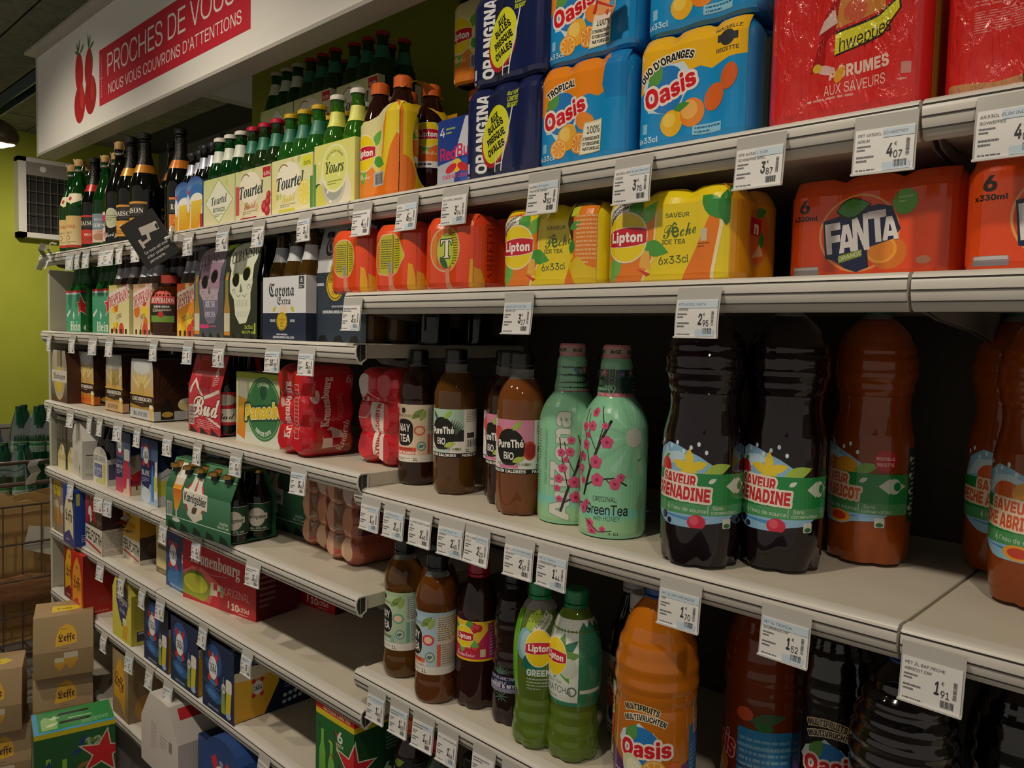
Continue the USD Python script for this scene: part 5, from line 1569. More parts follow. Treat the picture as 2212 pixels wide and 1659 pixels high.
t = thing("beer_carton", "pale green shandy carton with yellow lettering on a green disc", "beer pack", (-1.735, 0.06, z3))
w, h = 21.0, 17.0
a = Art(w, h)
a.add(a.clip, "#cfd6b4", "#c9d49a").add(rr(0, h - 1.4, w, h), "#a9bc3a").add(rr(0, 0, w, 2.6), "#d9dccf").add(Polygon([(0.4, 1.6), (4.4, 0.6), (5.6, 10.5), (1.2, 11.4)]), "#d97f1c", "#edb43a").add(Polygon([(1.2, 11.2), (5.6, 10.4), (5.4, 14.8), (1.8, 15.2)]), "#e9e2cf")
a.add(ell(13.4, 8.6, 8.0, 7.6, q=10), "#3f7a4c").add(ell(13.4, 8.6, 7.5, 7.1, q=10), "#8fb48a").add(ell(13.4, 8.6, 7.3, 6.9, q=10), "#3a7a48").add(ell(13.4, 12.6, 1.6, 1.8), "#26523a")
a.txt("Panaché", 13.2, 8.2, 3.6, "#e9c325", "black", w=18, rot=6, shear=0.2, out=("#27543a", 0.7)).txt("Panaché", 13.2, 8.2, 3.6, "#ecc82a", "black", w=18, rot=6, shear=0.2, out=("#f2e9b0", 0.2)).txt("DEPUIS 1978", 13.4, 2.7, 1.0, "#dfe8da", "black", w=7.4, arc=-6.5).txt("L'ORIGINAL", 13.4, 14.6, 0.9, "#cfe0c8", "bold", w=5.6, arc=6)
carton(t, 0.21, 0.13, 0.17, "#b5c08a", a)

LIE = Lobed(2, 3, 0.0335, 0.122, A=0.0085, D=0.010, k=0.98)


def lying(label, loc, c, front, side, film=FILM, rz=0):
    """A film pack on its side: can ends towards the aisle, two wide and three high."""
    t = thing("can_pack", label, "can pack", loc, rz)
    v, f = LIE.mesh()
    T = lambda p: np.stack([p[:, 0], LIE.h - p[:, 2], p[:, 1]], 1)
    part(t, "film_wrap", trimesh.Trimesh(T(v), f, process=False), mat(c, 0.2, 0.5, bump=0.05, bscale=30, coat=0.5), smooth=60)

    def fn(u, v2, e):
        x, y = u - LIE.w / 2, v2
        return np.stack([x, LIE.dip(x, y) - e * 1.5 + np.zeros_like(x), y], 1)
    lay(t, "front_print", front, fn, film, maxedge=0.55, vl=np.linspace(0, 20.1, 37))
    sfn = LIE.front(True)

    def sd(u, v2, e):
        p = sfn(v2, LIE.h - u, e)
        return np.stack([p[:, 0], LIE.h - p[:, 2], p[:, 1]], 1)
    lay(t, "side_print", side, sd, film, maxedge=0.6, vl=np.linspace(0, 20.1, 37))
    return t


def shape_front(w=13.4, h=20.1):
    o, n = LIE.outline()
    return Polygon([(x * 100 + w / 2, y * 100) for x, y in o + n * 0.013]).buffer(0)


def kro_front(chk):
    a = Art(13.4, 20.1, None, shape_front())
    if chk:
        a.add(a.clip, "#d3202e").add(rr(0, 13, 4.6, 20.1), "#d6cfc6").add(rr(4.6, 12.6, 13.4, 20.1), "#c81f2c").add(Polygon([(5.4, 13), (10, 13), (10.4, 0), (6.6, 0)]), "#e2dccd").add(rr(10, 0, 13.4, 12.6), "#c51d2b").txt("K", 3.2, 13.6, 3.4, "#b01d2c", "serif", rot=90).txt("Kronenbourg", 7.6, 7.2, 2.0, "#c01f2e", "serif", w=11.2, rot=90, fat=0.05)
        a.add(line([(1.4, 9.6), (4.0, 9.6), (7.6, 13), (4.8, 15), (1.4, 14.6)], 0.18), "#e6d3cc")
    else:
        a.add(a.clip, "#d21f2b").txt("Kronenbourg", 5.2, 10.0, 2.2, "#f0dcd4", "serif", w=12.4, rot=90, fat=0.05).add(rr(8.6, 4.0, 10.6, 15.8).difference(rr(8.8, 4.2, 10.4, 15.6)), "#e8b9b2").lines(8.9, 5, 10.3, 15, 12, "#d8867e").add(ell(3.6, 11.6, 0.9, 1.1), "#e8b9b2")
    return a


def kro_side(chk):
    a = Art(12.2, 20.1, "#bd1d29")
    a.txt("Kronenbourg", 5.0, 12.0, 2.0, "#e3cfc9", "serif", w=11.0, rot=90, fat=0.05).txt("ORIGINAL", 8.6, 11.0, 1.3, "#cf8a84", "light", w=6.2, rot=90).add(ell(2.6, 13.2, 1.2, 1.5), "#dcb4ae").add(rr(1.4, 13.2, 2.6, 14.7), "#c9252f").txt("6", 10.4, 17, 1.6, "#d8a8a4").txt("x33cl", 11.4, 16.4, 0.8, "#d8a8a4", rot=90)
    a.add(Polygon([(1.6, 0), (12.2, 0), (12.2, 6.0), (8, 5.0), (3.4, 6.2)]), "#a4402e").add(Polygon([(4, 2.0), (9.4, 2.4), (9.2, 5.6), (6.6, 6.6), (4.4, 5.2)]), "#d8b9ac").add(rr(6.6, 2.4, 9.2, 4.2), "#b3242c").add(rr(4.4, 4.2, 6.6, 5.8), "#b3242c").txt("Kronenb", 9.4, 4.6, 1.7, "#e0c4ba", "serif", w=7, rot=70)
    return a


lying("bright red film-wrapped can pack lying on its side, white vertical lettering", (-1.535, 0.03, z3), "#c81e2a", kro_front(False), kro_side(False), rz=-2)
lying("red and white checkered can pack lying on its side by the tea bottle", (-1.325, 0.1, z3), "#c81e2a", kro_front(True), kro_side(True), rz=0)

# ------------------------------------------------------------------ bottles on the lower right-hand shelves
z3r, z4r, z5r = ZS["R3"][0], ZS["R4"][0], ZS["R5"][0]
BLACKCAP = mat("#100f0f", 0.3, coat=0.3)
GREENCAP = mat("#0f8a57", 0.28, coat=0.4)
WHITECAP = mat("#c9c6c2", 0.35)
REDCAP = mat("#b01834", 0.3, coat=0.3)
BLUECAP = mat("#1f4f9a", 0.3, coat=0.3)
DKGREENCAP = mat("#0d5a3c", 0.3)
CLEARNECK = mat("#d8d5cf", 0.04, 0.5, trans=0.78, ior=1.15)
AMBER = mat("#8a4e1c", 0.06, 0.5, trans=0.55, ior=1.36, coat=0.6)
PALEAMBER = mat("#8f5f22", 0.06, 0.5, trans=0.7, ior=1.36, coat=0.6)
ROSEAMBER = mat("#a8612e", 0.06, 0.5, trans=0.55, ior=1.36, coat=0.6)
BROWNTEA = mat("#3a2010", 0.07, 0.5, trans=0.4, ior=1.36, coat=0.5)
GRENA = mat("#170810", 0.05, 0.6, trans=0.2, ior=1.36, coat=0.6)
APRICOT = mat("#a34c14", 0.08, 0.5, trans=0.3, ior=1.36, coat=0.6)
ORANGEJ = mat("#d97c16", 0.12, 0.5, trans=0.25, ior=1.36, coat=0.7)
DARKOR = mat("#8a3a10", 0.12, 0.5, trans=0.2, ior=1.36, coat=0.6)
PURPLE = mat("#0d070b", 0.08, 0.6, coat=0.6)
LIMEPET = mat("#86a83a", 0.05, 0.5, trans=0.6, ior=1.36, coat=0.5)


def cap_prof(r, z0, z1):
    return [(r * 0.9, z0), (r, z0 + 0.05), (r, z1 - 0.35), (r * 0.86, z1), (0, z1)]


def bottle(label, x, y, z, prof, liquid, split, capm, cap, turn=0.0, name="tea_bottle", cat_="bottle", labels=(), lobes=0, ribs=(), n=36, neck=CLEARNECK, k=2):
    """prof in cm; the liquid stands up to split, clear plastic above it."""
    t = thing(name, label, cat_, (x, y, z), turn)
    P = spline(prof, k)
    if ribs:
        Q = []
        zz = np.unique(np.concatenate([[p[1] for p in P], np.arange(ribs[0], ribs[1], 0.3)]))
        f0 = prof_r(P)
        P = [(0, 0)] + [(float(f0(q / 100)) * 100 - (ribs[3] * (0.5 + 0.5 * math.cos(2 * math.pi * (q - ribs[0]) / ribs[2])) if ribs[0] < q < ribs[1] else 0), q) for q in zz if q > 0.01]
    lo = [p for p in P if p[1] <= split] + [(float(prof_r(P)(split / 100)) * 100, split), (0, split)]
    part(t, "liquid_body", lathe(lo, n, lobes, 0.16, 0.035), liquid, smooth=50)
    if split < P[-1][1] - 0.3:
        hi = [(float(prof_r(P)(split / 100)) * 100, split)] + [p for p in P if p[1] > split]
        part(t, "clear_neck", lathe([(0, split + 0.02)] + hi + [(0, hi[-1][1])], n), neck, smooth=50)
    c = part(t, "cap", lathe(cap_prof(*cap), 24), capm, smooth=40)
    part(c, "neck_ring", lathe([(cap[0] * 0.8, cap[1] - 0.7), (cap[0] * 1.02, cap[1] - 0.65), (cap[0] * 1.02, cap[1] - 0.15), (cap[0] * 0.8, cap[1] - 0.1)], 24), capm)
    f = prof_r(P)
    for a, z0, tu, m in labels:
        lay(t, "label", a, around(f, tu, z0 / 100, a.w / 100), m, maxedge=0.6, vl=np.linspace(0, a.h, int(a.h / 0.9) + 2))
    return t


MAY = [(0, 0), (2.9, 0.0), (3.7, 0.7), (3.9, 2.0), (3.85, 3.6), (3.7, 4.3), (3.7, 5.0), (3.7, 11), (3.7, 16.4), (3.8, 17), (3.9, 18.4), (3.75, 20), (3.0, 22.0), (1.9, 23.6), (1.6, 24.2), (1.55, 25.2), (0, 25.2)]


def may_art(bg, bg2, tint, fruit, scheme):
    w, h = 15, 11.4
    a = Art(w, h)
    a.add(a.clip, bg, bg2).add(rr(0, 0, w, 1.4), "#e7e2d6")
    a.add(leaf(6.6, 8.6, 3.2, 1.3, 40), "#7f9a4a").add(leaf(8.2, 8.2, 2.6, 1.2, 60), "#9ab060").add(ell(8.2, 6.3, 1.2, 1.0), fruit).add(ell(8.2, 6.3, 0.8, 0.65), "#f1c9a8").add(leaf(1.0, 5, 2.4, 1.4, 100), fruit)
    a.add(ell(4.6, 10.2, 0.55), "#25221e").txt("L'INFUSION DE THE", 5.0, 9.2, 0.5, "#4a4238", "reg")
    g = rr(2.7, 3.2, 6.9, 8.5, 1.6)
    a.add(g.buffer(0.14), "#d8d0c2").add(g, "#15120f").txt("MAY", 4.8, 6.8, 1.5, WHITE, "bold", w=3.0).txt("TEA", 4.9, 4.7, 1.5, WHITE, "bold", w=2.9)
    a.add(ell(8.6, 3.2, 0.95), "#6f8f80").add(ell(8.6, 3.2, 0.72), "#c9d3c4").add(leaf(8.0, 3.0, 1.2, 0.7, 20), "#5a7a6a")
    a.add(rr(2.6, 1.5, 7.6, 2.9, 0.2), tint).txt("THE INFUSE", 5.0, 2.55, 0.42, "#8a2a18", "black").txt("PECHE BLANCHE" if scheme == "p" else "MENTHE", 5.0, 1.85, 0.5, WHITE, "black").txt("1L", 7.4, 0.6, 0.7, "#6a6258").lines(3, 0.3, 6.4, 0.9, 2, "#8a8276")
    a.add(rr(9.8, 1.5, 14.8, 10.8), "#cfc8b8" if scheme == "p" else "#b9c8b8").lines(10.0, 6.2, 14.6, 10.6, 11, "#7a7264", 4).add(rr(9.9, 1.6, 10.6, 5.6), "#d8604a" if scheme != "g" else "#6fa894").lines(10.8, 1.8, 14.4, 5.6, 9, "#8a8274", 8)
    return a


PURE = [(0, 0), (3.2, 0.0), (3.9, 0.8), (4.1, 2.2), (4.1, 6), (4.1, 12), (4.1, 18.2), (3.95, 19.6), (3.3, 21.4), (2.3, 22.8), (2.0, 23.4), (2.0, 25.6), (0, 25.6)]


def pure_art(pink, w=19.5):
    h = 9.0
    a = Art(w, h)
    a.add(a.clip, "#e9e6de").add(rr(0, 0, w, 0.8), "#15120f").txt("FAIBLE EN CALORIES", w * 0.22, 0.4, 0.5, WHITE, "black").txt("FAIBLE EN CALORIES", w * 0.66, 0.4, 0.5, WHITE, "black")
    x = w * 0.26
    a.add(rr(x - 3.2, 4.4, x + 4.4, h), "#d98aa6" if pink else "#a9c8b4").add(rr(x + 0.5, 3.0, x + 4.4, 5.2), "#1c1a18")
    if pink:
        a.add(ell(x + 3.6, 3.9, 1.25, 1.6), "#c9402c").add(ell(x + 3.7, 3.9, 0.95, 1.25), "#a31c1e").add(ell(x - 2.6, 6.6, 1.3), "#d8503c")
    else:
        for k in range(6):
            a.add(leaf(x + 1.6, 3.4, 4.0, 0.4, 42 + k * 8), "#4a5f4c")
        a.add(leaf(x - 2.4, 8.6, 2.6, 0.7, -50), "#3a5a48")
    a.add(ell(x, 4.4, 2.7, 3.1, q=9), "#141210").txt("PureThé", x, 5.0, 1.35, WHITE, "black", w=5.0, rot=3).txt("BiO", x - 0.1, 3.0, 1.2, WHITE, "bold", w=2.0)
    a.add(leaf(x + 0.6, 7.2, 2.2, 0.9, 50), "#9ac04a").add(leaf(x + 0.6, 2.0, 2.4, 1.0, 20), "#b5c85a").add(leaf(x + 2.6, 1.7, 1.0, 0.5, -10), "#8a9a5a").txt("THE VERT INFUSE GLACE", x + 0.6, 1.6, 0.4, "#4a4a44", "reg").add(rr(x - 2, 0.95, x + 1.6, 1.4), "#e07aa8" if pink else "#b9d4c8")
    a.add(rr(w * 0.5, 0.9, w * 0.74, h), "#dcdad2").lines(w * 0.51, 6.6, w * 0.73, 8.8, 7, "#8a8880", 3).add(rr(w * 0.52, 3.6, w * 0.62, 4.6), "#3f8a3c" if pink else "#2a2a28").bars(w * 0.52, 1.9, w * 0.70, 3.3).txt("1L", w * 0.53, 1.3, 0.6, "#3a3a36")
    a.add(rr(w * 0.75, 0.8, w, h), "#d0cec6").lines(w * 0.76, 1.2, w * 0.98, 8.6, 16, "#8f8d85", 5)
    return a


ARI = [(0, 0), (4.5, 0.0), (5.1, 0.9), (5.15, 2), (5.15, 9), (5.15, 15.6), (4.95, 17.4), (4.2, 19.4), (3.2, 20.8), (2.85, 21.4), (2.85, 22.0), (2.55, 24), (2.2, 27.0), (0, 27.0)]


def blossom(a, x, y, r):
    for k in range(5):
        q = math.radians(90 + 72 * k)
        a.add(ell(x + r * 0.55 * math.cos(q), y + r * 0.55 * math.sin(q), r * 0.5), "#d8507e")
    a.add(ell(x, y, r * 0.3), "#a8204c")


def branch(a, ox, oy, s, seed):
    B = [((0, 0), (1.2, 4.0), (2.2, 6.6), (3.4, 9.6), (5.2, 13.2)), ((1.4, 4.6), (0.6, 8.2), (-0.2, 11.8), (-0.6, 15)), ((2.6, 8), (1.2, 10.6), (0.4, 14.2)), ((0.4, 1.6), (3.0, 3.0), (6.0, 3.4), (8.2, 2.2)), ((3.0, 9.2), (4.0, 12.6), (3.2, 15.6)), ((4.6, 3.2), (6.2, 1.4))]
    for i, p in enumerate(B):
        a.add(LineString([(ox + x * s, oy + y * s) for x, y in p]).buffer((0.26, 0.1, 0.08, 0.14, 0.09, 0.08)[i] * max(s, 0.5)), "#2f2622")
    for x, y, r in ((0.2, 8.8, 0.9), (-0.2, 12, 0.8), (1.6, 12.2, 0.9), (1.8, 14.6, 0.8), (4.6, 9.6, 1.1), (4.2, 12.4, 0.6), (2.6, 6.0, 1.2), (3.0, 2.9, 1.2), (6.2, 2.4, 1.0), (7.2, 3.6, 0.7), (-0.6, 6.6, 0.9), (-0.9, 4.6, 0.7), (0.8, 10.6, 0.6), (-0.4, 2.4, 0.7)):
        blossom(a, ox + x * s, oy + y * s, r * max(s, 0.7))


def arizona_art():
    w, h = 32.2, 20.8
    a = Art(w, h, "#8fd0a6")
    a.add(rr(0, 3.2, w, 4.4), "#7fcfc0").add(rr(0, 0, w, 2.4), "#9acb9a")
    x = 16
    for k in range(14):
        q = k * math.pi / 7 + 0.1
        a.add(Polygon([(x + 4 + 1.2 * math.cos(q - 0.05), 15.2 + 1.2 * math.sin(q - 0.05)), (x + 4 + 6 * math.cos(q - 0.09), 15.2 + 6 * math.sin(q - 0.09)), (x + 4 + 6 * math.cos(q + 0.09), 15.2 + 6 * math.sin(q + 0.09))]), "#9fdcb8" if k % 2 else "#86c4a2")
    a.add(ell(x + 4, 15.2, 1.45, q=9), "#c9cfc0").add(Polygon([(x + 4.8, 0.4), (x + 6.2, 0.4), (x + 5.8, 3.4), (x + 6.4, 4.8), (x + 5.5, 7), (x + 4.6, 4.8), (x + 5.2, 3.4)]), "#86b48a").add(leaf(x + 4.6, 11.6, 1.2, 0.4, 20), "#4a8a7a")
    branch(a, x - 4.2, 6.2, 0.86, 1)
    a.txt("ORIGINAL", x - 0.4, 5.9, 0.75, "#3a4038", "reg", w=3.8).txt("GreenTea", x - 0.2, 4.3, 1.55, "#23281f", "reg", w=7.0, fat=0.02).txt("with HONEY", x, 3.0, 0.75, "#2f5a50", "reg", w=4.2).txt("1,5L", x + 1.2, 0.55, 0.65, "#2a3a2c", "bold")
    blossom(a, x - 2.8, 2.0, 0.7), blossom(a, x - 2.3, 0.9, 0.8), blossom(a, x - 0.6, 1.3, 0.5)
    a.add(line([(x - 3.6, 2.6), (x - 1.2, 0.9), (x + 0.8, 1.2)], 0.12), "#2f2622")
    # the tall lettering round the side
    X = 6.5
    a.txt("AriZona", X, 9.4, 3.3, "#d6d9cc", "black", w=17.5, rot=90, out=("#8aa08e", 0.16)).txt("GREAT AMERICAN COMPANY", X - 2.6, 10.6, 0.5, "#4a7a66", "reg", w=9.0, rot=90)
    branch(a, X + 0.4, 2.2, 0.78, 2)
    a.lines(X - 5.2, 4, X - 4.2, 15, 24, "#5a9a84", 4).bars(X - 6.3, 3.4, X - 5.5, 10, "#4a8a74", 20, across=True)
    branch(a, 27, 3, 0.8, 3)
    return a


def arizona_neck():
    w, h = 17.0, 5.6
    a = Art(w, h, "#2a4a38")
    a.add(rr(0, 0, w, 0.55), "#c9687a")
    for k in range(12):
        a.add(rr(0.2 + k * 1.42, 0.12, 1.2 + k * 1.42, 0.22), "#e9b0b4").add(rr(0.2 + k * 1.42, 0.3, 0.9 + k * 1.42, 0.4), "#e9b0b4")
    for X in (1.0, 6.6, 12.2):
        a.add(Polygon([(X + 1.6, 0.2), (X + 2.2, 0.9), (X + 2.2, 5.2), (X + 1.0, 5.2), (X + 1.0, 0.9)]), "#7fae84").add(Polygon([(X + 1.6, 0.4), (X + 2.05, 0.95), (X + 2.05, 5.1), (X + 1.15, 5.1), (X + 1.15, 0.95)]), "#15241a").txt("GREEN TEA", X + 1.6, 3.0, 0.45, "#7fae84", "serif", w=3.6, rot=-90)
        for k in range(8):
            q = k * math.pi / 4
            a.add(leaf(X - 0.1, 3.6, 0.85, 0.35, math.degrees(q)), "#c9607a").add(leaf(X + 3.6, 3.4, 0.75, 0.3, math.degrees(q)), "#4a6a9a")
        a.add(ell(X - 0.1, 3.6, 0.3), "#e2a0a8").add(ell(X + 3.6, 3.4, 0.25), "#b06a8a")
        for k in range(3):
            a.add(ell(X + 0.3 + 0.8 * k, 1.3, 0.4).difference(ell(X + 0.3 + 0.8 * k, 1.3, 0.26)), "#7fae84")
    return a


SIR = [(0, 0), (4.4, 0), (5.2, 1.4), (5.35, 4), (5.4, 8), (5.4, 16.6), (5.25, 18.0), (4.75, 20.4), (4.65, 21.8), (4.85, 23.2), (5.45, 25.6), (5.5, 27.0), (5.2, 29.2), (4.3, 31.4), (2.6, 33.2), (1.7, 34.0), (1.6, 34.9), (0, 34.9)]


def syrup_art(kind):
    w, h = 33.6, 12.0
    a = Art(w, h)
    G = "#1f8a44"
    x = w * 0.42
    g2 = "#4f9a60"
    a.add(Polygon([(x - 9.6, 7.0), (x - 8.4, 9.8), (x - 6.0, 11.0), (x - 4.2, 10.6), (x - 1.4, 9.4), (x + 1.4, 7.6), (x - 2, 7)]), "#8fbfe0").add(Polygon([(x - 9, 7.2), (x - 7, 9.6), (x - 4.2, 9.9), (x - 2.6, 9.2), (x - 6, 8)]), "#c3e0f0")
    for k in range(9):
        a.add(ell(x - 8.6 + 1.0 * k, 10.5 + 0.6 * math.sin(k * 2.1), 0.22, 0.3), "#d9ecf4")
    if kind == "g":
        a.add(ell(x - 6.6, 7.6, 1.1, 1.4), "#d0322c").add(leaf(x - 6.8, 9.0, 1.0, 0.5, 20), "#5a9a3c")
        for k in range(5):
            a.add(leaf(x - 2.8, 7.8, 2.6, 1.2, 18 + 72 * k), "#ecd02a")
        a.add(leaf(x - 0.8, 7.2, 3.8, 1.6, 18), "#a9c84a")
    else:
        a.add(ell(x - 4.8, 7.6, 2.0, 1.5), "#d8602a").add(ell(x - 2.2, 7.8, 1.8, 1.4), "#e9a02c").add(leaf(x - 1.0, 7.4, 3.4, 1.4, 18), "#7fae4a")
        a.add(ell(x + 3.0, 9.0, 1.5), "#c01f2e").txt("NOUVELLE", x + 3.0, 9.3, 0.45, "#e9b0a8", "black", w=2.4).txt("RECETTE", x + 3.0, 8.5, 0.45, "#e9b0a8", "black", w=2.2)
    a.add(rr(0, 3.2, w, 7.2), G).add(rr(0, 1.7, w, 3.2), g2)
    a.add(rr(w * 0.62, 0.6, w * 0.96, 10.6), "#1a4a2a").lines(w * 0.64, 1.4, w * 0.94, 9.6, 12, "#b9c8bc", 6)
    for k in range(4):
        a.add(ell(w * 0.635, 9.2 - 2.2 * k, 0.35), "#cfd8ce")
    if kind == "g":
        a.txt("SAVEUR", x - 4.4, 6.25, 1.45, "#cf2430", "black", w=5.2, rot=-3, out=("#efe4d4", 0.28)).txt("GRENADINE", x - 4.2, 4.55, 1.75, "#cf2430", "black", w=8.6, rot=-3, out=("#efe4d4", 0.3))
    else:
        a.txt("SAVEUR", x - 4.2, 6.25, 1.4, "#d8603c", "black", w=5.0, rot=-3, out=("#efd4b8", 0.28)).txt("PECHE ABRICOT", x - 4.8, 4.55, 1.6, "#d8603c", "black", w=9.6, rot=-3, out=("#efd4b8", 0.3))
    # the arrow emblem
    a.add(Polygon([(x + 2.2, 5.6), (x + 3.7, 4.5), (x + 3.7, 6.7)]), "#cfdccd").add(Polygon([(x + 4.9, 5.0), (x + 6.2, 5.6), (x + 4.9, 6.2)]), "#cfdccd").add(ell(x + 4.3, 5.6, 1.0, 1.05), "#cfdccd").add(ell(x + 4.75, 5.6, 0.55, 0.6), G)
    a.add(leaf(x - 0.2, 6.0, 1.2, 0.6, 30), "#dfe8da").txt("A l'eau de source", x - 3.2, 2.4, 0.55, "#d4e2d0", "reg", rot=-2).txt("Sans", x + 1.2, 2.75, 0.5, "#d4e2d0", "reg").txt("conservateur", x + 2.2, 2.15, 0.5, "#d4e2d0", "reg").add(rr(x - 0.2, 1.9, x - 0.12, 3.0), "#d4e2d0").add(rr(x - 5.8, 1.9, x - 5.72, 3.0), "#d4e2d0")
    a.add(Polygon([(x - 9, 1.7), (x + 3.6, 1.7), (x + 2.4, 0.9), (x - 1, 0.5), (x - 3.4, -0.4), (x - 6.4, 0.2)]), "#8fbfe0").add(Polygon([(x - 8, 1.5), (x, 1.3), (x - 3, 0.9)]), "#4f93cc")
    if kind == "g":
        a.add(ell(x - 6.6, 1.2, 0.55), "#23263e").add(ell(x - 5.6, 0.55, 0.4), "#23263e").add(ell(x - 1.6, 0.75, 1.2, 1.0), "#cf2440").add(ell(x - 1.9, 1.0, 0.6), "#e05468")
    else:
        a.add(ell(x - 3, 1.0, 1.8, 0.9), "#e9a02c").add(ell(x - 3, 1.0, 1.2, 0.6), "#c9402a")
    a.add(rr(x + 1.9, 0.0, x + 3.2, 1.3, 0.2), "#d0d6d0").add(ell(x + 2.55, 0.35, 0.5, 0.3), "#2a6a3c")
    return a


def droplets(a):
    return a


SY_G, SY_P = syrup_art("g"), syrup_art("p")
bottle("dark amber tea bottle with a peach-coloured label, leftmost on the upper bottle shelf", -1.235, 0.142, z3r, MAY, BROWNTEA, 23.6, BLACKCAP, (1.95, 24.6, 26.9), 22, labels=[(may_art("#e3c3a4", "#e7d9bc", "#d9573a", "#d8704a", "p"), 4.7, 24, PAPER)])
bottle("pale tea bottle with a mint green and black label, second on the upper bottle shelf", -1.118, 0.138, z3r, PURE, PALEAMBER, 22.9, BLACKCAP, (2.1, 25.2, 27.4), 30, labels=[(pure_art(False), 7.2, 46, PAPER)], lobes=6)
p2 = bottle("rose tea bottle with a pink pomegranate label, back one of three", -1.03, 0.186, z3r, PURE, BROWNTEA, 22.9, BLACKCAP, (2.1, 25.2, 27.4), 40, labels=[(pure_art(True), 7.2, 46, PAPER)], lobes=6)
dup(p2, "rose tea bottle with a pink pomegranate label, middle one of three", (-0.985, 0.15, z3r), 10)
bottle("rose tea bottle with a pink pomegranate label, front one of three", -0.918, 0.108, z3r, PURE, ROSEAMBER, 22.9, BLACKCAP, (2.1, 25.2, 27.4), 36, labels=[(pure_art(True), 7.2, 46, PAPER)], lobes=6)
dup(p2, "pale tea bottle in shadow behind the mint green bottles", (-0.84, 0.25, z3r), 120)

MINT = mat("#8fd0a6", 0.18, 0.5, coat=0.6)
PINKCAP = mat("#d98a94", 0.35)


def arizona(label, x, y, turn):
    t = thing("tea_bottle", label, "bottle", (x, y, z3r), turn)
    P = spline(ARI, 3)
    part(t, "bottle", lathe(P, 40), MINT, smooth=50)
    c = part(t, "cap", lathe([(2.0, 27.0), (2.15, 27.05), (2.15, 28.8), (1.9, 29.1), (0, 29.1)], 26), PINKCAP)
    part(c, "cap_band", lathe([(2.16, 27.6), (2.19, 27.6), (2.19, 28.5), (2.16, 28.5)], 26), mat("#b9a58e", 0.5))
    ca = Art(13.4, 1.0)
    for k in range(5):
        ca.txt("AriZ", 1.4 + 2.7 * k, 0.5, 0.55, "#3f382c", "black", w=1.7)
    lay(c, "cap_print", ca, around(0.022, 0, 0.2755, 0.134), PAPER, maxedge=0.5)
    f = prof_r(P)
    lay(t, "sleeve_print", arizona_art(), around(f, 0, 0.002, 0.322), GLOSS, maxedge=0.65, vl=[0.5, 0.9, 1.4] + list(np.linspace(14.5, 20.8, 10)))
    lay(t, "neck_print", arizona_neck(), around(f, 0, 0.213, 0.17), GLOSS, maxedge=0.55, vl=[0.1, 0.7, 1.5, 2.7, 4.0])
    return t


arizona("mint green tea bottle with tall white side lettering, left of the pair", -0.829, 0.134, 128)
arizona("mint green tea bottle with a cherry branch and pale sun, right of the pair", -0.726, 0.116, 28)

SIRK = dict(lobes=6, ribs=(23.0, 31.0, 1.9, 0.16), name="fruit_drink_bottle")
gr = bottle("dark red two-litre bottle with a green label, half hidden by the mint bottle", -0.617, 0.19, z3r, SIR, GRENA, 33.5, DKGREENCAP, (1.95, 34.9, 36.4), 34, labels=[(SY_G, 5.6, 44, GLOSS)], **SIRK)
dup(gr, "dark red two-litre bottle with a green label, front one at the shelf edge", (-0.552, 0.082, z3r), 26)
dup(gr, "dark red two-litre bottle with a green label, beside the front one", (-0.468, 0.148, z3r), 20)
dup(gr, "dark red two-litre bottle in shadow behind the pair in front", (-0.525, 0.275, z3r), 70)
pe = bottle("brown-orange two-litre bottle with a red round sticker, alone in the shade", -0.398, 0.272, z3r, SIR, APRICOT, 33.5, DKGREENCAP, (1.95, 34.9, 36.4), 30, labels=[(SY_P, 5.6, 6, GLOSS)], **SIRK)
dup(pe, "brown-orange two-litre bottle in deep shadow behind the cut-off one", (-0.245, 0.36, z3r), 60)
dup(pe, "bright orange two-litre bottle cut off by the right edge", (-0.185, 0.228, z3r), 40)

# --- the shelf below
FRM = [(0, 0), (3.0, 0), (3.7, 0.9), (3.8, 3), (3.8, 14), (3.75, 17), (3.3, 20), (2.4, 22.4), (1.6, 23.8), (1.5, 24.6), (0, 24.6)]
bottle("tea bottle with a mint green label at the end of the lower bottle shelf", -1.205, 0.09, z4r, MAY, PALEAMBER, 23.0, BLACKCAP, (1.95, 24.6, 26.9), 10, labels=[(may_art("#a9c4a4", "#b9d2a6", "#8ab8a0", "#6fa894", "g"), 5.6, 14, PAPER)])
bottle("tea bottle behind the pink-labelled one, nearly hidden", -1.13, 0.115, z4r, MAY, AMBER, 23.0, BLACKCAP, (1.95, 24.6, 26.9), 40, labels=[(may_art("#b9cdd2", "#a9c8dc", "#e0704a", "#d8405a", "p"), 5.6, 30, PAPER)])
bottle("amber tea bottle with a blue and pink label, third on the lower bottle shelf", -1.079, 0.066, z4r, MAY, AMBER, 23.0, BLACKCAP, (1.95, 24.6, 26.9), 4, labels=[(may_art("#b9cdd2", "#a9c8dc", "#e0704a", "#d8405a", "p"), 5.6, 12, PAPER)])
a = Art(12.6, 7.2)
a.add(a.clip, "#c02058").add(rr(0, 0, 12.6, 0.4), "#e9c21c").add(rr(0, 6.8, 12.6, 7.2), "#e9c21c").add(Polygon([(0, 3), (6, 2.2), (8.6, 5.6), (8.6, 7.2), (0, 7.2)]), "#e9c02a").add(rr(0, 0.4, 12.6, 2.3), "#c8204e")
for x, y, r in ((5.8, 6.0, 1.0), (6.4, 2.4, 0.95), (6.8, 6.0, 0.7), (1.0, 6.2, 0.8)):
    a.add(ell(x, y, r), "#c01f30").add(ell(x - 0.2, y + 0.2, r * 0.6), "#d8454e")
lip_leaves(a, 4.0, 4.4, 2.0, spots=((60, 1.0), (-35, 1.0), (140, 1.0), (-100, 0.8)))
lipton(a, 4.0, 4.3, 1.9)
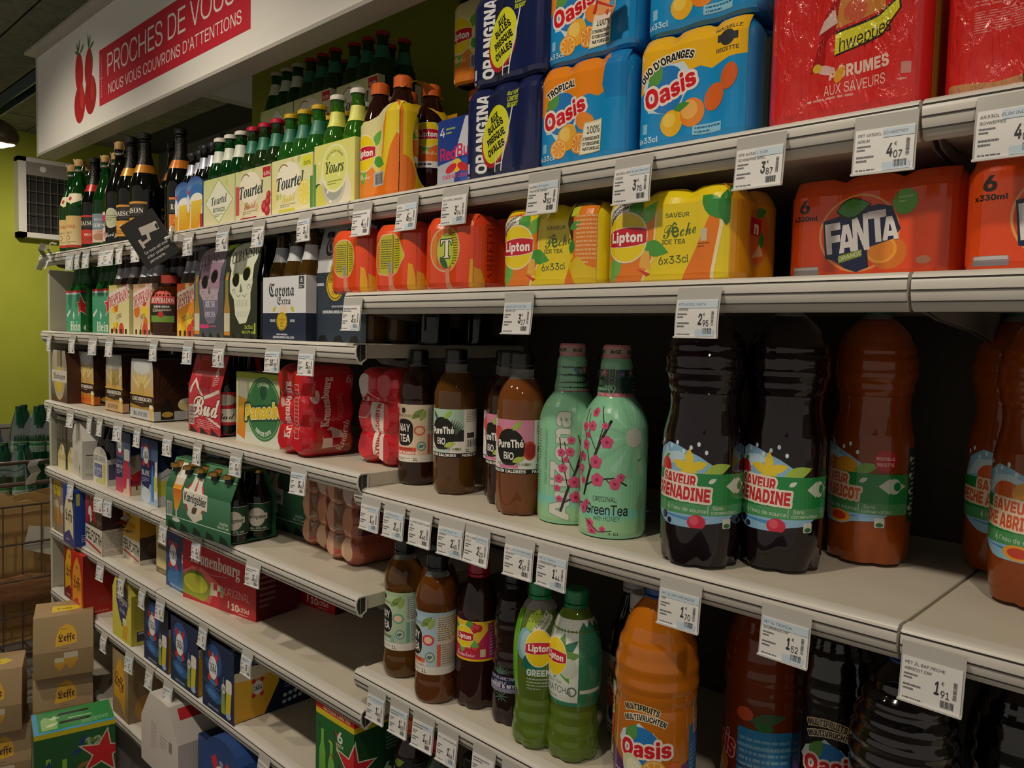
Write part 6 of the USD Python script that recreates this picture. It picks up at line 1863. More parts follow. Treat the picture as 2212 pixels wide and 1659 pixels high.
a.txt("Framboise", 4.2, 1.25, 1.0, "#f2d8d4", "script", w=4.2).add(rr(8.8, 0.5, 12.6, 6.7), "#b0457a").lines(9.1, 0.8, 12.4, 6.5, 10, "#e0a8c0", 3).add(rr(7.2, 0.8, 8.2, 2.2, 0.1), "#d8d0a8")
bottle("black-looking tea bottle with a red cap and a raspberry label", -1.012, 0.108, z4r, FRM, TEA, 24.6, REDCAP, (1.95, 24.2, 26.4), 22, labels=[(a, 9.0, 18, PAPER)], lobes=5)
CAS = [(0, 0), (2.8, 0), (3.5, 0.9), (3.6, 3), (3.6, 8), (3.3, 11.5), (3.1, 13), (3.4, 16), (3.3, 19), (2.6, 21.6), (1.6, 23.4), (1.5, 24.6), (0, 24.6)]
a = Art(12, 6.4)
a.add(rr(0, 2.2, 12, 4.4), "#1d2048").add(rr(0, 1.6, 12, 2.3), "#8a86a0").txt("THE BLANC INFUSE", 4.6, 4.0, 0.5, "#b9b6c8", "bold").txt("saveur", 3.6, 3.3, 0.7, "#c9c8d8", "reg").txt("CASSIS & MYRTILLE", 5.0, 2.7, 0.65, "#d8d6e2", "black")
for k in range(9):
    a.add(leaf(3.6, 4.6, 2.0, 0.2, 20 + 17 * k), "#4a6a58").add(leaf(4.0, 0.9, 1.6, 0.2, 40 * k), "#4a6a58")
bottle("dark plum tea bottle with a narrow navy label, squeezed beside the green one", -0.925, 0.11, z4r, CAS, mat("#2a1410", 0.06, 0.5, trans=0.4, ior=1.36, coat=0.6), 23.6, BLACKCAP, (1.75, 24.4, 26.0), 30, labels=[(a, 4.4, 14, PAPER)], lobes=5, ribs=(9.5, 22, 1.6, 0.1))
LGN = [(0, 0), (3.2, 0), (4.1, 1.0), (4.2, 3), (3.9, 6), (3.75, 8.4), (4.1, 11), (4.25, 15), (4.1, 18), (3.5, 21), (2.5, 23.2), (1.6, 24.4), (1.5, 25.2), (0, 25.2)]


def lime_art(matcha):
    w, h = 14.5, 14.0
    a = Art(w, h)
    if matcha:
        a.add(Polygon([(0, 0), (w, 0), (w, h - 0.5), (0, h - 0.5)]), "#dfe6dc")
        a.add(Polygon([(8.2, 0.6), (13.4, 0.6), (13.6, 12.2), (12.4, 13.2), (11.6, 12.4), (10.8, 13.4), (10, 12.4), (9.2, 13.2), (8.2, 12.0)]), "#2f7f5c").add(rr(0, 0, w, 0.7), "#3a8a66")
        for r, L in ((40, 4.6), (12, 4.0), (-60, 4.4), (-100, 3.6), (75, 4.0)):
            a.add(leaf(4.6, 7.6, L, 1.7, r), ("#5fae3c", "#4a9a44", "#2f7a5a", "#6a9a4a", "#7fbe4a")[int(L * 7) % 5])
        a.add(ell(6.6, 6.2, 1.5, 1.6), "#c9d6c4")
        lipton(a, 3.9, 7.6, 2.3, sy=1.25)
        a.txt("MATCHA", 4.6, 2.6, 1.1, "#4a544c", "reg", w=5.0).txt("GREEN TEA", 3.6, 3.8, 0.5, "#8a9a8c", "reg").add(ell(7.2, 2.5, 0.8).difference(ell(7.2, 2.5, 0.55)), "#6a7a70").add(rr(8.5, 2.2, 12.6, 2.8), "#cfd8cc").lines(1.5, 1.0, 6.6, 1.6, 1, "#a9b3aa")
        a.lines(8.6, 8, 13, 11.6, 10, "#4f9a78", 5)
    else:
        a.add(Polygon([(0, 0.4), (5.0, 0.0), (5.0, 12.4), (4.2, 13.6), (3.4, 12.6), (2.2, 13.0), (1.2, 12.6), (0, 13.2)]), "#6fb82c").lines(0.6, 9, 4.6, 12, 9, "#4a8a20", 4)
        a.add(Polygon([(6.8, 12.6), (9, 13.6), (10.4, 11), (6, 9.6)]), "#a9c43a").add(Polygon([(7.6, 10.4), (10.6, 13.4), (12, 12.4), (9.4, 9.6)]), "#dfe2cc").txt("FAIBLE EN", 9.6, 12.0, 0.5, "#5a6a4a", "bold", rot=42).txt("CALORIES", 10.1, 11.4, 0.5, "#5a6a4a", "bold", rot=42)
        a.add(ell(6.4, 8.0, 1.6, 2.6), "#7fb4c4").add(ell(6.8, 8.0, 1.2, 2.2), "#a9ccd4").add(leaf(6, 4.4, 4.4, 2.6, 30), "#1f6a58").add(Polygon([(6.4, 3.4), (8, 5), (10, 4.6), (10, 3)]), "#2a7a64")
        lipton(a, 9.0, 7.6, 2.3, sy=1.25)
        a.txt("GREEN", 9.0, 3.6, 1.1, "#dfe6da", "black", w=4.0).lines(7.0, 0.6, 11, 2.8, 4, "#a9b8ac")
    return a


bottle("pale green tea bottle with a lime side panel, left of the green-capped pair", -0.845, 0.088, z4r, LGN, LIMEPET, 22.6, GREENCAP, (1.95, 24.8, 26.9), 12, labels=[(lime_art(False), 9.4, 6, GLOSS)], lobes=5, ribs=(1.2, 8.5, 2.4, 0.12))
bottle("green tea bottle with a white and green label, right of the green-capped pair", -0.778, 0.1, z4r, LGN, LIMEPET, 24.0, GREENCAP, (1.95, 24.8, 26.9), 20, labels=[(lime_art(True), 9.2, 14, GLOSS)], lobes=5, ribs=(1.2, 8.5, 2.4, 0.12))
VER = [(0, 0), (3.3, 0), (4.0, 0.8), (4.05, 3), (4.05, 13.6), (4.15, 14.2), (4.15, 15.2), (3.85, 16.4), (3.7, 18), (3.2, 20.2), (2.2, 22.6), (1.75, 24.2), (1.65, 25.4), (0, 25.4)]
a = Art(16, 13.2)
a.add(a.clip, "#d9d6d0").add(rr(0, 0, 16, 1.5), "#cfccc6").add(rr(0.6, 0.4, 9.4, 1.4), "#3a2a54").txt("POMME MURE CASSIS", 5.0, 0.9, 0.6, "#d8cfe0", "black", w=8).add(Polygon([(0.2, 8.8), (8.6, 7.6), (8.8, 11.2), (0.2, 11.8)]), "#dcb07c")
a.txt("O'VERGER", 4.6, 9.8, 1.9, "#2a2018", "black", w=7.6, rot=-3).txt("L'EAU FRUITEE", 4.8, 8.5, 0.6, "#6a4a2a", "bold", rot=-3).add(ell(4.2, 11.9, 0.95, 0.9), "#2a7ab8").txt("Oasis", 4.2, 11.9, 0.8, "#d8404a", "black", w=2.8, out=("#e9d8d0", 0.06)).add(leaf(6, 11.8, 2.6, 1.4, 20), "#8aa05a").add(leaf(1.4, 11.6, 2.2, 1.2, 100), "#a3b06a")
a.add(ell(1.8, 6.0, 1.4, 1.9), "#c9402e").add(ell(1.4, 6.6, 0.7, 0.9), "#dc6a52").add(Polygon([(1.6, 1.8), (8.0, 2.2), (7.8, 3.8), (5.6, 3.0), (2.4, 3.4)]), "#a9c4d8")
for x, y, r in ((4.9, 5.2, 1.2), (2.8, 3.4, 1.15), (6.6, 4.6, 0.6), (5.4, 3.4, 0.65), (3.2, 4.6, 0.5)):
    a.add(ell(x, y, r), "#221a20").add(ell(x - r * 0.3, y + r * 0.3, r * 0.4), "#4a404a")
a.add(leaf(4.4, 6.9, 2.2, 1.1, -10), "#6a7a4a").lines(10, 2, 15.6, 12, 18, "#9a968e", 4)
va = bottle("dark fruit water bottle with a white cap, behind its twin", -0.752, 0.222, z4r, VER, PURPLE, 25.4, WHITECAP, (1.95, 25.2, 27.6), 30, labels=[(a, 0.8, 26, PAPER)], name="fruit_drink_bottle")
dup(va, "dark fruit water bottle with a white cap, in front", (-0.682, 0.143, z4r), 22)
MUL = [(0, 0), (4.8, 0), (5.8, 1.6), (5.9, 4), (5.8, 14.6), (5.6, 16), (5.9, 17.8), (6.0, 20), (5.7, 23), (4.9, 25.6), (3.6, 28.2), (2.2, 30), (1.6, 31), (0, 31)]


def multi_art(w=24):
    h = 13.0
    a = Art(w, h)
    x = w * 0.5
    a.add(Polygon([(x - 7, 0), (x + 6, 0), (x + 6, 4.2), (x + 4.4, 3.6), (x + 1, 1.4), (x - 4, 3.0), (x - 7, 5)]), "#5a1f6a").add(rr(x + 6, 0, x + 9.6, 9.0), "#2a6fae").lines(x + 6.2, 0.6, x + 9.4, 6.4, 9, "#5f9ccc", 3).add(rr(x + 7, 7.6, x + 9.4, 12.6), "#d8b08a").bars(x + 7.2, 7.8, x + 9.2, 12.4, "#7a5a3c", 18, across=True)
    oasis_logo(a, x - 1.4, 6.0, 3.0, 6, 9)
    a.txt("MULTIFRUITS", x - 1.6, 11.6, 0.85, "#33302a", "black", w=5.6, arc=7, out=("#e9cf9a", 0.12)).txt("MULTIVRUCHTEN", x - 1.0, 10.3, 0.8, "#33302a", "black", w=6.4, arc=7, out=("#e9dcc0", 0.12))
    a.add(ell(x - 2.4, 2.8, 1.6, 2.2, 30), "#d8dcb0").add(ell(x - 2.2, 2.8, 1.1, 1.6, 30), "#ecebd0")
    slice_(a, x + 0.6, 2.9, 1.8, "#e9a03a", "#f4d48a")
    a.add(ell(x + 3.4, 3.2, 1.2), "#d8662a").add(rr(x + 0.4, 0, x + 5.2, 1.9), "#c98aa8").lines(x + 0.7, 0.2, x + 5, 1.7, 3, "#7a2a5a").txt("2L", x - 5.2, 1.4, 1.0, "#d8c8dc")
    return a


MM = multi_art()
CLOUD = dict(name="fruit_drink_bottle", ribs=(17.5, 27.0, 2.6, 0.14), n=40)
bottle("large bright orange fruit drink bottle under the hanging ticket, blue disc on its label", -0.61, 0.078, z4r, MUL, ORANGEJ, 30.6, BLUECAP, (2.0, 30.8, 32.8), 24, labels=[(MM, 4.6, 4, GLOSS)], **CLOUD)
a = Art(24, 13.0)
a.add(rr(7.6, 0, 15.6, 9.4), "#2573b0", "#2f8fc8").add(rr(7.6, 6.6, 15.6, 7.0), "#6ab0d8").add(rr(7.6, 3.6, 15.6, 4.0), "#184a7a").add(rr(7.6, 0.6, 15.6, 1.4), "#9ab89a").lines(8, 0.8, 15.2, 8.4, 8, "#7fb8dc", 5).add(ell(8.6, 11.4, 1.3, 1.0), "#d8582a").add(leaf(9.4, 10.6, 5.4, 1.8, 12), "#4a6a4a").add(leaf(10, 10.2, 3, 1.4, -8), "#2f7a3a").txt("Oasis", 3.6, 6.4, 3.6, "#b01f2c", "black", w=7.4, rot=-8, out=("#e0b8a8", 0.2)).add(rr(1, 0, 7, 2.4), "#4a1a58").add(ell(4.6, 2.8, 1.4), "#c97a2a")
dko = bottle("dark orange fruit drink bottle showing its blue back panel", -0.515, 0.222, z4r, MUL, DARKOR, 30.6, BLUECAP, (2.0, 30.8, 32.8), 26, labels=[(a, 2.2, 6, GLOSS)], **CLOUD)
dk2 = bottle("nearly black fruit drink bottle with a red lettered label, in deep shadow", -0.415, 0.235, z4r, MUL, PURPLE, 30.6, BLUECAP, (2.0, 30.8, 32.8), 20, labels=[(MM, 4.0, 6, GLOSS)], **CLOUD)
dup(dk2, "nearly black fruit drink bottle in the bottom right corner", (-0.185, 0.2, z4r), 20)
bottle("black film-wrapped bottle with a pointed top under the rightmost ticket", -0.285, 0.1, z4r, MUL, PURPLE, 30.6, BLUECAP, (2.0, 30.8, 32.8), 0, **{**CLOUD, "ribs": (3.0, 28.0, 2.2, 0.3)})

# --- the bottom shelf, just in the frame
FUZ = [(0, 0), (2.8, 0), (3.5, 0.9), (3.6, 3), (3.6, 17.5), (3.4, 20), (2.6, 22.2), (1.6, 23.8), (1.5, 24.8), (0, 24.8)]
a = Art(14, 9)
a.add(a.clip, "#1c2420").txt("fuze", 5.6, 5.4, 2.4, "#e0ddd4", "black", w=5.0).txt("tea", 5.6, 2.9, 1.6, "#e0ddd4", "black").add(leaf(4, 7.4, 3, 1.6, 20), "#7f9a3a").lines(9, 1, 13.5, 8, 12, "#7a807a", 4).txt("1,25L", 1.4, 8.2, 0.6, "#d8d8d0")
bottle("black tea bottle with an orange cap at the bottom of the picture", -1.222, 0.13, z5r, FUZ, TEA, 24.8, ORCAP, (1.95, 24.6, 26.6), 14, labels=[(a, 10.5, 16, PAPER)])
a = Art(14, 9)
a.add(a.clip, "#24502f", "#3f8a4a").txt("fuze", 5.0, 5.4, 2.4, "#dfe4d4", "black", w=4.8).add(leaf(4, 7.2, 3, 1.6, 20), "#a9c84a")
fz = bottle("dark green tea bottle at the bottom of the picture under the tickets", -1.115, 0.12, z5r, FUZ, mat("#2f5a34", 0.06, 0.5, trans=0.5, ior=1.36, coat=0.6), 24.8, REDCAP, (1.95, 24.6, 26.6), 14, labels=[(a, 10.5, 12, PAPER)])
bottle("dark tea bottle with a rippled shoulder at the bottom right of the green one", -1.03, 0.12, z5r, FUZ, TEA, 24.8, BLACKCAP, (1.95, 24.6, 26.6), 14, ribs=(12, 23, 1.4, 0.14))

# ------------------------------------------------------------------ fourth left shelf


def carton_at(label, x0, x1, y, z, d, h, c, front, side=None, top=None, rz=0, name="beer_carton", cat_="beer pack", **kw):
    t = thing(name, label, cat_, ((x0 + x1) / 2, y, z), rz)
    carton(t, x1 - x0, d, h, c, front, side, top, **kw)
    return t


def choc(w, h):
    a = Art(w, h)
    a.add(rr(0, 0, w, h), "#4a4438", "#57524a").add(rr(0, h * 0.93, w, h), "#cfccc4").lines(1, h * 0.55, w - 1, h * 0.9, 12, "#8a857a").add(ell(w * 0.5, h * 0.22, w * 0.42, h * 0.17), "#c9b97a").add(ell(w * 0.55, h * 0.36, w * 0.24, h * 0.11), "#ddd2b4").add(rr(w * 0.1, 0, w * 0.9, h * 0.16), "#d8cf9a").add(leaf(w * 0.4, h * 0.3, w * 0.4, w * 0.16, 70), "#a9a83a").add(rr(0, 0, w * 0.06, h * 0.34), "#3a2f24")
    return a


for i, (x0, x1) in enumerate(((-3.185, -3.08), (-3.075, -2.985))):
    t = thing("beer_carton", "dark film-wrapped carton with cream fruit print, %s" % ("leftmost above the blue abbey carton", "against the white carton")[i], "beer pack", ((x0 + x1) / 2, 0.045, z4))
    house(t, x1 - x0, 0.12, 0.187, "#4a463c", 0.165, (x1 - x0) * 0.9, choc((x1 - x0) * 100, 18.7))
t = thing("beer_carton", "plain white gable-topped carton with faint print", "beer pack", (-2.915, 0.03, z4), -6)
a = Art(15, 19)
a.add(rr(0, 0, 15, 19), "#d3cfc4", "#dcd9d0").lines(4, 10.5, 10, 12.0, 3, "#a9a69e").lines(2.6, 2, 8.4, 9, 9, "#b3b0a6").add(leaf(10.4, 1.0, 4.2, 1.2, 84), "#5a6a4a").add(ell(10.8, 1.6, 0.7, 1.2), "#c9c02a")
sd = Art(12, 19.5)
sd.add(rr(0, 0, 12, 13), "#c9c6bc").add(rr(1, 8.0, 6, 8.3), "#4a4a46").lines(1, 1, 9, 2.2, 2, "#8a877e").lines(1, 3.6, 9, 7.4, 6, "#a9a69c")
house(t, 0.15, 0.12, 0.19, "#d6d3c9", 0.13, 0.07, a, split_fold(sd, 13.0))
a = Art(12.6, 12.4)
a.clip = Polygon([(0, 0), (12.6, 0), (12.6, 8.6)] + [(6.3 + 6.3 * math.cos(q), 8.6 + 3.6 * math.sin(q)) for q in np.linspace(0.25, math.pi - 0.25, 8)] + [(0, 8.6)])
a.add(a.clip, "#dad7cc").txt("EDELWEISS", 5.6, 8.2, 2.0, "#55575c", "serif", w=10.8).add(rr(0.8, 2.0, 8.0, 6.4, 0.3), "#6a72a0").txt("BLANCHE", 4.4, 4.6, 1.1, "#d8d9e4", "serif", w=6).lines(1.6, 2.4, 7.4, 3.8, 2, "#b9bcd4").add(rr(9.0, 0, 11, 6.8), "#c9c24a").add(ell(6, 0.6, 4.0, 1.3), "#c3c48a")
sd = Art(12.6, 12.4)
sd.clip = Polygon([(0, 0), (12.6, 0), (12.6, 10), (9, 12.2), (3.4, 9), (0, 8.6)])
sd.add(sd.clip, "#cfccc2").add(rr(0.4, 2, 3, 7), "#5a5478").lines(4, 3, 11, 9, 6, "#9a978e")
carrier("white beer carrier with blue-grey lettering and dark bottle necks", -2.805, -2.679, 0.045, 0.086, 0.126, "#d6d3c8", a, DARKGLASS, BLCAP, None, 2, z4, 1.0, sd, hs=0.13)


def kro1664(a, x, y, s, sub="#2f6a9a"):
    """White oval with the figures over two crossed red ribbons."""
    for q in (58, -58):
        g = affinity.rotate(rr(-0.42 * s, -2.2 * s, 0.42 * s, 2.2 * s), q * 0.55, origin=(0, 0))
        a.add(affinity.translate(g, x, y), "#cf2a3c")
    a.add(ell(x, y, 1.16 * s, 1.5 * s, q=9), "#c9c9d0").add(ell(x, y, 1.1 * s, 1.44 * s, q=9), "#eeeeec")
    a.txt("1664", x, y, 1.15 * s, "#1c1c22", "ital", w=1.95 * s)
    a.add(ell(x, y + 1.7 * s, 0.3 * s, 0.2 * s), "#8a9ab0")
    if sub:
        a.add(ell(x, y - 1.9 * s, 0.9 * s, 0.35 * s), sub)


def tall1664(kind):
    w, h = 12.2, 19.0
    a = Art(w, h)
    if kind == "r":
        a.add(rr(0, 0, w, h), "#c8405a", "#3f4f74").add(rr(0, 9, w, h), "#5a5a7a", "#55688a").add(Polygon([(5.6, 0), (11.6, 0), (10.8, 5), (8.6, 5), (7.6, 2)]), "#e2bfae").add(Polygon([(6.0, 3.0), (8.4, 1.4), (10.6, 10.6), (7.4, 11.2)]), "#c8324a").add(rr(7.0, 10.4, 11.4, 14.0, 0.6), "#e6e0d8")
        a.add(Polygon([(0.2, 4.4), (5.6, 4.8), (5.8, 10.8), (0.4, 11)]), "#2a3254").txt("FRUITS", 3.0, 9.6, 0.9, "#8a96c0", "serif").txt("ROUGES", 3.1, 8.1, 1.2, "#dfe0e8", "serif", w=5.0).lines(0.8, 5.6, 5.4, 7.2, 3, "#a9b0c8")
        kro1664(a, 3.4, 14.6, 1.55, None)
    else:
        a.add(rr(0, 0, w, h), "#a9c0dc", "#274a86").add(rr(0, 6, w, 13), "#21386e").add(ell(3.6, 2.4, 3.4, 2.4), "#cfdbe8")
        a.add(Polygon([(0.6, 5.2), (5.6, 4.4), (6.6, 6.4), (6.6, 10.8), (0.6, 10.8)]), "#1f2c54").txt("BLANC", 3.6, 9.0, 1.7, "#e6e8ee", "serif", w=5.8).lines(1.0, 6.2, 6.0, 7.6, 3, "#9fb0d0")
        a.add(Polygon([(7.6, 1.0), (9.4, 1.0), (9.4, 8), (8.9, 11.6), (8.0, 11.6), (7.6, 8)]), "#4f86c4").add(Polygon([(9.6, 2), (11.8, 2), (12.0, 13), (10.2, 13)]), "#dfe4e0", "#f0f0ee").add(rr(9.6, 4.4, 11.8, 8.6), "#cfd04a")
        kro1664(a, 3.8, 14.2, 1.75, None)
    return a


def side1664(kind):
    w, h = 13.0, 19.0
    a = Art(w, h)
    if kind == "r":
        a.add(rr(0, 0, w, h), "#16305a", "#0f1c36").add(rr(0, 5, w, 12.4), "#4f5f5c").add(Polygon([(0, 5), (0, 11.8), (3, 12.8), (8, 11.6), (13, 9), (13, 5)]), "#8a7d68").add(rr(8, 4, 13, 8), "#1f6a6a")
        rn = random.Random(2)
        for i in range(18):
            a.add(ell(rn.uniform(0.5, 8), rn.uniform(6, 11.5), rn.uniform(0.3, 0.9), rn.uniform(0.3, 0.7)), ("#6a5f4e", "#a3977e", "#574e40")[i % 3])
        a.add(Polygon([(0, 0), (13, 0), (13, 2.6), (0, 3.0)]), "#cfc4a4").add(Polygon([(0.4, 2.8), (12, 3.2), (12.2, 6.4), (8, 7.4), (4.6, 7.0), (2.6, 7.6), (0.4, 6.2)]), "#b3202c").add(rr(0.4, 3.6, 12, 4.4), "#8a1822").add(ell(4, 6.2, 2.2, 1.2), "#9a1a26")
        for x in (1.6, 4.8, 8.4, 11):
            a.add(rr(x, 1.6, x + 0.5, 3.4), "#5a3a22")
        a.txt("RENCONTRE", 6.0, 13.6, 0.6, "#c3cfdc", "serif").txt("A LA MER", 7.0, 12.6, 0.5, "#a9b8cc", "serif").add(ell(7, 16.8, 2.0, 1.3), "#24344f")
    else:
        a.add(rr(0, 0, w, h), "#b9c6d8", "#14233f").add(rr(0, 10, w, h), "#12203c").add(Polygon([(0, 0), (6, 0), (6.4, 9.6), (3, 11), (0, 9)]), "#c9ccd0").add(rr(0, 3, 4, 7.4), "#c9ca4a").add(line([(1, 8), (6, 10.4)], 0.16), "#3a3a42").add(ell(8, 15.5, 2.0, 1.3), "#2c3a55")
    return a


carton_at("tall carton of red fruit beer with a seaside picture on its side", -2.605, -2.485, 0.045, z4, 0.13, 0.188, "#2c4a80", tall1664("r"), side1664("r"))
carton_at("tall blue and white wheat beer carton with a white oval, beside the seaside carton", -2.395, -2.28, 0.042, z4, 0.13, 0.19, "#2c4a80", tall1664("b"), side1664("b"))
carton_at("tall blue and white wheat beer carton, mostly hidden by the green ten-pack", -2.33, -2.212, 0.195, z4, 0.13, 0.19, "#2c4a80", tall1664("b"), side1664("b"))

# the green ten-pack: a sleeve over two rows of five bottles
w, d, h = 0.305, 0.124, 0.178


def koenig_art():
    W, H = w * 100, 18.6
    a = Art(W, H)
    a.add(rr(0, 0, W, H), "#235a3a", "#4f8a66").add(rr(0, 15.0, W, 15.2), "#cfe0cf").add(rr(0, 3.0, W, 3.2), "#cfe0cf")
    a.add(Polygon([(4.6, 5.0), (6.0, 5.0), (7.8, 8.2), (8.2, 13.6), (3.6, 13.6), (3.8, 8.6)]), "#e9a72c", "#d9661f").add(rr(3.6, 13.0, 8.2, 17.4, 0.8), "#e9e6d8").add(rr(5.0, 2.6, 5.6, 5.2), "#cfd8cf").add(ell(5.2, 2.4, 2.0, 0.5), "#cfd8cf").add(rr(4.0, 11.6, 7.9, 13.4), "#d8d0c0")
    a.add(rr(0.6, 3.2, 3.2, 6.8), "#c9d0c6").bars(0.8, 3.4, 3.0, 6.6)
    a.add(ell(14.2, 8.8, 4.6, 4.9), "#c4303a").add(ell(14.2, 8.8, 4.0, 4.3), "#dfdccc").add(Polygon([(11.6, 11.6), (12.2, 14.8), (14.2, 13.9), (16.2, 14.8), (16.8, 11.6)]), "#dcd8c8").add(Polygon([(13.6, 10), (14.2, 15.4), (15.0, 10)]), "#b9606a").add(leaf(12.8, 5.4, 3.2, 1.8, 30), "#5a4a38").add(Polygon([(10.6, 4.8), (14, 3.0), (18.0, 4.6), (17.6, 6.0), (14, 4.6), (11.2, 6.2)]), "#d8d4c4")
    a.add(affinity.rotate(rr(8.8, 7.0, 20.2, 11.0), -3), "#e3dfd2").txt("Kœnigsbier", 14.5, 9.0, 2.2, "#2a2a26", "bold", w=10.4, rot=-3).txt("10x25cl", 27.4, 4.9, 0.7, "#cfe0cf", "bold").txt("Alc 4% vol", 27.2, 4.0, 0.7, "#cfe0cf", "bold").lines(12, 15.6, 16.6, 16.2, 1, "#c9dcc9")
    for k in range(5):
        a.add(Polygon([(1.0 + 6.1 * k, 0.0), (1.6 + 6.1 * k, 2.0), (4.2 + 6.1 * k, 1.2), (5.4 + 6.1 * k, 0.0)]), "#10291b")
    return a


def koenig(label, loc, rz):
    t = thing("bottle_sleeve", label, "beer pack", loc, rz)
    sleeve(t, w, d, h, "#2a6242", 0.105, 0.066, koenig_art())
    gold = mat("#b58a4a", 0.25, metal=0.9)
    for j in (0, 1):
        for i in range(5):
            pack_bottle(t, -w / 2 + w / 5 * (i + 0.5), 0.031 + 0.062 * j, DARKGLASS, gold, prof=[(r, z * 0.79) for r, z in BEER], cap=[(r, z * 0.79) for r, z in BCAP], k=1.0)
    for i in range(5):
        c = at(lathe([(1.2, 0), (1.6, 0.0), (1.5, 0.8), (1.1, 1.0), (0, 1.0)], 16), -w / 2 + w / 5 * (i + 0.5), 0.014, 0.158)
        part(t, "front_cap", c, gold)
        part(t, "neck_hole", at(lathe([(0, 0.0), (1.25, 0.0), (1.1, 1.2), (0, 1.2)], 14), -w / 2 + w / 5 * (i + 0.5), 0.0165, 0.146), mat("#0d1f14", 0.3))
    ta = Art(w * 100, 6.4)
    ta.add(rr(0, 0, w * 100, 6.4), "#27603e").add(rr(0.4, 0.3, w * 100 - 0.4, 0.45), "#a9c8b0").add(ell(14, 3.4, 3.6, 1.3), "#b9c4b4").lines(11.4, 2.8, 16.4, 4.0, 3, "#3a5a44").add(rr(25.0, 2.0, 29.4, 5.4), "#b9c0b8")
    lay(t, "top_print", ta, on_top(w, h + 0.0008, 0.03))
    la = Art(8.4, 6.8)
    la.add(rr(0, 0, 8.4, 6.8, 0.2), "#b9c0b0").add(rr(0.15, 0.15, 8.25, 6.65, 0.2), "#1f4a30").add(ell(3.6, 3.4, 2.2, 2.3), "#cfcabb").add(ell(3.6, 3.4, 1.9, 2.0), "#d8d4c6").add(rr(0.8, 2.8, 6.4, 4.3), "#dcd8ca").txt("Kœnigsbier", 3.6, 3.5, 0.9, "#2a2a26", "bold", w=4.8).txt("alc. 4% vol", 4, 0.7, 0.6, "#cfd4c6", "bold")
    for j in (0, 1):
        lay(t, "bottle_label", la, lambda u, v, e, j=j, f=around(0.0302, 62, 0.025, 0.084): f(u, v, e) + [w / 2 - 0.0305, 0.031 + 0.062 * j, 0], PAPER, maxedge=0.6)
    return t


kg = koenig("dark green ten-bottle sleeve with gold caps and a white name plate", (-1.902, -0.012, z4), 5)
dup(kg, "dark green ten-bottle sleeve in shadow behind the front one", (-1.86, 0.17, z4), 3)


def pink_front(chk):
    a = Art(13.4, 20.1, None, shape_front())
    a.add(a.clip, "#c98a6c").add(rr(4.4, 0, 8.6, 20.1), "#8f6248").add(rr(4.8, 0, 8.6, 3.0), "#a5382c").add(rr(0, 0, 4.2, 20), "#d8a588").add(ell(10.6, 16.6, 2.8, 3.0), "#c9b8ac").add(ell(10.4, 3.4, 2.7, 3.0), "#e0b494").add(ell(10.6, 10, 2.6, 2.8), "#cf8f72")
    a.add(rr(4.9, 5, 6.0, 8.4), "#b9a596").bars(4.9, 5, 6.0, 8.4, "#3a2a22", 12, across=True).lines(5.4, 9, 7.6, 18.6, 26, "#4a3428", 3)
    return a


def pink_side():
    a = Art(12.2, 20.1, "#9a4f3a")
    a.add(rr(1, 11, 12.2, 20), "#7a3a34").add(rr(1, 7, 12, 13), "#5a2430").txt("PELFORTH", 7, 10.6, 1.5, "#b98a92", "bold", rot=70, w=6).add(ell(3.4, 9.5, 1.6, 2.0), "#3a1f20").add(rr(0, 0, 12, 5), "#a5573c")
    return a


pa = lying("peach-pink film-wrapped can pack lying on its side, left of two", (-1.612, 0.142, z4), "#b9694a", pink_front(False), pink_side(), rz=-1)
dup(pa, "peach-pink film-wrapped can pack lying on its side, right of two", (-1.472, 0.118, z4), -2)
dup(pa, "peach-pink can pack in shadow behind the two in front", (-1.62, 0.30, z4), 0)

# ------------------------------------------------------------------ fifth left shelf


def leffe_face(w, h, bg, arch, ink="#3a1c10", foot=None, name="Leffe", tall=True):
    a = Art(w, h)
    a.add(rr(0, 0, w, h), bg)
    if foot:
        a.add(rr(0, 0, w, h * 0.2), foot)
    g = Polygon([(w * 0.12, h * 0.16), (w * 0.5, h * 0.26), (w * 0.86, h * 0.12), (w * 0.86, h * 0.6), (w * 0.72, h * 0.82), (w * 0.5, h * 0.94), (w * 0.28, h * 0.82), (w * 0.12, h * 0.6)])
    a.add(g.buffer(0.12), "#b0702a").add(g, arch)
    a.txt(name, w * 0.5, h * 0.5, h * 0.2, ink, "frak", w=w * 0.58, fat=0.03).add(ell(w * 0.5, h * 0.76, w * 0.07, h * 0.035), "#9a7a4a")
    a.lines(w * 0.25, h * 0.06, w * 0.7, h * 0.1, 1, "#d8c8b0")
    return a


a = leffe_face(10.0, 20.5, "#8f7c66", "#dcc42c")
t = thing("beer_carton", "film-wrapped greige abbey carton, far left beside the blue one", "beer pack", (-3.12, 0.03, z5))
a = Art(12, 20.5)
a.add(rr(0, 0, 12, 20.5), "#9a8a72").add(rr(0.8, 13.4, 8, 18.6), "#d8c02a").lines(2, 14.5, 7, 17.5, 4, "#5a4a1a").add(rr(0, 0, 12, 3), "#a5927a").add(ell(3.5, 9.5, 2.6, 2.2), "#dccfae").add(rr(1, 3, 6, 9), "#c98f3a", "#d8a95a").add(rr(7.6, 3, 11, 8.4), "#c2934a").add(ell(9.4, 9.0, 1.9, 1.6), "#dccfae")
carton(t, 0.12, 0.16, 0.205, "#97866e", a, rough=0.25, m=GLOSS)

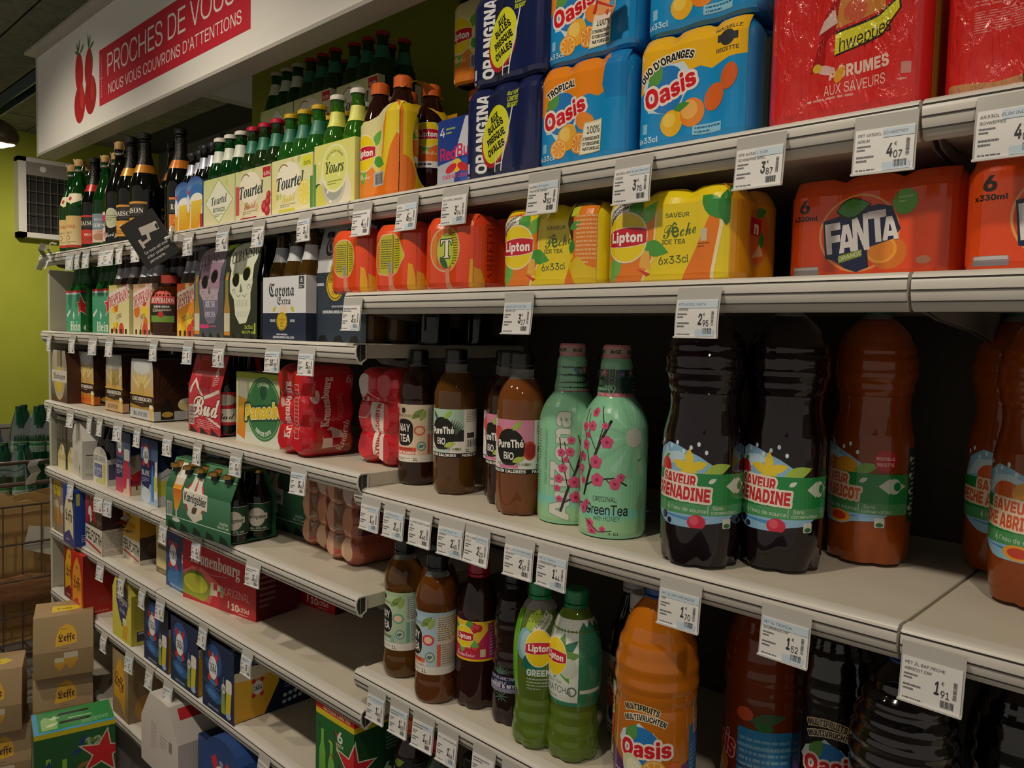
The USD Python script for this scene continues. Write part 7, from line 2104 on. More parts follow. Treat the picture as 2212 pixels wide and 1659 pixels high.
a = leffe_face(12.0, 19.8, "#24449a", "#e2d7ae", "#2c2a30", "#4a4a86")
sd = Art(16, 19.8)
sd.add(rr(0, 0, 16, 19.8), "#1c3a92", "#2a52b0").lines(2, 1.2, 12, 4.0, 4, "#c9cfe4").add(rr(0.4, 14, 1.6, 18), "#c9c24a")
carton_at("royal blue abbey beer carton with a cream arch", -2.985, -2.866, 0.005, z5, 0.16, 0.198, "#2246a0", a, sd)


def pelforth(kind):
    w, h = 15.5, 19.6
    a = Art(w, h)
    a.add(rr(0, 0, w, 8.6), "#dcd6c6").add(rr(0, 8.6, w, h), "#46362c" if kind == "d" else "#d8a82a")
    a.txt("PELFORTH", w * 0.5, 5.4, 3.6, "#2f2a24", "bold", w=w * 0.94, rot=-4).add(Polygon([(0.4, 2.6), (8, 1.6), (w - 1, 0.7), (w - 1, 1.4), (8, 2.4), (0.4, 3.4)]), "#c2303a")
    if kind == "d":
        a.add(Polygon([(0, 9), (2, 9), (3.4, 16), (5, h), (0, h)]), "#a5272e").add(Polygon([(5, h), (9, h), (11.5, 16), (7.4, 11.4), (4.6, 9.6)]), "#d8cdb8").add(Polygon([(6.4, h), (8.2, 15.6), (10.6, 11.0), (9, 9.4), (6.0, 11), (3.8, 14)]), "#8a2a2c").add(ell(9.6, 17.6, 2.4, 1.9), "#e0d6c4").add(ell(4.4, 13, 1.6, 2.2), "#dcd0bc").lines(10.8, 9.6, 15, 11.4, 3, "#8a7a6a")
        a.add(rr(2.2, 9.6, 4.4, 12), "#8a1c26")
    else:
        a.lines(5, 10, 10, 12, 3, "#a87a1a").add(Polygon([(7, 11), (9.4, 12), (8, 16)]), "#b98a22")
    return a


sd = Art(16, 19.6)
sd.add(rr(0, 0, 16, 8.6), "#d6d0c2").add(rr(0, 8.6, 16, 19.6), "#3a1c1a").lines(1, 2.4, 9.6, 7.8, 9, "#a9a498").add(Polygon([(11, 2), (12.2, 1.8), (13.4, 6.6), (13, 7.4), (12.4, 6.6)]), "#7a766c").lines(1, 0.6, 14, 1.6, 2, "#a9a498")
carton_at("white-footed brown beer carton with slanted dark lettering and red stripe", -2.84, -2.69, 0.03, z5, 0.16, 0.142, "#d6d0c0", pelforth("d"), sd)
sd = Art(13, 16.4)
sd.add(rr(0, 0, 13, 1.4), "#d6d0c0").add(rr(0, 1.4, 13, 8.6), "#3f352d").add(ell(6, 5, 4, 2), "#5a4438").add(rr(0, 8.6, 13, 16.4), "#b0801e", "#a5761c").add(Polygon([(2, 8.6), (13, 10.5), (13, 6.5), (5, 8)]), "#4a3c30")
b = pelforth("y")
b.L = [(affinity.scale(g, 0.9, 0.84, origin=(0, 0)), p, q) for g, p, q in b.L]
carton_at("white-footed golden beer carton with slanted dark lettering, after its gap", -2.66, -2.52, 0.085, z5, 0.13, 0.165, "#c9a23a", b, sd)
t = thing("torn_wrapper", "crumpled torn yellow and grey packaging lying between the two white-footed cartons", "packaging", (-2.60, 0.05, z5 + 0.12))
rn = random.Random(9)
for i in range(6):
    p = np.array([(rn.uniform(-0.05, 0.05), rn.uniform(0.0, 0.12), rn.uniform(-0.035, 0.04)) for _ in range(7)])
    part(t, "scrap", trimesh.convex.convex_hull(p * [0.8, 1, 0.6] + [rn.uniform(-0.03, 0.03), 0, rn.uniform(-0.02, 0.02)]), mat(("#c9981e", "#b9b2a4", "#8a3a22", "#d8b03a", "#a39a8c", "#5a3a24")[i], 0.35), smooth=False)
w_, h_ = 13.0, 16.4
a = Art(w_, h_)
a.add(rr(0, 0, w_, h_), "#d8c890", "#cfc08a").txt("BIERE", 5.8, 12.4, 1.7, "#4a4028", "serif", w=7.0).txt("DE GARDE", 6.2, 10.2, 1.7, "#4a4028", "serif", w=9.6).add(rr(1.4, 7.6, 10.6, 8.9), "#6a5a3a").add(rr(0, 0, w_, 1.8), "#7a6a48").lines(2, 0.5, 9, 1.2, 1, "#b9a97a").lines(3, 3, 9, 6, 4, "#c3b27a").add(Polygon([(4, 14.2), (13, 13), (13, 16.4), (6, 16.4)]), "#c99a8a")
carton_at("tan beer carton with brown block lettering and a brown foot", -2.43, -2.3, 0.1, z5, 0.14, 0.16, "#cfbf88", a)
a = Art(14.6, 16.2)
a.add(rr(0, 0, 14.6, 16.2), "#234a80", "#2c4470").add(ell(7, 3, 6, 3), "#3a78b4").add(Polygon([(10, 0.8), (12.6, 0.4), (12.8, 6), (12, 11.8), (10.8, 11.8), (10, 6.6)]), "#3f7cb8")
kro1664(a, 4.8, 9.6, 2.1)
kro1664(a, 11.6, 9.8, 0.95, None)
a.txt("BRASSEE EN FRANCE", 7, 0.9, 0.6, "#c3d0e4", "bold")
sd = Art(13, 16.2)
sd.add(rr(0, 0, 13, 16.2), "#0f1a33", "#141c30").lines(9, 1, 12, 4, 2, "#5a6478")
carton_at("small navy beer carton with two white ovals, beside the red ten-pack", -2.285, -2.14, 0.07, z5, 0.13, 0.16, "#1c2f5a", a, sd)
w_, h_ = 32.0, 17.4
a = Art(w_, h_)
a.add(rr(0, 0, w_, h_), "#c0212b", "#b92029").add(Polygon([(0, 2.0), (12.4, 0.6), (13.6, 2.4), (15.6, 5.4), (17, 6.6), (13, 8.2), (9, 9.8), (5, 9.6), (0, 7.6)]), "#d2605a").add(Polygon([(0, 1.4), (10, 0.6), (12.6, 3), (13.2, 5.2), (9, 8.4), (4, 8.6), (0, 6.4)]), "#a3ac34", "#5f6a24")
a.add(Polygon([(12.6, 3.0), (17.6, 3.4), (18.2, 6.4), (13.0, 6.6)]), "#d8cdb4").add(rr(14.2, 4.8, 15.8, 6.5), "#c02a30").add(rr(15.8, 3.3, 17.2, 4.8), "#c02a30").add(ell(18.0, 4.9, 0.8, 1.6), "#a9a078").add(ell(6, 5, 5.6, 2.6), "#c3c43c")
a.txt("Kronenbourg", 14.6, 12.2, 3.7, "#eadccb", "serif", w=22, rot=-2.5, fat=0.05).add(LineString([(8, 9.2), (14, 8.6), (20, 9.2)]).buffer(0.1), "#d88a86").txt("ORIGINAL", 24.2, 5.4, 2.0, "#e6c9bc", "light", w=11).txt("10", 23.4, 1.9, 1.9, "#eadccb", "black").txt("x25cl", 27.2, 1.9, 1.2, "#eadccb", "bold").lines(25, 0.3, 31, 1.0, 1, "#dca69c").add(rr(20.4, 1.2, 21, 3.2), "#eadccb")
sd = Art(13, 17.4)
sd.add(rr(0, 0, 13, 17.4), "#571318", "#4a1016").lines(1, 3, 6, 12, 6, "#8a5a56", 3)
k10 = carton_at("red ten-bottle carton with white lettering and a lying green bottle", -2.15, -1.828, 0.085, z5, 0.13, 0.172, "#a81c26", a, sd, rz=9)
dup(k10, "red ten-bottle carton in shadow behind the front one", (-1.90, 0.27, z5), 6)

# ------------------------------------------------------------------ sixth left shelf
for i, (x0, x1, y, c) in enumerate(((-3.085, -2.965, 0.035, "#8a2a20"), (-2.925, -2.808, 0.01, "#c0261f"))):
    a = leffe_face(12.0, 20.5, c, ("#e0b320", "#e29a2c")[i], "#4a1c12", ("#7a2a24", "#c9482c")[i])
    sd = Art(15, 20.5)
    sd.add(rr(0, 0, 15, 20.5), c, "#6a1614").lines(2, 0.6, 12, 1.4, 1, "#e0a090").lines(5, 3, 13, 6, 5, "#a8483c").add(ell(10, 15, 3, 2.4), "#4a1414")
    carton_at("red and gold abbey beer carton, %s" % ("left one, behind", "right one, nearer the rail")[i], x0, x1, y, z6, 0.15, (0.19, 0.205)[i], c, a, sd)
t = thing("beer_carton", "bright yellow gable-topped beer carton with a navy shield", "beer pack", (-2.52, 0.03, z6))
w_, h_ = 15.4, 20.5
a = Art(w_, h_)
a.add(rr(0, 0, w_, h_), "#d8cf4a", "#ddd65a").add(Polygon([(3.6, 18), (7.6, 18.8), (12.6, 16.8), (13.0, 12), (10.8, 7.2), (8.0, 4.4), (5.6, 7.6), (3.4, 12)]), "#23306a").txt("Affligem", 8.2, 13.2, 2.2, "#e6e6e0", "frak", w=8.8, rot=-8, fat=0.03).txt("LEGERE", 8.2, 9.4, 1.3, "#b9c0d8", "serif", w=4.6, rot=-8).lines(6, 10.8, 10.4, 11.6, 2, "#8a92b4").add(rr(8.4, 4.8, 11.2, 7.4, 0.4), "#e6e0cf").add(Polygon([(8.2, 1.0), (11.6, 0.8), (12.6, 5.2), (8.6, 5.4)]), "#dfa21c", "#e0b030")
rn = random.Random(6)
for i in range(16):
    a.add(ell(rn.uniform(0, w_), rn.uniform(0, h_), 0.35, 0.22), "#b9b03a")
sd = Art(16, 21)
sd.add(rr(0, 0, 16, 21), "#b9b040", "#a9a038").add(rr(1.6, 1.2, 13, 4.2), "#34344a").add(rr(2, 3.4, 8, 4.0), "#a9a9b4").lines(1, 5, 11, 14, 14, "#8f8730").add(Polygon([(16, 21), (16, 9), (9, 18), (8, 21)]), "#8f8a36")
house(t, 0.154, 0.16, 0.205, "#cfc64a", 0.155, 0.085, a, split_fold(sd, 15.5))


def big1664():
    w, h = 17.0, 18.2
    a = Art(w, h)
    a.add(rr(0, 0, w, h), "#16284f", "#1a2a50").add(ell(6, 13, 4.6, 4.2), "#2a5494").add(ell(6.0, 4.4, 4.6, 1.7, -8), "#2f5fa0").add(ell(5.4, 4.4, 2.6, 0.9, -8), "#4a80bc")
    kro1664(a, 5.8, 11.2, 2.05, "#3a7ab4")
    a.add(Polygon([(10.4, 1.2), (12.4, 1.2), (12.4, 5.8), (12.0, 8.2), (11.8, 10.6), (11.2, 10.6), (11.0, 8.2), (10.4, 5.8)]), "#a9b42a", "#4a6a9a").add(Polygon([(12.6, 1.6), (15.2, 1.6), (15.8, 8.2), (13.0, 7.4)]), "#d3c41e").add(rr(12.8, 7.2, 15.9, 10.6, 0.7), "#e6e2d4").add(ell(11.6, 7.6, 1.1, 1.3), "#d8d6cc").txt("1664", 11.6, 7.6, 0.8, "#2a2a38", "ital", w=1.6).add(ell(14.2, 1.4, 1.4, 0.8), "#a9c0dc").add(rr(16.0, 0, w, 10), "#34205a").txt("BIERE BLONDE", 6, 0.9, 0.6, "#9fb0cc", "bold")
    a.add(line([(0, 7.2), (5, 6.2), (10, 6.6)], 0.12), "#6a86b4")
    return a


def bigside():
    w, h = 24, 18.2
    a = Art(w, h)
    a.add(rr(0, 0, w, h), "#101c36").add(Polygon([(0.2, 0.2), (8.4, 0.2), (12.4, 7.4), (12.8, 13.0), (8.4, 11.6), (4.4, 12.6), (0.2, 12.2)]), "#dba322", "#e2b63a").add(Polygon([(0.2, 10.6), (5, 10.0), (11.8, 10.6), (13.6, 13.8), (9.6, 12.8), (5.4, 13.6), (2.6, 12.6), (0.2, 12.8)]), "#dcd2b8")
    kro1664(a, 6.6, 7.6, 1.2, None)
    a.txt("1664", 10, 16.4, 1.2, "#6a7488", "ital", w=4).lines(4, 13.8, 12, 14.8, 2, "#7f9cc4")
    for i in range(2):
        for j in range(4):
            a.add(ell(14.0 + 1.5 * j + 0.2 * i, 1.6 + 1.7 * i + 0.2 * j, 0.6, 0.5), "#b9c6dc")
    a.lines(14, 5.2, 19, 7.6, 3, "#5a82b8")
    return a


ta = Art(17.0, 20)
ta.add(rr(0, 0, 17, 20), "#13213f").add(Polygon([(3, 8), (9, 6), (13, 9), (8, 13)]), "#2f6fb0").add(rr(9, 10, 11, 11.6), "#b02a4a").lines(4, 14, 12, 17, 3, "#9fb0cc").add(rr(12.6, 1.2, 14.4, 3.8), "#c9cfdc")
n1 = carton_at("navy beer carton with a white oval and beer glass, leftmost of three", -2.345, -2.18, 0.03, z6, 0.235, 0.175, "#14233f", big1664(), bigside(), ta)
dup(n1, "navy beer carton with a white oval and beer glass, middle of three", (-2.07, 0.028, z6), 0)
dup(n1, "navy beer carton with a large glass on its side, rightmost of three", (-1.868, 0.026, z6), 0)
dup(n1, "navy beer carton in shadow behind the rightmost of the three", (-1.868, 0.268, z6 + 0.0), 0)
w_, h_ = 14.0, 18.6


def hei_front(w, h, n, stripes):
    a = Art(w, h)
    a.add(rr(0, 0, w, h), "#1d5a2c", "#1f6a30").add(rr(0, h - 1.3, w, h), stripes[0]).add(rr(0, h - 2.5, w, h - 1.3), stripes[1]).txt("EDITION LIMITEE", w * 0.55, h - 0.65, 0.7, "#e9d9b4", "black", w=w * 0.7)
    for x, y in ((w * 0.18, h * 0.15), (w * 0.42, h * 0.05)):
        a.add(Polygon([(x - 1.2, y), (x + 1.2, y), (x + 1.2, y + h * 0.3), (x + 0.5, y + h * 0.42), (x + 0.5, y + h * 0.56), (x - 0.5, y + h * 0.56), (x - 0.5, y + h * 0.42), (x - 1.2, y + h * 0.3)]), "#5fa832", "#7fc04a")
    rn = random.Random(3)
    for i in range(10):
        a.add(affinity.translate(affinity.rotate(rr(0, 0, 0.45, 1.2), rn.uniform(0, 90)), rn.uniform(1, w - 4), rn.uniform(4, h - 4)), ("#c9303a", "#c3cf3a", "#1f3f24")[i % 3])
    return a


a = hei_front(14, 18.6, 6, ("#c92a24", "#d8c21e"))
a.txt("6", 9.0, 13.6, 2.4, "#dfe6da", "black").txt("PACK", 9.0, 11.8, 0.7, "#dfe6da", "bold").add(star(13.4, 8.2, 6.6, 8), "#dfe0d0").add(star(13.4, 8.2, 5.7, 8), "#d2222c")
sd = Art(18, 18.6)
sd.add(rr(0, 0, 18, 18.6), "#164a24").add(rr(0, 17.3, 18, 18.6), "#c22a20").add(rr(0, 16.1, 18, 17.3), "#cdb81c").add(star(-0.6, 8.2, 6.6, 8), "#dfe0d0").add(star(-0.6, 8.2, 5.7, 8), "#d2222c").txt("6", 8.4, 6.0, 2.8, "#cfdccf", "black").txt("PACK", 8.4, 3.6, 1.2, "#cfdccf", "bold").lines(8, 10, 14, 14.6, 6, "#7aa080").txt("LOTTA BONTA", 9, 17.9, 0.7, "#e8c8a8", "black")
ta = Art(14, 18)
ta.add(rr(0, 0, 14, 18), "#1f7d36").lines(2, 12, 12, 16, 3, "#3f9a54").add(rr(4, 7, 10, 7.5), "#c3d6c0").add(rr(6.5, 2.6, 9.4, 4.4), "#b9d0b8")
carton_at("green six-pack carton with a big red star and red-yellow edge, under the shelf end", -1.428, -1.288, 0.035, z6, 0.18, 0.186, "#1d6a30", a, sd, ta)

# ------------------------------------------------------------------ bottom row and the stack in front
BROWN = "#a58a63"


def leffe_box_art(w, h):
    a = Art(w, h)
    a.add(rr(0, 0, w, h), "#a08761", "#ab926b")
    g = Polygon([(w * 0.36, h * 0.50), (w * 0.72, h * 0.54), (w * 0.72, h * 0.68), (w * 0.66, h * 0.80), (w * 0.56, h * 0.86), (w * 0.44, h * 0.8), (w * 0.38, h * 0.68)])
    a.add(g, "#dcab2a").txt("Leffe", w * 0.55, h * 0.64, h * 0.115, "#43200f", "frak", w=w * 0.28, rot=4, fat=0.03).lines(w * 0.46, h * 0.455, w * 0.66, h * 0.475, 1, "#5a4426").lines(w * 0.45, h * 0.77, w * 0.62, h * 0.79, 1, "#6a3a1a")
    for x, y, s in ((w * 0.44, h * 0.10, 0.85), (w * 0.62, h * 0.12, 1.1)):
        a.add(Polygon([(x - 0.4 * s, y), (x + 0.4 * s, y), (x + 1.9 * s, y + 2.6 * s), (x + 1.7 * s, y + 3.4 * s), (x - 1.7 * s, y + 3.4 * s), (x - 1.9 * s, y + 2.6 * s)]), "#d3962c", "#dcb04a").add(rr(x - 1.8 * s, y + 3.2 * s, x + 1.8 * s, y + 4.9 * s, 0.4 * s), "#dfd6c0")
    return a


def leffe_box(label, x, y, z, w=0.17, d=0.24, h=0.185, rz=72):
    """A brown gabled carton, its broad face turned up the aisle."""
    t = thing("abbey_beer_box", label, "beer pack", (x, y, z), rz)
    s = [(0, 0), (d, 0), (d, h * 0.45), (d * 0.82, h), (d * 0.18, h), (0, h * 0.45)]
    part(t, "carton", prism(s, -w / 2, w / 2, "x"), mat(BROWN, 0.5, var=0.06, vscale=12), smooth=False)
    L = h * 0.45 + math.hypot(h * 0.55, d * 0.18)

    def fn(u, v, e):
        k = np.clip((v - h * 0.45) / (L - h * 0.45), 0, 1)
        return np.stack([u - w / 2, k * d * 0.18 - e, np.where(v < h * 0.45, v, h * 0.45 + k * h * 0.55) + np.where(v > h * 0.45, e * 0.4, 0)], 1)
    lay(t, "front_print", split_fold(leffe_box_art(w * 100, L * 100), h * 45), fn)
    la = Art(d * 100, h * 100)
    la.add(Polygon([(9, 2), (13, 2.4), (14.4, 9), (12, 16), (10, 17), (8.4, 10)]), "#d8a82a").txt("Leffe", 11.6, 9, 2.0, "#43200f", "frak", w=6.5, rot=90)
    lay(t, "side_print", la, lambda u, v, e: np.stack([np.full_like(u, -w / 2) - e, d - u, v], 1))
    ta = Art(w * 100, d * 64)
    ta.add(Polygon([(5, 4), (12, 5), (14, 7.4), (12, 9.6), (5, 10.4)]), "#dcc42c").txt("Leffe", 8.6, 7.2, 1.6, "#6a4a1a", "frak", w=4.6)
    lay(t, "top_print", ta, on_top(w, h, d * 0.18))
    return t


l1 = leffe_box("brown gabled abbey beer carton on top of the floor stack", -2.74, -0.07, 0.375)
dup(l1, "brown gabled abbey beer carton second from the top of the floor stack", (-2.74, -0.072, 0.189), 74)
dup(l1, "brown gabled abbey beer carton at the bottom of the floor stack", (-2.73, -0.075, 0.003), 72)
dup(l1, "brown gabled abbey beer carton left of the stack, cut off by the picture edge", (-2.80, -0.262, 0.225), 72)
dup(l1, "brown gabled abbey beer carton under the cut-off one, in the bottom left corner", (-2.79, -0.24, 0.04), 72)
t = thing("beer_carton", "tall brown carton with a gold pointed arch on the bottom shelf", "beer pack", (-2.55, 0.035, z7))
a = Art(13, 21)
a.add(rr(0, 0, 13, 21), "#9c8260", "#a88f6a").add(Polygon([(1.4, 6), (6, 5.4), (10.4, 1.4), (10.4, 13), (8.6, 17.4), (6.4, 19.4), (3.4, 16), (1.6, 11)]), "#dca626").txt("Leffe", 5.8, 11.4, 4.2, "#43200f", "frak", w=7.6, rot=-12, fat=0.03)
sd = Art(15, 21)
sd.add(rr(0, 0, 15, 21), "#8f7858", "#9a825e").add(ell(5, 4, 3, 4), "#b98a3a").add(ell(9, 15, 2, 3), "#c2943a")
carton(t, 0.13, 0.15, 0.205, "#9f8661", a, sd)
t = thing("beer_carton", "large plain white gabled carton with a red flap label, on the bottom shelf", "beer pack", (-2.165, 0.0, z7 - 0.012))
a = Art(25, 25)
a.add(rr(0, 0, 25, 25), "#cfc6bf", "#d8d2cb").lines(7, 6, 11, 14, 8, "#b0a8a2").lines(13, 8, 18, 12, 4, "#a9a29c").add(rr(19, 9, 21, 12), "#8f8a86")
sd = Art(26, 26.5)
sd.add(rr(0, 0, 26, 13.0), "#c9c3bd").add(rr(0, 13, 26, 26.5), "#bcb6b0").add(rr(2, 19.2, 20, 22.4), "#b98a4a").add(rr(2, 19.2, 8, 22.4), "#b3202c").lines(4, 23.4, 14, 25, 2, "#a0605a").lines(6, 3, 14, 9, 6, "#8f8a84")
house(t, 0.25, 0.26, 0.215, "#cbc4be", 0.13, 0.13, a, split_fold(sd, 13.0))
t = thing("beer_carton", "blue arched beer carton with a large white oval, on the bottom shelf", "beer pack", (-1.79, 0.0, z7))
a = Art(19, 23)
a.clip = Polygon([(0, 0), (19, 0), (19, 17)] + [(9.5 + 9.5 * math.cos(q), 17 + 6 * math.sin(q)) for q in np.linspace(0.1, math.pi - 0.1, 10)] + [(0, 17)])
a.add(a.clip, "#2a5aa0", "#1f3f7a")
kro1664(a, 9.2, 10.8, 3.6, "#3a7ab4")
w_ = 0.19
part(t, "carton", prism(Polygon([(x / 100 - 0.095, y / 100) for x, y in a.clip.exterior.coords[:-1]]), 0, 0.16, "y"), mat("#20447f", 0.4), smooth=False)
lay(t, "front_print", a, on_front(0.19))
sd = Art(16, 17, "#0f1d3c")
sd.lines(2, 4, 12, 12, 6, "#4a6a9a")
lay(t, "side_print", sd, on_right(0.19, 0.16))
t = thing("beer_carton", "dark blue carton with white print on its lid, between the white and the arched cartons", "beer pack", (-1.965, 0.05, z7))
ta = Art(13, 14)
ta.add(rr(0, 0, 13, 14), "#1a2a50").add(rr(2, 6, 7, 12), "#cfcfd4").bars(2.4, 8, 6, 11.4).add(rr(7, 2, 11, 6), "#b9c0cc")
a = Art(13, 14)
a.add(rr(0, 0, 13, 14), "#22467f")
kro1664(a, 6, 8, 1.6)
carton(t, 0.13, 0.14, 0.14, "#1a2a50", a, None, ta)

t = thing("beer_carton", "green twelve-pack carton with a big red star, foremost of the floor stack", "beer pack", (-2.40, -0.14, 0.115), 78)
w_, h_ = 20.4, 24.0
a = Art(w_, h_)
a.add(rr(0, 0, w_, h_), "#1c5529", "#235f30").add(rr(0, h_ - 1.4, w_, h_), "#d3c524").add(rr(0, 0, w_, 0.01), "#1c5529")
for x, y in ((3.4, 1), (7.4, 0)):
    a.add(Polygon([(x - 1.5, y), (x + 1.5, y), (x + 1.5, y + 8), (x + 0.6, y + 11.5), (x + 0.6, y + 15.5), (x - 0.6, y + 15.5), (x - 0.6, y + 11.5), (x - 1.5, y + 8)]), "#4a9a2a", "#7fbe4a")
for x, y, r, c in ((9, 16, 30, "#24407a"), (11, 18, 60, "#24407a"), (10.4, 12, 20, "#8a6a34"), (12, 9, 50, "#24407a"), (3, 12, 80, "#24407a"), (12.4, 19, 10, "#6a8a3a")):
    a.add(leaf(x, y, 4, 1.5, r), c)
a.txt("12", 14.6, 19.0, 2.6, "#9ab89a", "black").lines(13.6, 16.6, 16.4, 17.4, 1, "#8fb08f").add(star(17.2, 15.0, 7.4, 10), "#d0cdb0").add(star(17.2, 15.0, 6.3, 10), "#d01f2c").txt("Hein", 15.6, 3.6, 4.0, "#e0ddd0", "serif", w=12.5)
carton(t, 0.204, 0.145, 0.24, "#1c5a2a", a)
sd = Art(14.5, 24)
sd.add(rr(0, 0, 14.5, 24), "#24552f").add(rr(0, 22.6, 14.5, 24), "#d3c524").lines(4, 6, 9, 18, 9, "#7f9f84").txt("12", 7, 13, 2.4, "#b9c8b8", "black", rot=-20)
lay(t, "left_print", sd, lambda u, v, e: np.stack([np.full_like(u, -0.102) - e, 0.145 - u, v], 1))
ta = Art(20.4, 14.5)
ta.add(rr(0, 0, 20.4, 14.5), "#2f8a48").add(rr(0, 0, 20.4, 1.2), "#3a9ad0").add(rr(0, 0, 1.2, 14.5), "#3a9ad0").add(Polygon([(2, 2), (6, 2), (6, 8), (3, 11), (2, 9)]), "#8fbf7a").add(leaf(3, 4, 4, 1.6, 30), "#d8e0b8").add(leaf(5, 7, 4, 1.4, 80), "#a9cf6a").add(leaf(4, 9, 3, 1.2, 0), "#cfdcd4").lines(12, 2, 19, 5, 4, "#8fc49a").add(rr(9, 7.2, 15, 7.7), "#b9d6b4")
for y in (4.6, 10.2):
    ta.add(rr(6.4, y, 14.6, y + 1.5, 0.7), "#0f1a10")
lay(t, "top_print", ta, on_top(0.204, 0.24))
t = thing("beer_tray", "low brown cardboard tray under the green twelve-pack", "box", (-2.40, -0.14, 0.0), 78)
part(t, "tray", bx(-0.105, -0.003, 0.001, 0.105, 0.15, 0.114, 0.002), mat("#8f7650", 0.6, var=0.08), smooth=False)

# ------------------------------------------------------------------ price tickets
ORD = ["first", "second", "third", "fourth", "fifth", "sixth", "seventh", "eighth", "ninth", "tenth", "eleventh"]
TK = {
    "L1": [(-2.844, "", ""), (-2.767, "", ""), (-2.694, "", ""), (-2.552, "", ""), (-2.494, "", ""), (-2.41, "", ""), (-2.289, "", ""), (-1.954, "5", "09"), (-1.77, "4", "12"), (-1.607, "4", "12"), (-1.417, "3", "55")],
    "R1": [(-1.223, "4", "12"), (-1.091, "6", "00"), (-0.967, "3", "74"), (-0.776, "3", "82"), (-0.618, "3", "75"), (-0.441, "3", "87"), (-0.303, "4", "07"), (-0.189, "4", "04")],
    "R2": [(-1.243, "2", "35"), (-0.816, "3", "17"), (-0.511, "2", "95")],
    "L2": [(-3.08, "", ""), (-2.84, "", ""), (-2.65, "", ""), (-2.51, "", ""), (-2.18, "4", ""), (-1.97, "5", ""), (-1.795, "5", ""), (-1.548, "10", "88"), (-1.413, "5", "45")],
    "L3": [(-3.12, "", ""), (-2.9, "", ""), (-2.71, "", ""), (-2.62, "", ""), (-2.47, "5", ""), (-2.32, "5", ""), (-2.11, "5", ""), (-1.93, "4", ""), (-1.728, "3", "45"), (-1.455, "3", "94")],
    "L4": [(-2.9, "", ""), (-2.63, "", ""), (-2.555, "5", ""), (-2.14, "5", ""), (-1.935, "3", "45"), (-1.645, "3", "53")],
    "L5": [(-2.67, "", ""), (-2.485, "4", ""), (-2.325, "", ""), (-2.2, "5", ""), (-1.935, "5", ""), (-1.7, "5", "")],
    "L6": [(-2.86, "", ""), (-2.64, "2", ""), (-2.43, "2", ""), (-2.28, "", ""), (-2.15, "", ""), (-1.62, "", "")],
    "R3": [(-1.215, "1", "65"), (-1.142, "2", "40"), (-1.066, "2", "40"), (-0.985, "2", "40"), (-0.922, "2", "23"), (-0.826, "2", "67"), (-0.757, "1", "44"), (-0.538, "1", "70"), (-0.395, "1", "52"), (-0.236, "1", "91")],
    "R4": [(-1.195, "1", "60"), (-1.125, "1", "83"), (-1.056, "1", "60"), (-0.99, "1", "66"), (-0.9, "1", "60"), (-0.83, "1", "44")],
}
HEAD = {("R1", -0.967): ("BTE 6X33CL ORANGINA", "SLIM"), ("R1", -1.091): ("6X50CL", "LIPTON ICE TEA"), ("R1", -0.776): ("6X33CL BTE SLIM", "TROPICAL OASIS"), ("R1", -0.618): ("6X33CL BTE SLIM ORANGE", "OASIS"), ("R1", -0.441): ("BTE 6X33CL SLIM", "SCHWEPPES AGRU"), ("R1", -0.303): ("PET 4X50CL SCHWEPPES", "AGRUM"), ("R1", -0.189): ("6X33CL SLIM INDIEN", "SCHWEPPES"),
        ("R2", -0.816): ("6X33CL BTE ICE TEA", "PECHE LIP"), ("R2", -0.511): ("BTE 6X33CL FANTA", "ORANGE"), ("R3", -1.215): ("PET 1L MAYTEA PECHE",), ("R3", -1.142): ("1L PURETHE BIO TG", "CITRON"), ("R3", -1.066): ("1L PURETHE BIO TG ALOE", "VERA"), ("R3", -0.985): ("1L PURETHE BIO TG", "GRENADE"), ("R3", -0.922): ("PET 1L PURETHE BIO TG", "PECHE"), ("R3", -0.826): ("PET 1.5L THE VERT MIEL", "ARIZONA"), ("R3", -0.757): ("PET 1L THE BLC", "CASSIS/MYRT CRF"), ("R3", -0.538): ("PET 2L BAF GRENADINE", "CRF"), ("R3", -0.395): ("PET 2L TROPICAL", "GOURMANDE CRF"), ("R3", -0.236): ("PET 2L BAF PECHE", "ABRICOT CRF"),
        ("R4", -1.195): ("PET 1L MAYTEA MENTHE",), ("R4", -0.99): ("PET 1L LIPTON FRAMBOISE",), ("R4", -0.83): ("1L LIPTON MATCHA CRF",)}
RAILN = dict(L1="top rail under the sparkling bottles", R1="top rail under the fruit drink cans", R2="rail under the yellow can packs", L2="rail under the tequila-flavoured beer", L3="rail under the brown abbey cartons", L4="rail under the green ten-pack", L5="rail under the red ten-pack carton", L6="rail under the navy cartons", R3="rail under the mint green bottles", R4="lowest right-hand rail")
for k, items in TK.items():
    for i, (x, b, s) in enumerate(items):
        lab = "price ticket%s, %s from the left, %s" % ((" showing %s,%s" % (b, s)) if s else (" showing %s" % b if b else ""), ORD[i], RAILN[k])
        left = k[0] == "L"
        rn = random.Random(100 * ord(k[0]) + 10 * int(k[1]) + i)
        ticket(k, x, lab, b, s, HEAD.get((k, x), ()), w=0.058 if k in ("R3", "R2", "R1") else 0.05 + rn.uniform(-0.003, 0.004), h=0.045 if not left else 0.042, bow=rn.uniform(0.0, 0.008) if left else rn.uniform(-0.002, 0.004), rz=rn.uniform(-4, 8) if left else rn.uniform(-3, 3), drop=0.012 if k in ("R3", "R4") else 0.010, seed=int(1000 * abs(x)))
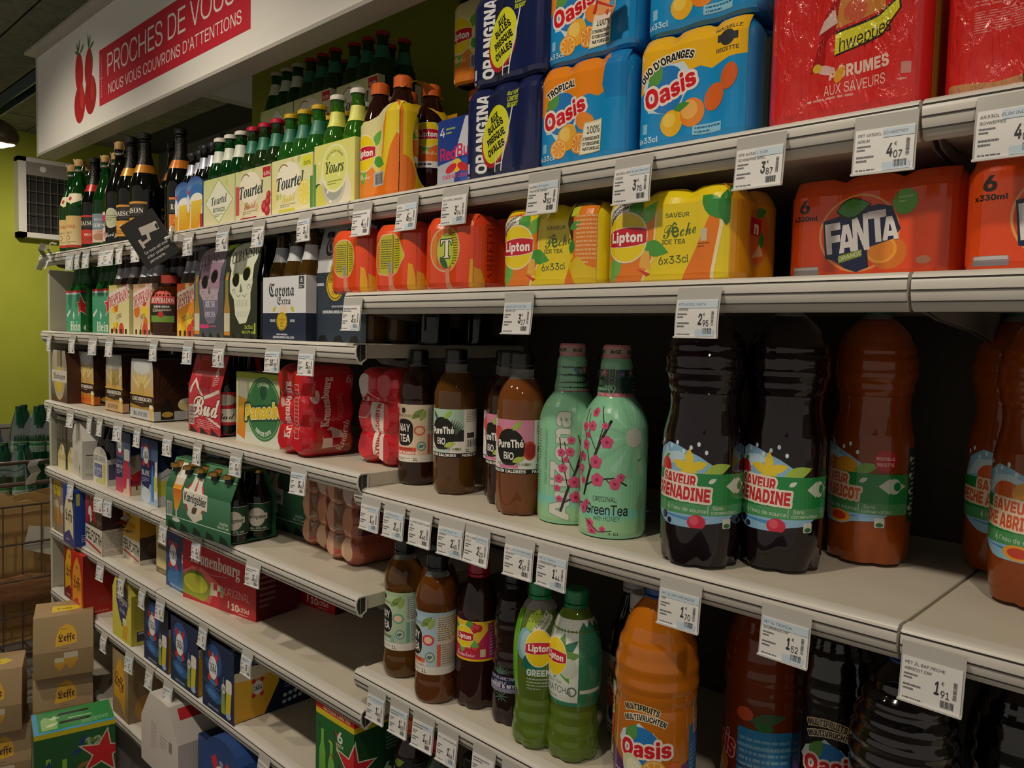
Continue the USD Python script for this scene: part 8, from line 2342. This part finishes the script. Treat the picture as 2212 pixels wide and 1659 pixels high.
# holders sticking out past the shelf ends
for i, (x, y, z, rz, lab) in enumerate(((-3.02, -0.015, 1.742, -35, "clear ticket holder twisted outward at the top shelf's left end, left one"), (-2.955, -0.012, 1.742, -10, "clear ticket holder twisted outward at the top shelf's left end, right one"), (-3.18, -0.012, 0.98, -50, "bent price ticket poking out at the left end of the ten-pack's shelf"))):
    t = thing("ticket_holder", lab, "price ticket", (x, y, z), rz)
    part(t, "holder", sheet(0.055, [(-0.004, 0.03), (-0.02, 0.034), (-0.03, 0.012), (-0.016, -0.012)], 0.0008), CLEAR)
    part(t, "card", sheet(0.05, [(-0.016, -0.012), (-0.03, -0.03), (-0.038, -0.055)], 0.0008), CARDW)

# ------------------------------------------------------------------ the tilted camera sign on its clip
c0, c1, c3 = np.array([-2.108, -0.106, 1.757]), np.array([-2.054, -0.044, 1.81]), np.array([-2.077, -0.07, 1.638])
U = (c1 - c0) / np.linalg.norm(c1 - c0)
Vv = (c0 - c3) - U * np.dot(c0 - c3, U)
Vv /= np.linalg.norm(Vv)
N = np.cross(U, Vv)
M = np.eye(4)
M[:3, 0], M[:3, 1], M[:3, 2] = U, Vv, N
ctr = (c0 + c1 + np.array([-2.027, -0.013, 1.689]) + c3) / 4
t = thing("warning_sign", "small black tilted sign with a white camera and white words, clipped to the top rail", "sign", tuple(ctr))
SW, SH = 9.4, 12.8


def on_sign(u, v, e):
    return ((u - SW / 200)[:, None] * U + (v - SH / 200)[:, None] * Vv + (e + 0.0008)[:, None] * N) if np.ndim(e) else ((u - SW / 200)[:, None] * U + (v - SH / 200)[:, None] * Vv + (e + 0.0008) * N)


pm = bx(-SW / 200, -SH / 200, -0.0008, SW / 200, SH / 200, 0.0008)
pm.apply_transform(M)
part(t, "plate", pm, mat("#1d1b19", 0.25, coat=0.4), smooth=False)
a = Art(SW, SH)
a.add(affinity.rotate(rr(3.6, 7.8, 8.0, 9.9, 0.2), -8), "#b9b2a6").add(affinity.rotate(rr(7.5, 7.5, 8.3, 9.7, 0.3), -8), "#cfc8bc").add(ell(7.9, 8.4, 0.35, 0.75, -8), "#1d1b19").add(Polygon([(4.6, 8.0), (5.4, 7.8), (4.9, 6.2), (2.6, 6.0), (2.6, 6.7), (4.3, 6.8)]), "#b9b2a6").add(rr(2.0, 5.2, 2.7, 7.6), "#b9b2a6")
for i, s in enumerate(("Ce rayon est sous", "vidéo-protection", "permanente.")):
    a.txt(s, 1.6, 4.0 - 1.2 * i, 0.72, "#dad6ce", "reg", w=(6.6, 6.4, 4.6)[i], anchor="l")
lay(t, "sign_print", a, on_sign, PAPER)
clipm = mat("#dcdad4", 0.3)
ro = np.array([-2.012, -0.022, 1.737]) - ctr
part(t, "clip", cat(at(lathe([(0.7, 0), (2.0, 0), (2.0, 0.4), (0.7, 0.4)], 24).apply_transform(trimesh.transformations.rotation_matrix(math.pi / 2, [0.75, -0.66, 0])), *ro), bx(ro[0] - 0.004, ro[1] - 0.004, ro[2] - 0.02, ro[0] + 0.03, ro[1] + 0.02, ro[2] - 0.004)), clipm)
part(t, "stem", tube([ro + [-0.0, -0.004, -0.005], ro + [-0.02, -0.012, -0.012]], 0.004), clipm)

# ------------------------------------------------------------------ the wire trolley of cardboard beyond the shelf end
WIRE = mat("#6f5f56", 0.35, 0.5, metal=0.6)
t = thing("wire_trolley", "tall grey wire trolley filled with flattened cardboard at the far shelf end", "trolley", (-3.48, 0.0, 0.0))
y0, y1, zz0, zz1 = -0.62, 0.30, 0.22, 0.88
for z in (0.795, 0.645, 0.50, 0.36):
    part(t, "wire", tube([(0, y0, z), (0, y1, z)], 0.0045, 6), WIRE)
part(t, "rim", tube([(0, y0, zz1), (0, y1, zz1), (-0.55, y1, zz1), (-0.55, y0, zz1)], 0.009, 8), WIRE)
for k in range(14):
    y = y0 + 0.03 + k * (y1 - y0 - 0.06) / 13
    part(t, "wire", tube([(-0.02, y, zz0), (0, y, 0.80)], 0.0028, 5), WIRE)
for k in range(6):
    x = -0.06 - k * 0.09
    part(t, "wire", tube([(x, y1, zz0), (x, y1, zz1)], 0.0028, 5), WIRE)
part(t, "floor_grid", cat(*[tube([(-0.55, y0 + 0.05 + 0.085 * k, zz0), (-0.02, y0 + 0.05 + 0.085 * k, zz0)], 0.003, 5) for k in range(11)], tube([(0, y0, zz0), (0, y1, zz0)], 0.007), tube([(-0.55, y0, zz0), (-0.55, y1, zz0)], 0.007)), WIRE)
for x in (-0.04, -0.51):
    for y in (y0 + 0.06, y1 - 0.06):
        w_ = lathe([(0, -1.2), (5.0, -1.2), (5.2, 0), (5.0, 1.2), (0, 1.2)], 20)
        w_.apply_transform(trimesh.transformations.rotation_matrix(math.pi / 2, [0, 1, 0]))
        c = part(t, "caster", at(w_, x, y, 0.053), mat("#2a2826", 0.5))
        part(c, "fork", cat(bx(x - 0.02, y - 0.01, 0.05, x - 0.016, y + 0.01, 0.215), bx(x + 0.016, y - 0.01, 0.05, x + 0.02, y + 0.01, 0.215), bx(x - 0.02, y - 0.015, 0.205, x + 0.02, y + 0.015, 0.218)), STEEL)
CB = [mat("#bd9a63", 0.75, 0.2, var=0.08, vscale=14), mat("#a98452", 0.75, 0.2, var=0.1, vscale=14), mat("#c9a872", 0.75, 0.2, var=0.06, vscale=10)]
rn = random.Random(12)
SHEETS = [(-0.05, -0.55, 0.26, 0.24, 0.755, 0, 1.5, "large pale cardboard sheet along the near side of the wire trolley"), (-0.10, -0.5, 0.10, 0.30, 0.80, 2, 4, "peaked tan cardboard sheet rising above the trolley rim"), (-0.15, -0.4, 0.22, 0.3, 0.79, 0, -3, "cardboard sheet behind the peaked one in the trolley"), (-0.24, -0.56, 0.2, 0.27, 0.77, 1, 2, "brown cardboard sheet in the middle of the trolley"), (-0.35, -0.5, 0.26, 0.24, 0.74, 2, -2, "cardboard sheet deep in the trolley"), (-0.45, -0.52, 0.24, 0.24, 0.76, 1, 3, "cardboard sheet along the trolley's far side")]
for x, a0, a1, b0, b1, m_, tl, lab in SHEETS:
    tt = thing("cardboard_sheet", lab, "cardboard", (-3.48 + x, 0.0, 0.0), 0)
    n = 14
    top = [(a0 + (a1 - a0) * k / n, b1 + rn.uniform(-0.015, 0.015) + (0.10 * max(0, 1 - abs(k / n - 0.75) / 0.3) - 0.06 if "peaked" in lab else 0)) for k in range(n + 1)]
    part(tt, "sheet", prism(Polygon([(a0, b0), (a1, b0)] + top[::-1]), -0.006, 0.0, "x"), CB[m_], smooth=False)
    part(tt, "flap", prism(Polygon([(a0 + 0.02, b0 + 0.02), (a1 - 0.1, b0 + 0.02), (a1 - 0.13, b0 + 0.2), (a0 + 0.05, b0 + 0.24)]), 0.0005, 0.0035, "x"), CB[(m_ + 1) % 3], smooth=False)
t = thing("paper_sheet", "white torn paper sheet caught in the trolley wires by the blue abbey carton", "paper", (-3.49, 0.10, 0.60))
part(t, "sheet", prism(Polygon([(-0.09, 0.02), (0.1, -0.06), (0.16, 0.06), (0.12, 0.12), (0.02, 0.09), (-0.07, 0.11)]), -0.001, 0.001, "x"), mat("#d8d3c8", 0.6), smooth=False)
t = thing("film_wrap", "crumpled brown clear film bundled in the lower part of the trolley", "plastic film", (-3.475, 0.02, 0.46))
g = trimesh.creation.icosphere(4, 0.1)
v = np.array(g.vertices)
v *= (0.75 + 0.5 * usdkit.meshkit.fbm(v * 22 + 5, 3))[:, None]
g.vertices = v * [0.16, 1.9, 0.55] + [-0.012, 0, 0]
part(t, "film", g, mat("#a87a52", 0.15, trans=0.35, coat=0.7), smooth=True)

# ------------------------------------------------------------------ water packs by the green wall
GPET = mat("#1d8a63", 0.05, 0.5, trans=0.7, ior=1.3, coat=0.5)
BPET = mat("#5f8fd0", 0.05, 0.5, trans=0.7, ior=1.3, coat=0.5)
WAT = spline([(0, 0), (3.8, 0), (4.4, 1), (4.4, 14), (4.2, 18), (3.8, 22), (2.6, 27), (1.7, 29.5), (1.5, 31), (0, 31)], 2)
SHR = usdkit.material(stage, "/World/Looks/shrink_clear", {"t": ("transparent_bsdf", {"color": (0.9, 0.95, 0.92)}), "g": ("glossy_bsdf", {"color": (1, 1, 1), "roughness": 0.08}), "m": ("mix_closure", {"fac": 0.16})}, [("t.BSDF", "m.closure1"), ("g.BSDF", "m.closure2")], surface="m.closure")


def water_pack(label, loc, m, capc, rz):
    t = thing("water_bottle_pack", label, "bottle pack", loc, rz)
    for j in range(2):
        for i in range(3):
            x, y = -0.09 + 0.09 * i, 0.045 + 0.09 * j
            b = part(t, "bottle", at(lathe(WAT, 18), x, y, 0.001), m, smooth=60)
            part(b, "cap", at(lathe([(1.6, 30.4), (1.8, 30.4), (1.7, 32.4), (0, 32.5)], 14), x, y, 0.001), capc)
            la = Art(12, 6)
            la.add(la.clip, "#cfe0cc").add(rr(0, 3.4, 12, 5.2), "#3f9a62").lines(2, 0.6, 10, 2.8, 3, "#6a8a78")
            lay(b, "label", la, lambda u, v, e, x=x, y=y, f=around(0.0443, 20, 0.07, 0.12): f(u, v, e) + [x, y, 0.001], PAPER, maxedge=0.8)
    lob = Lobed(3, 2, 0.0465, 0.30, A=0.006, D=0.0)
    lob.lev = np.array([(0, 0.004), (0.02, 0), (0.15, 0), (0.2, 0.006), (0.25, 0.018), (0.29, 0.03)])
    v, f = lob.mesh()
    n = len(lob.outline()[0])
    f = f[(f.max(1) < n * len(lob.lev))]
    part(t, "shrink_film", trimesh.Trimesh(v + [0, -0.003, 0.002], f, process=False), SHR, smooth=True)
    return t


GC = mat("#15503a", 0.35)
w1 = water_pack("film-wrapped pack of green water bottles by the green wall, lower front one", (-4.42, 0.14, 0.585), GPET, GC, 65)
dup(w1, "film-wrapped pack of green water bottles by the green wall, upper rear one", (-4.95, 0.44, 0.72), 60)
dup(w1, "film-wrapped pack of green water bottles at the picture's left edge", (-4.62, -0.08, 0.56), 65)
dup(w1, "film-wrapped pack of green water bottles under the upper rear one", (-4.95, 0.44, 0.40), 62)
bp = water_pack("film-wrapped pack of clear blue water bottles behind the trolley rim", (-4.2, 0.42, 0.53), BPET, mat("#2a5aa8", 0.35), 60)
dup(bp, "film-wrapped pack of clear blue water bottles at the far left edge", (-5.25, 0.2, 0.56), 60)
PALW = mat("#8a6f4c", 0.7, var=0.15)
for i, (x, y, z, lab) in enumerate(((-4.48, 0.12, 0.56, "wooden display block under the green water packs near the trolley"), (-5.10, 0.46, 0.395, "wooden display block under the rear water packs"), (-4.16, 0.53, 0.525, "wooden display block under the blue water pack"))):
    t = thing("display_block", lab, "pallet", (x, y, 0.0))
    for k in range(int(z / 0.09)):
        part(t, "plank", bx(-0.26, -0.3 if i == 0 else -0.2, k * z / int(z / 0.09), 0.2, 0.22, (k + 1) * z / int(z / 0.09) - 0.006, 0.003), PALW, smooth=False)
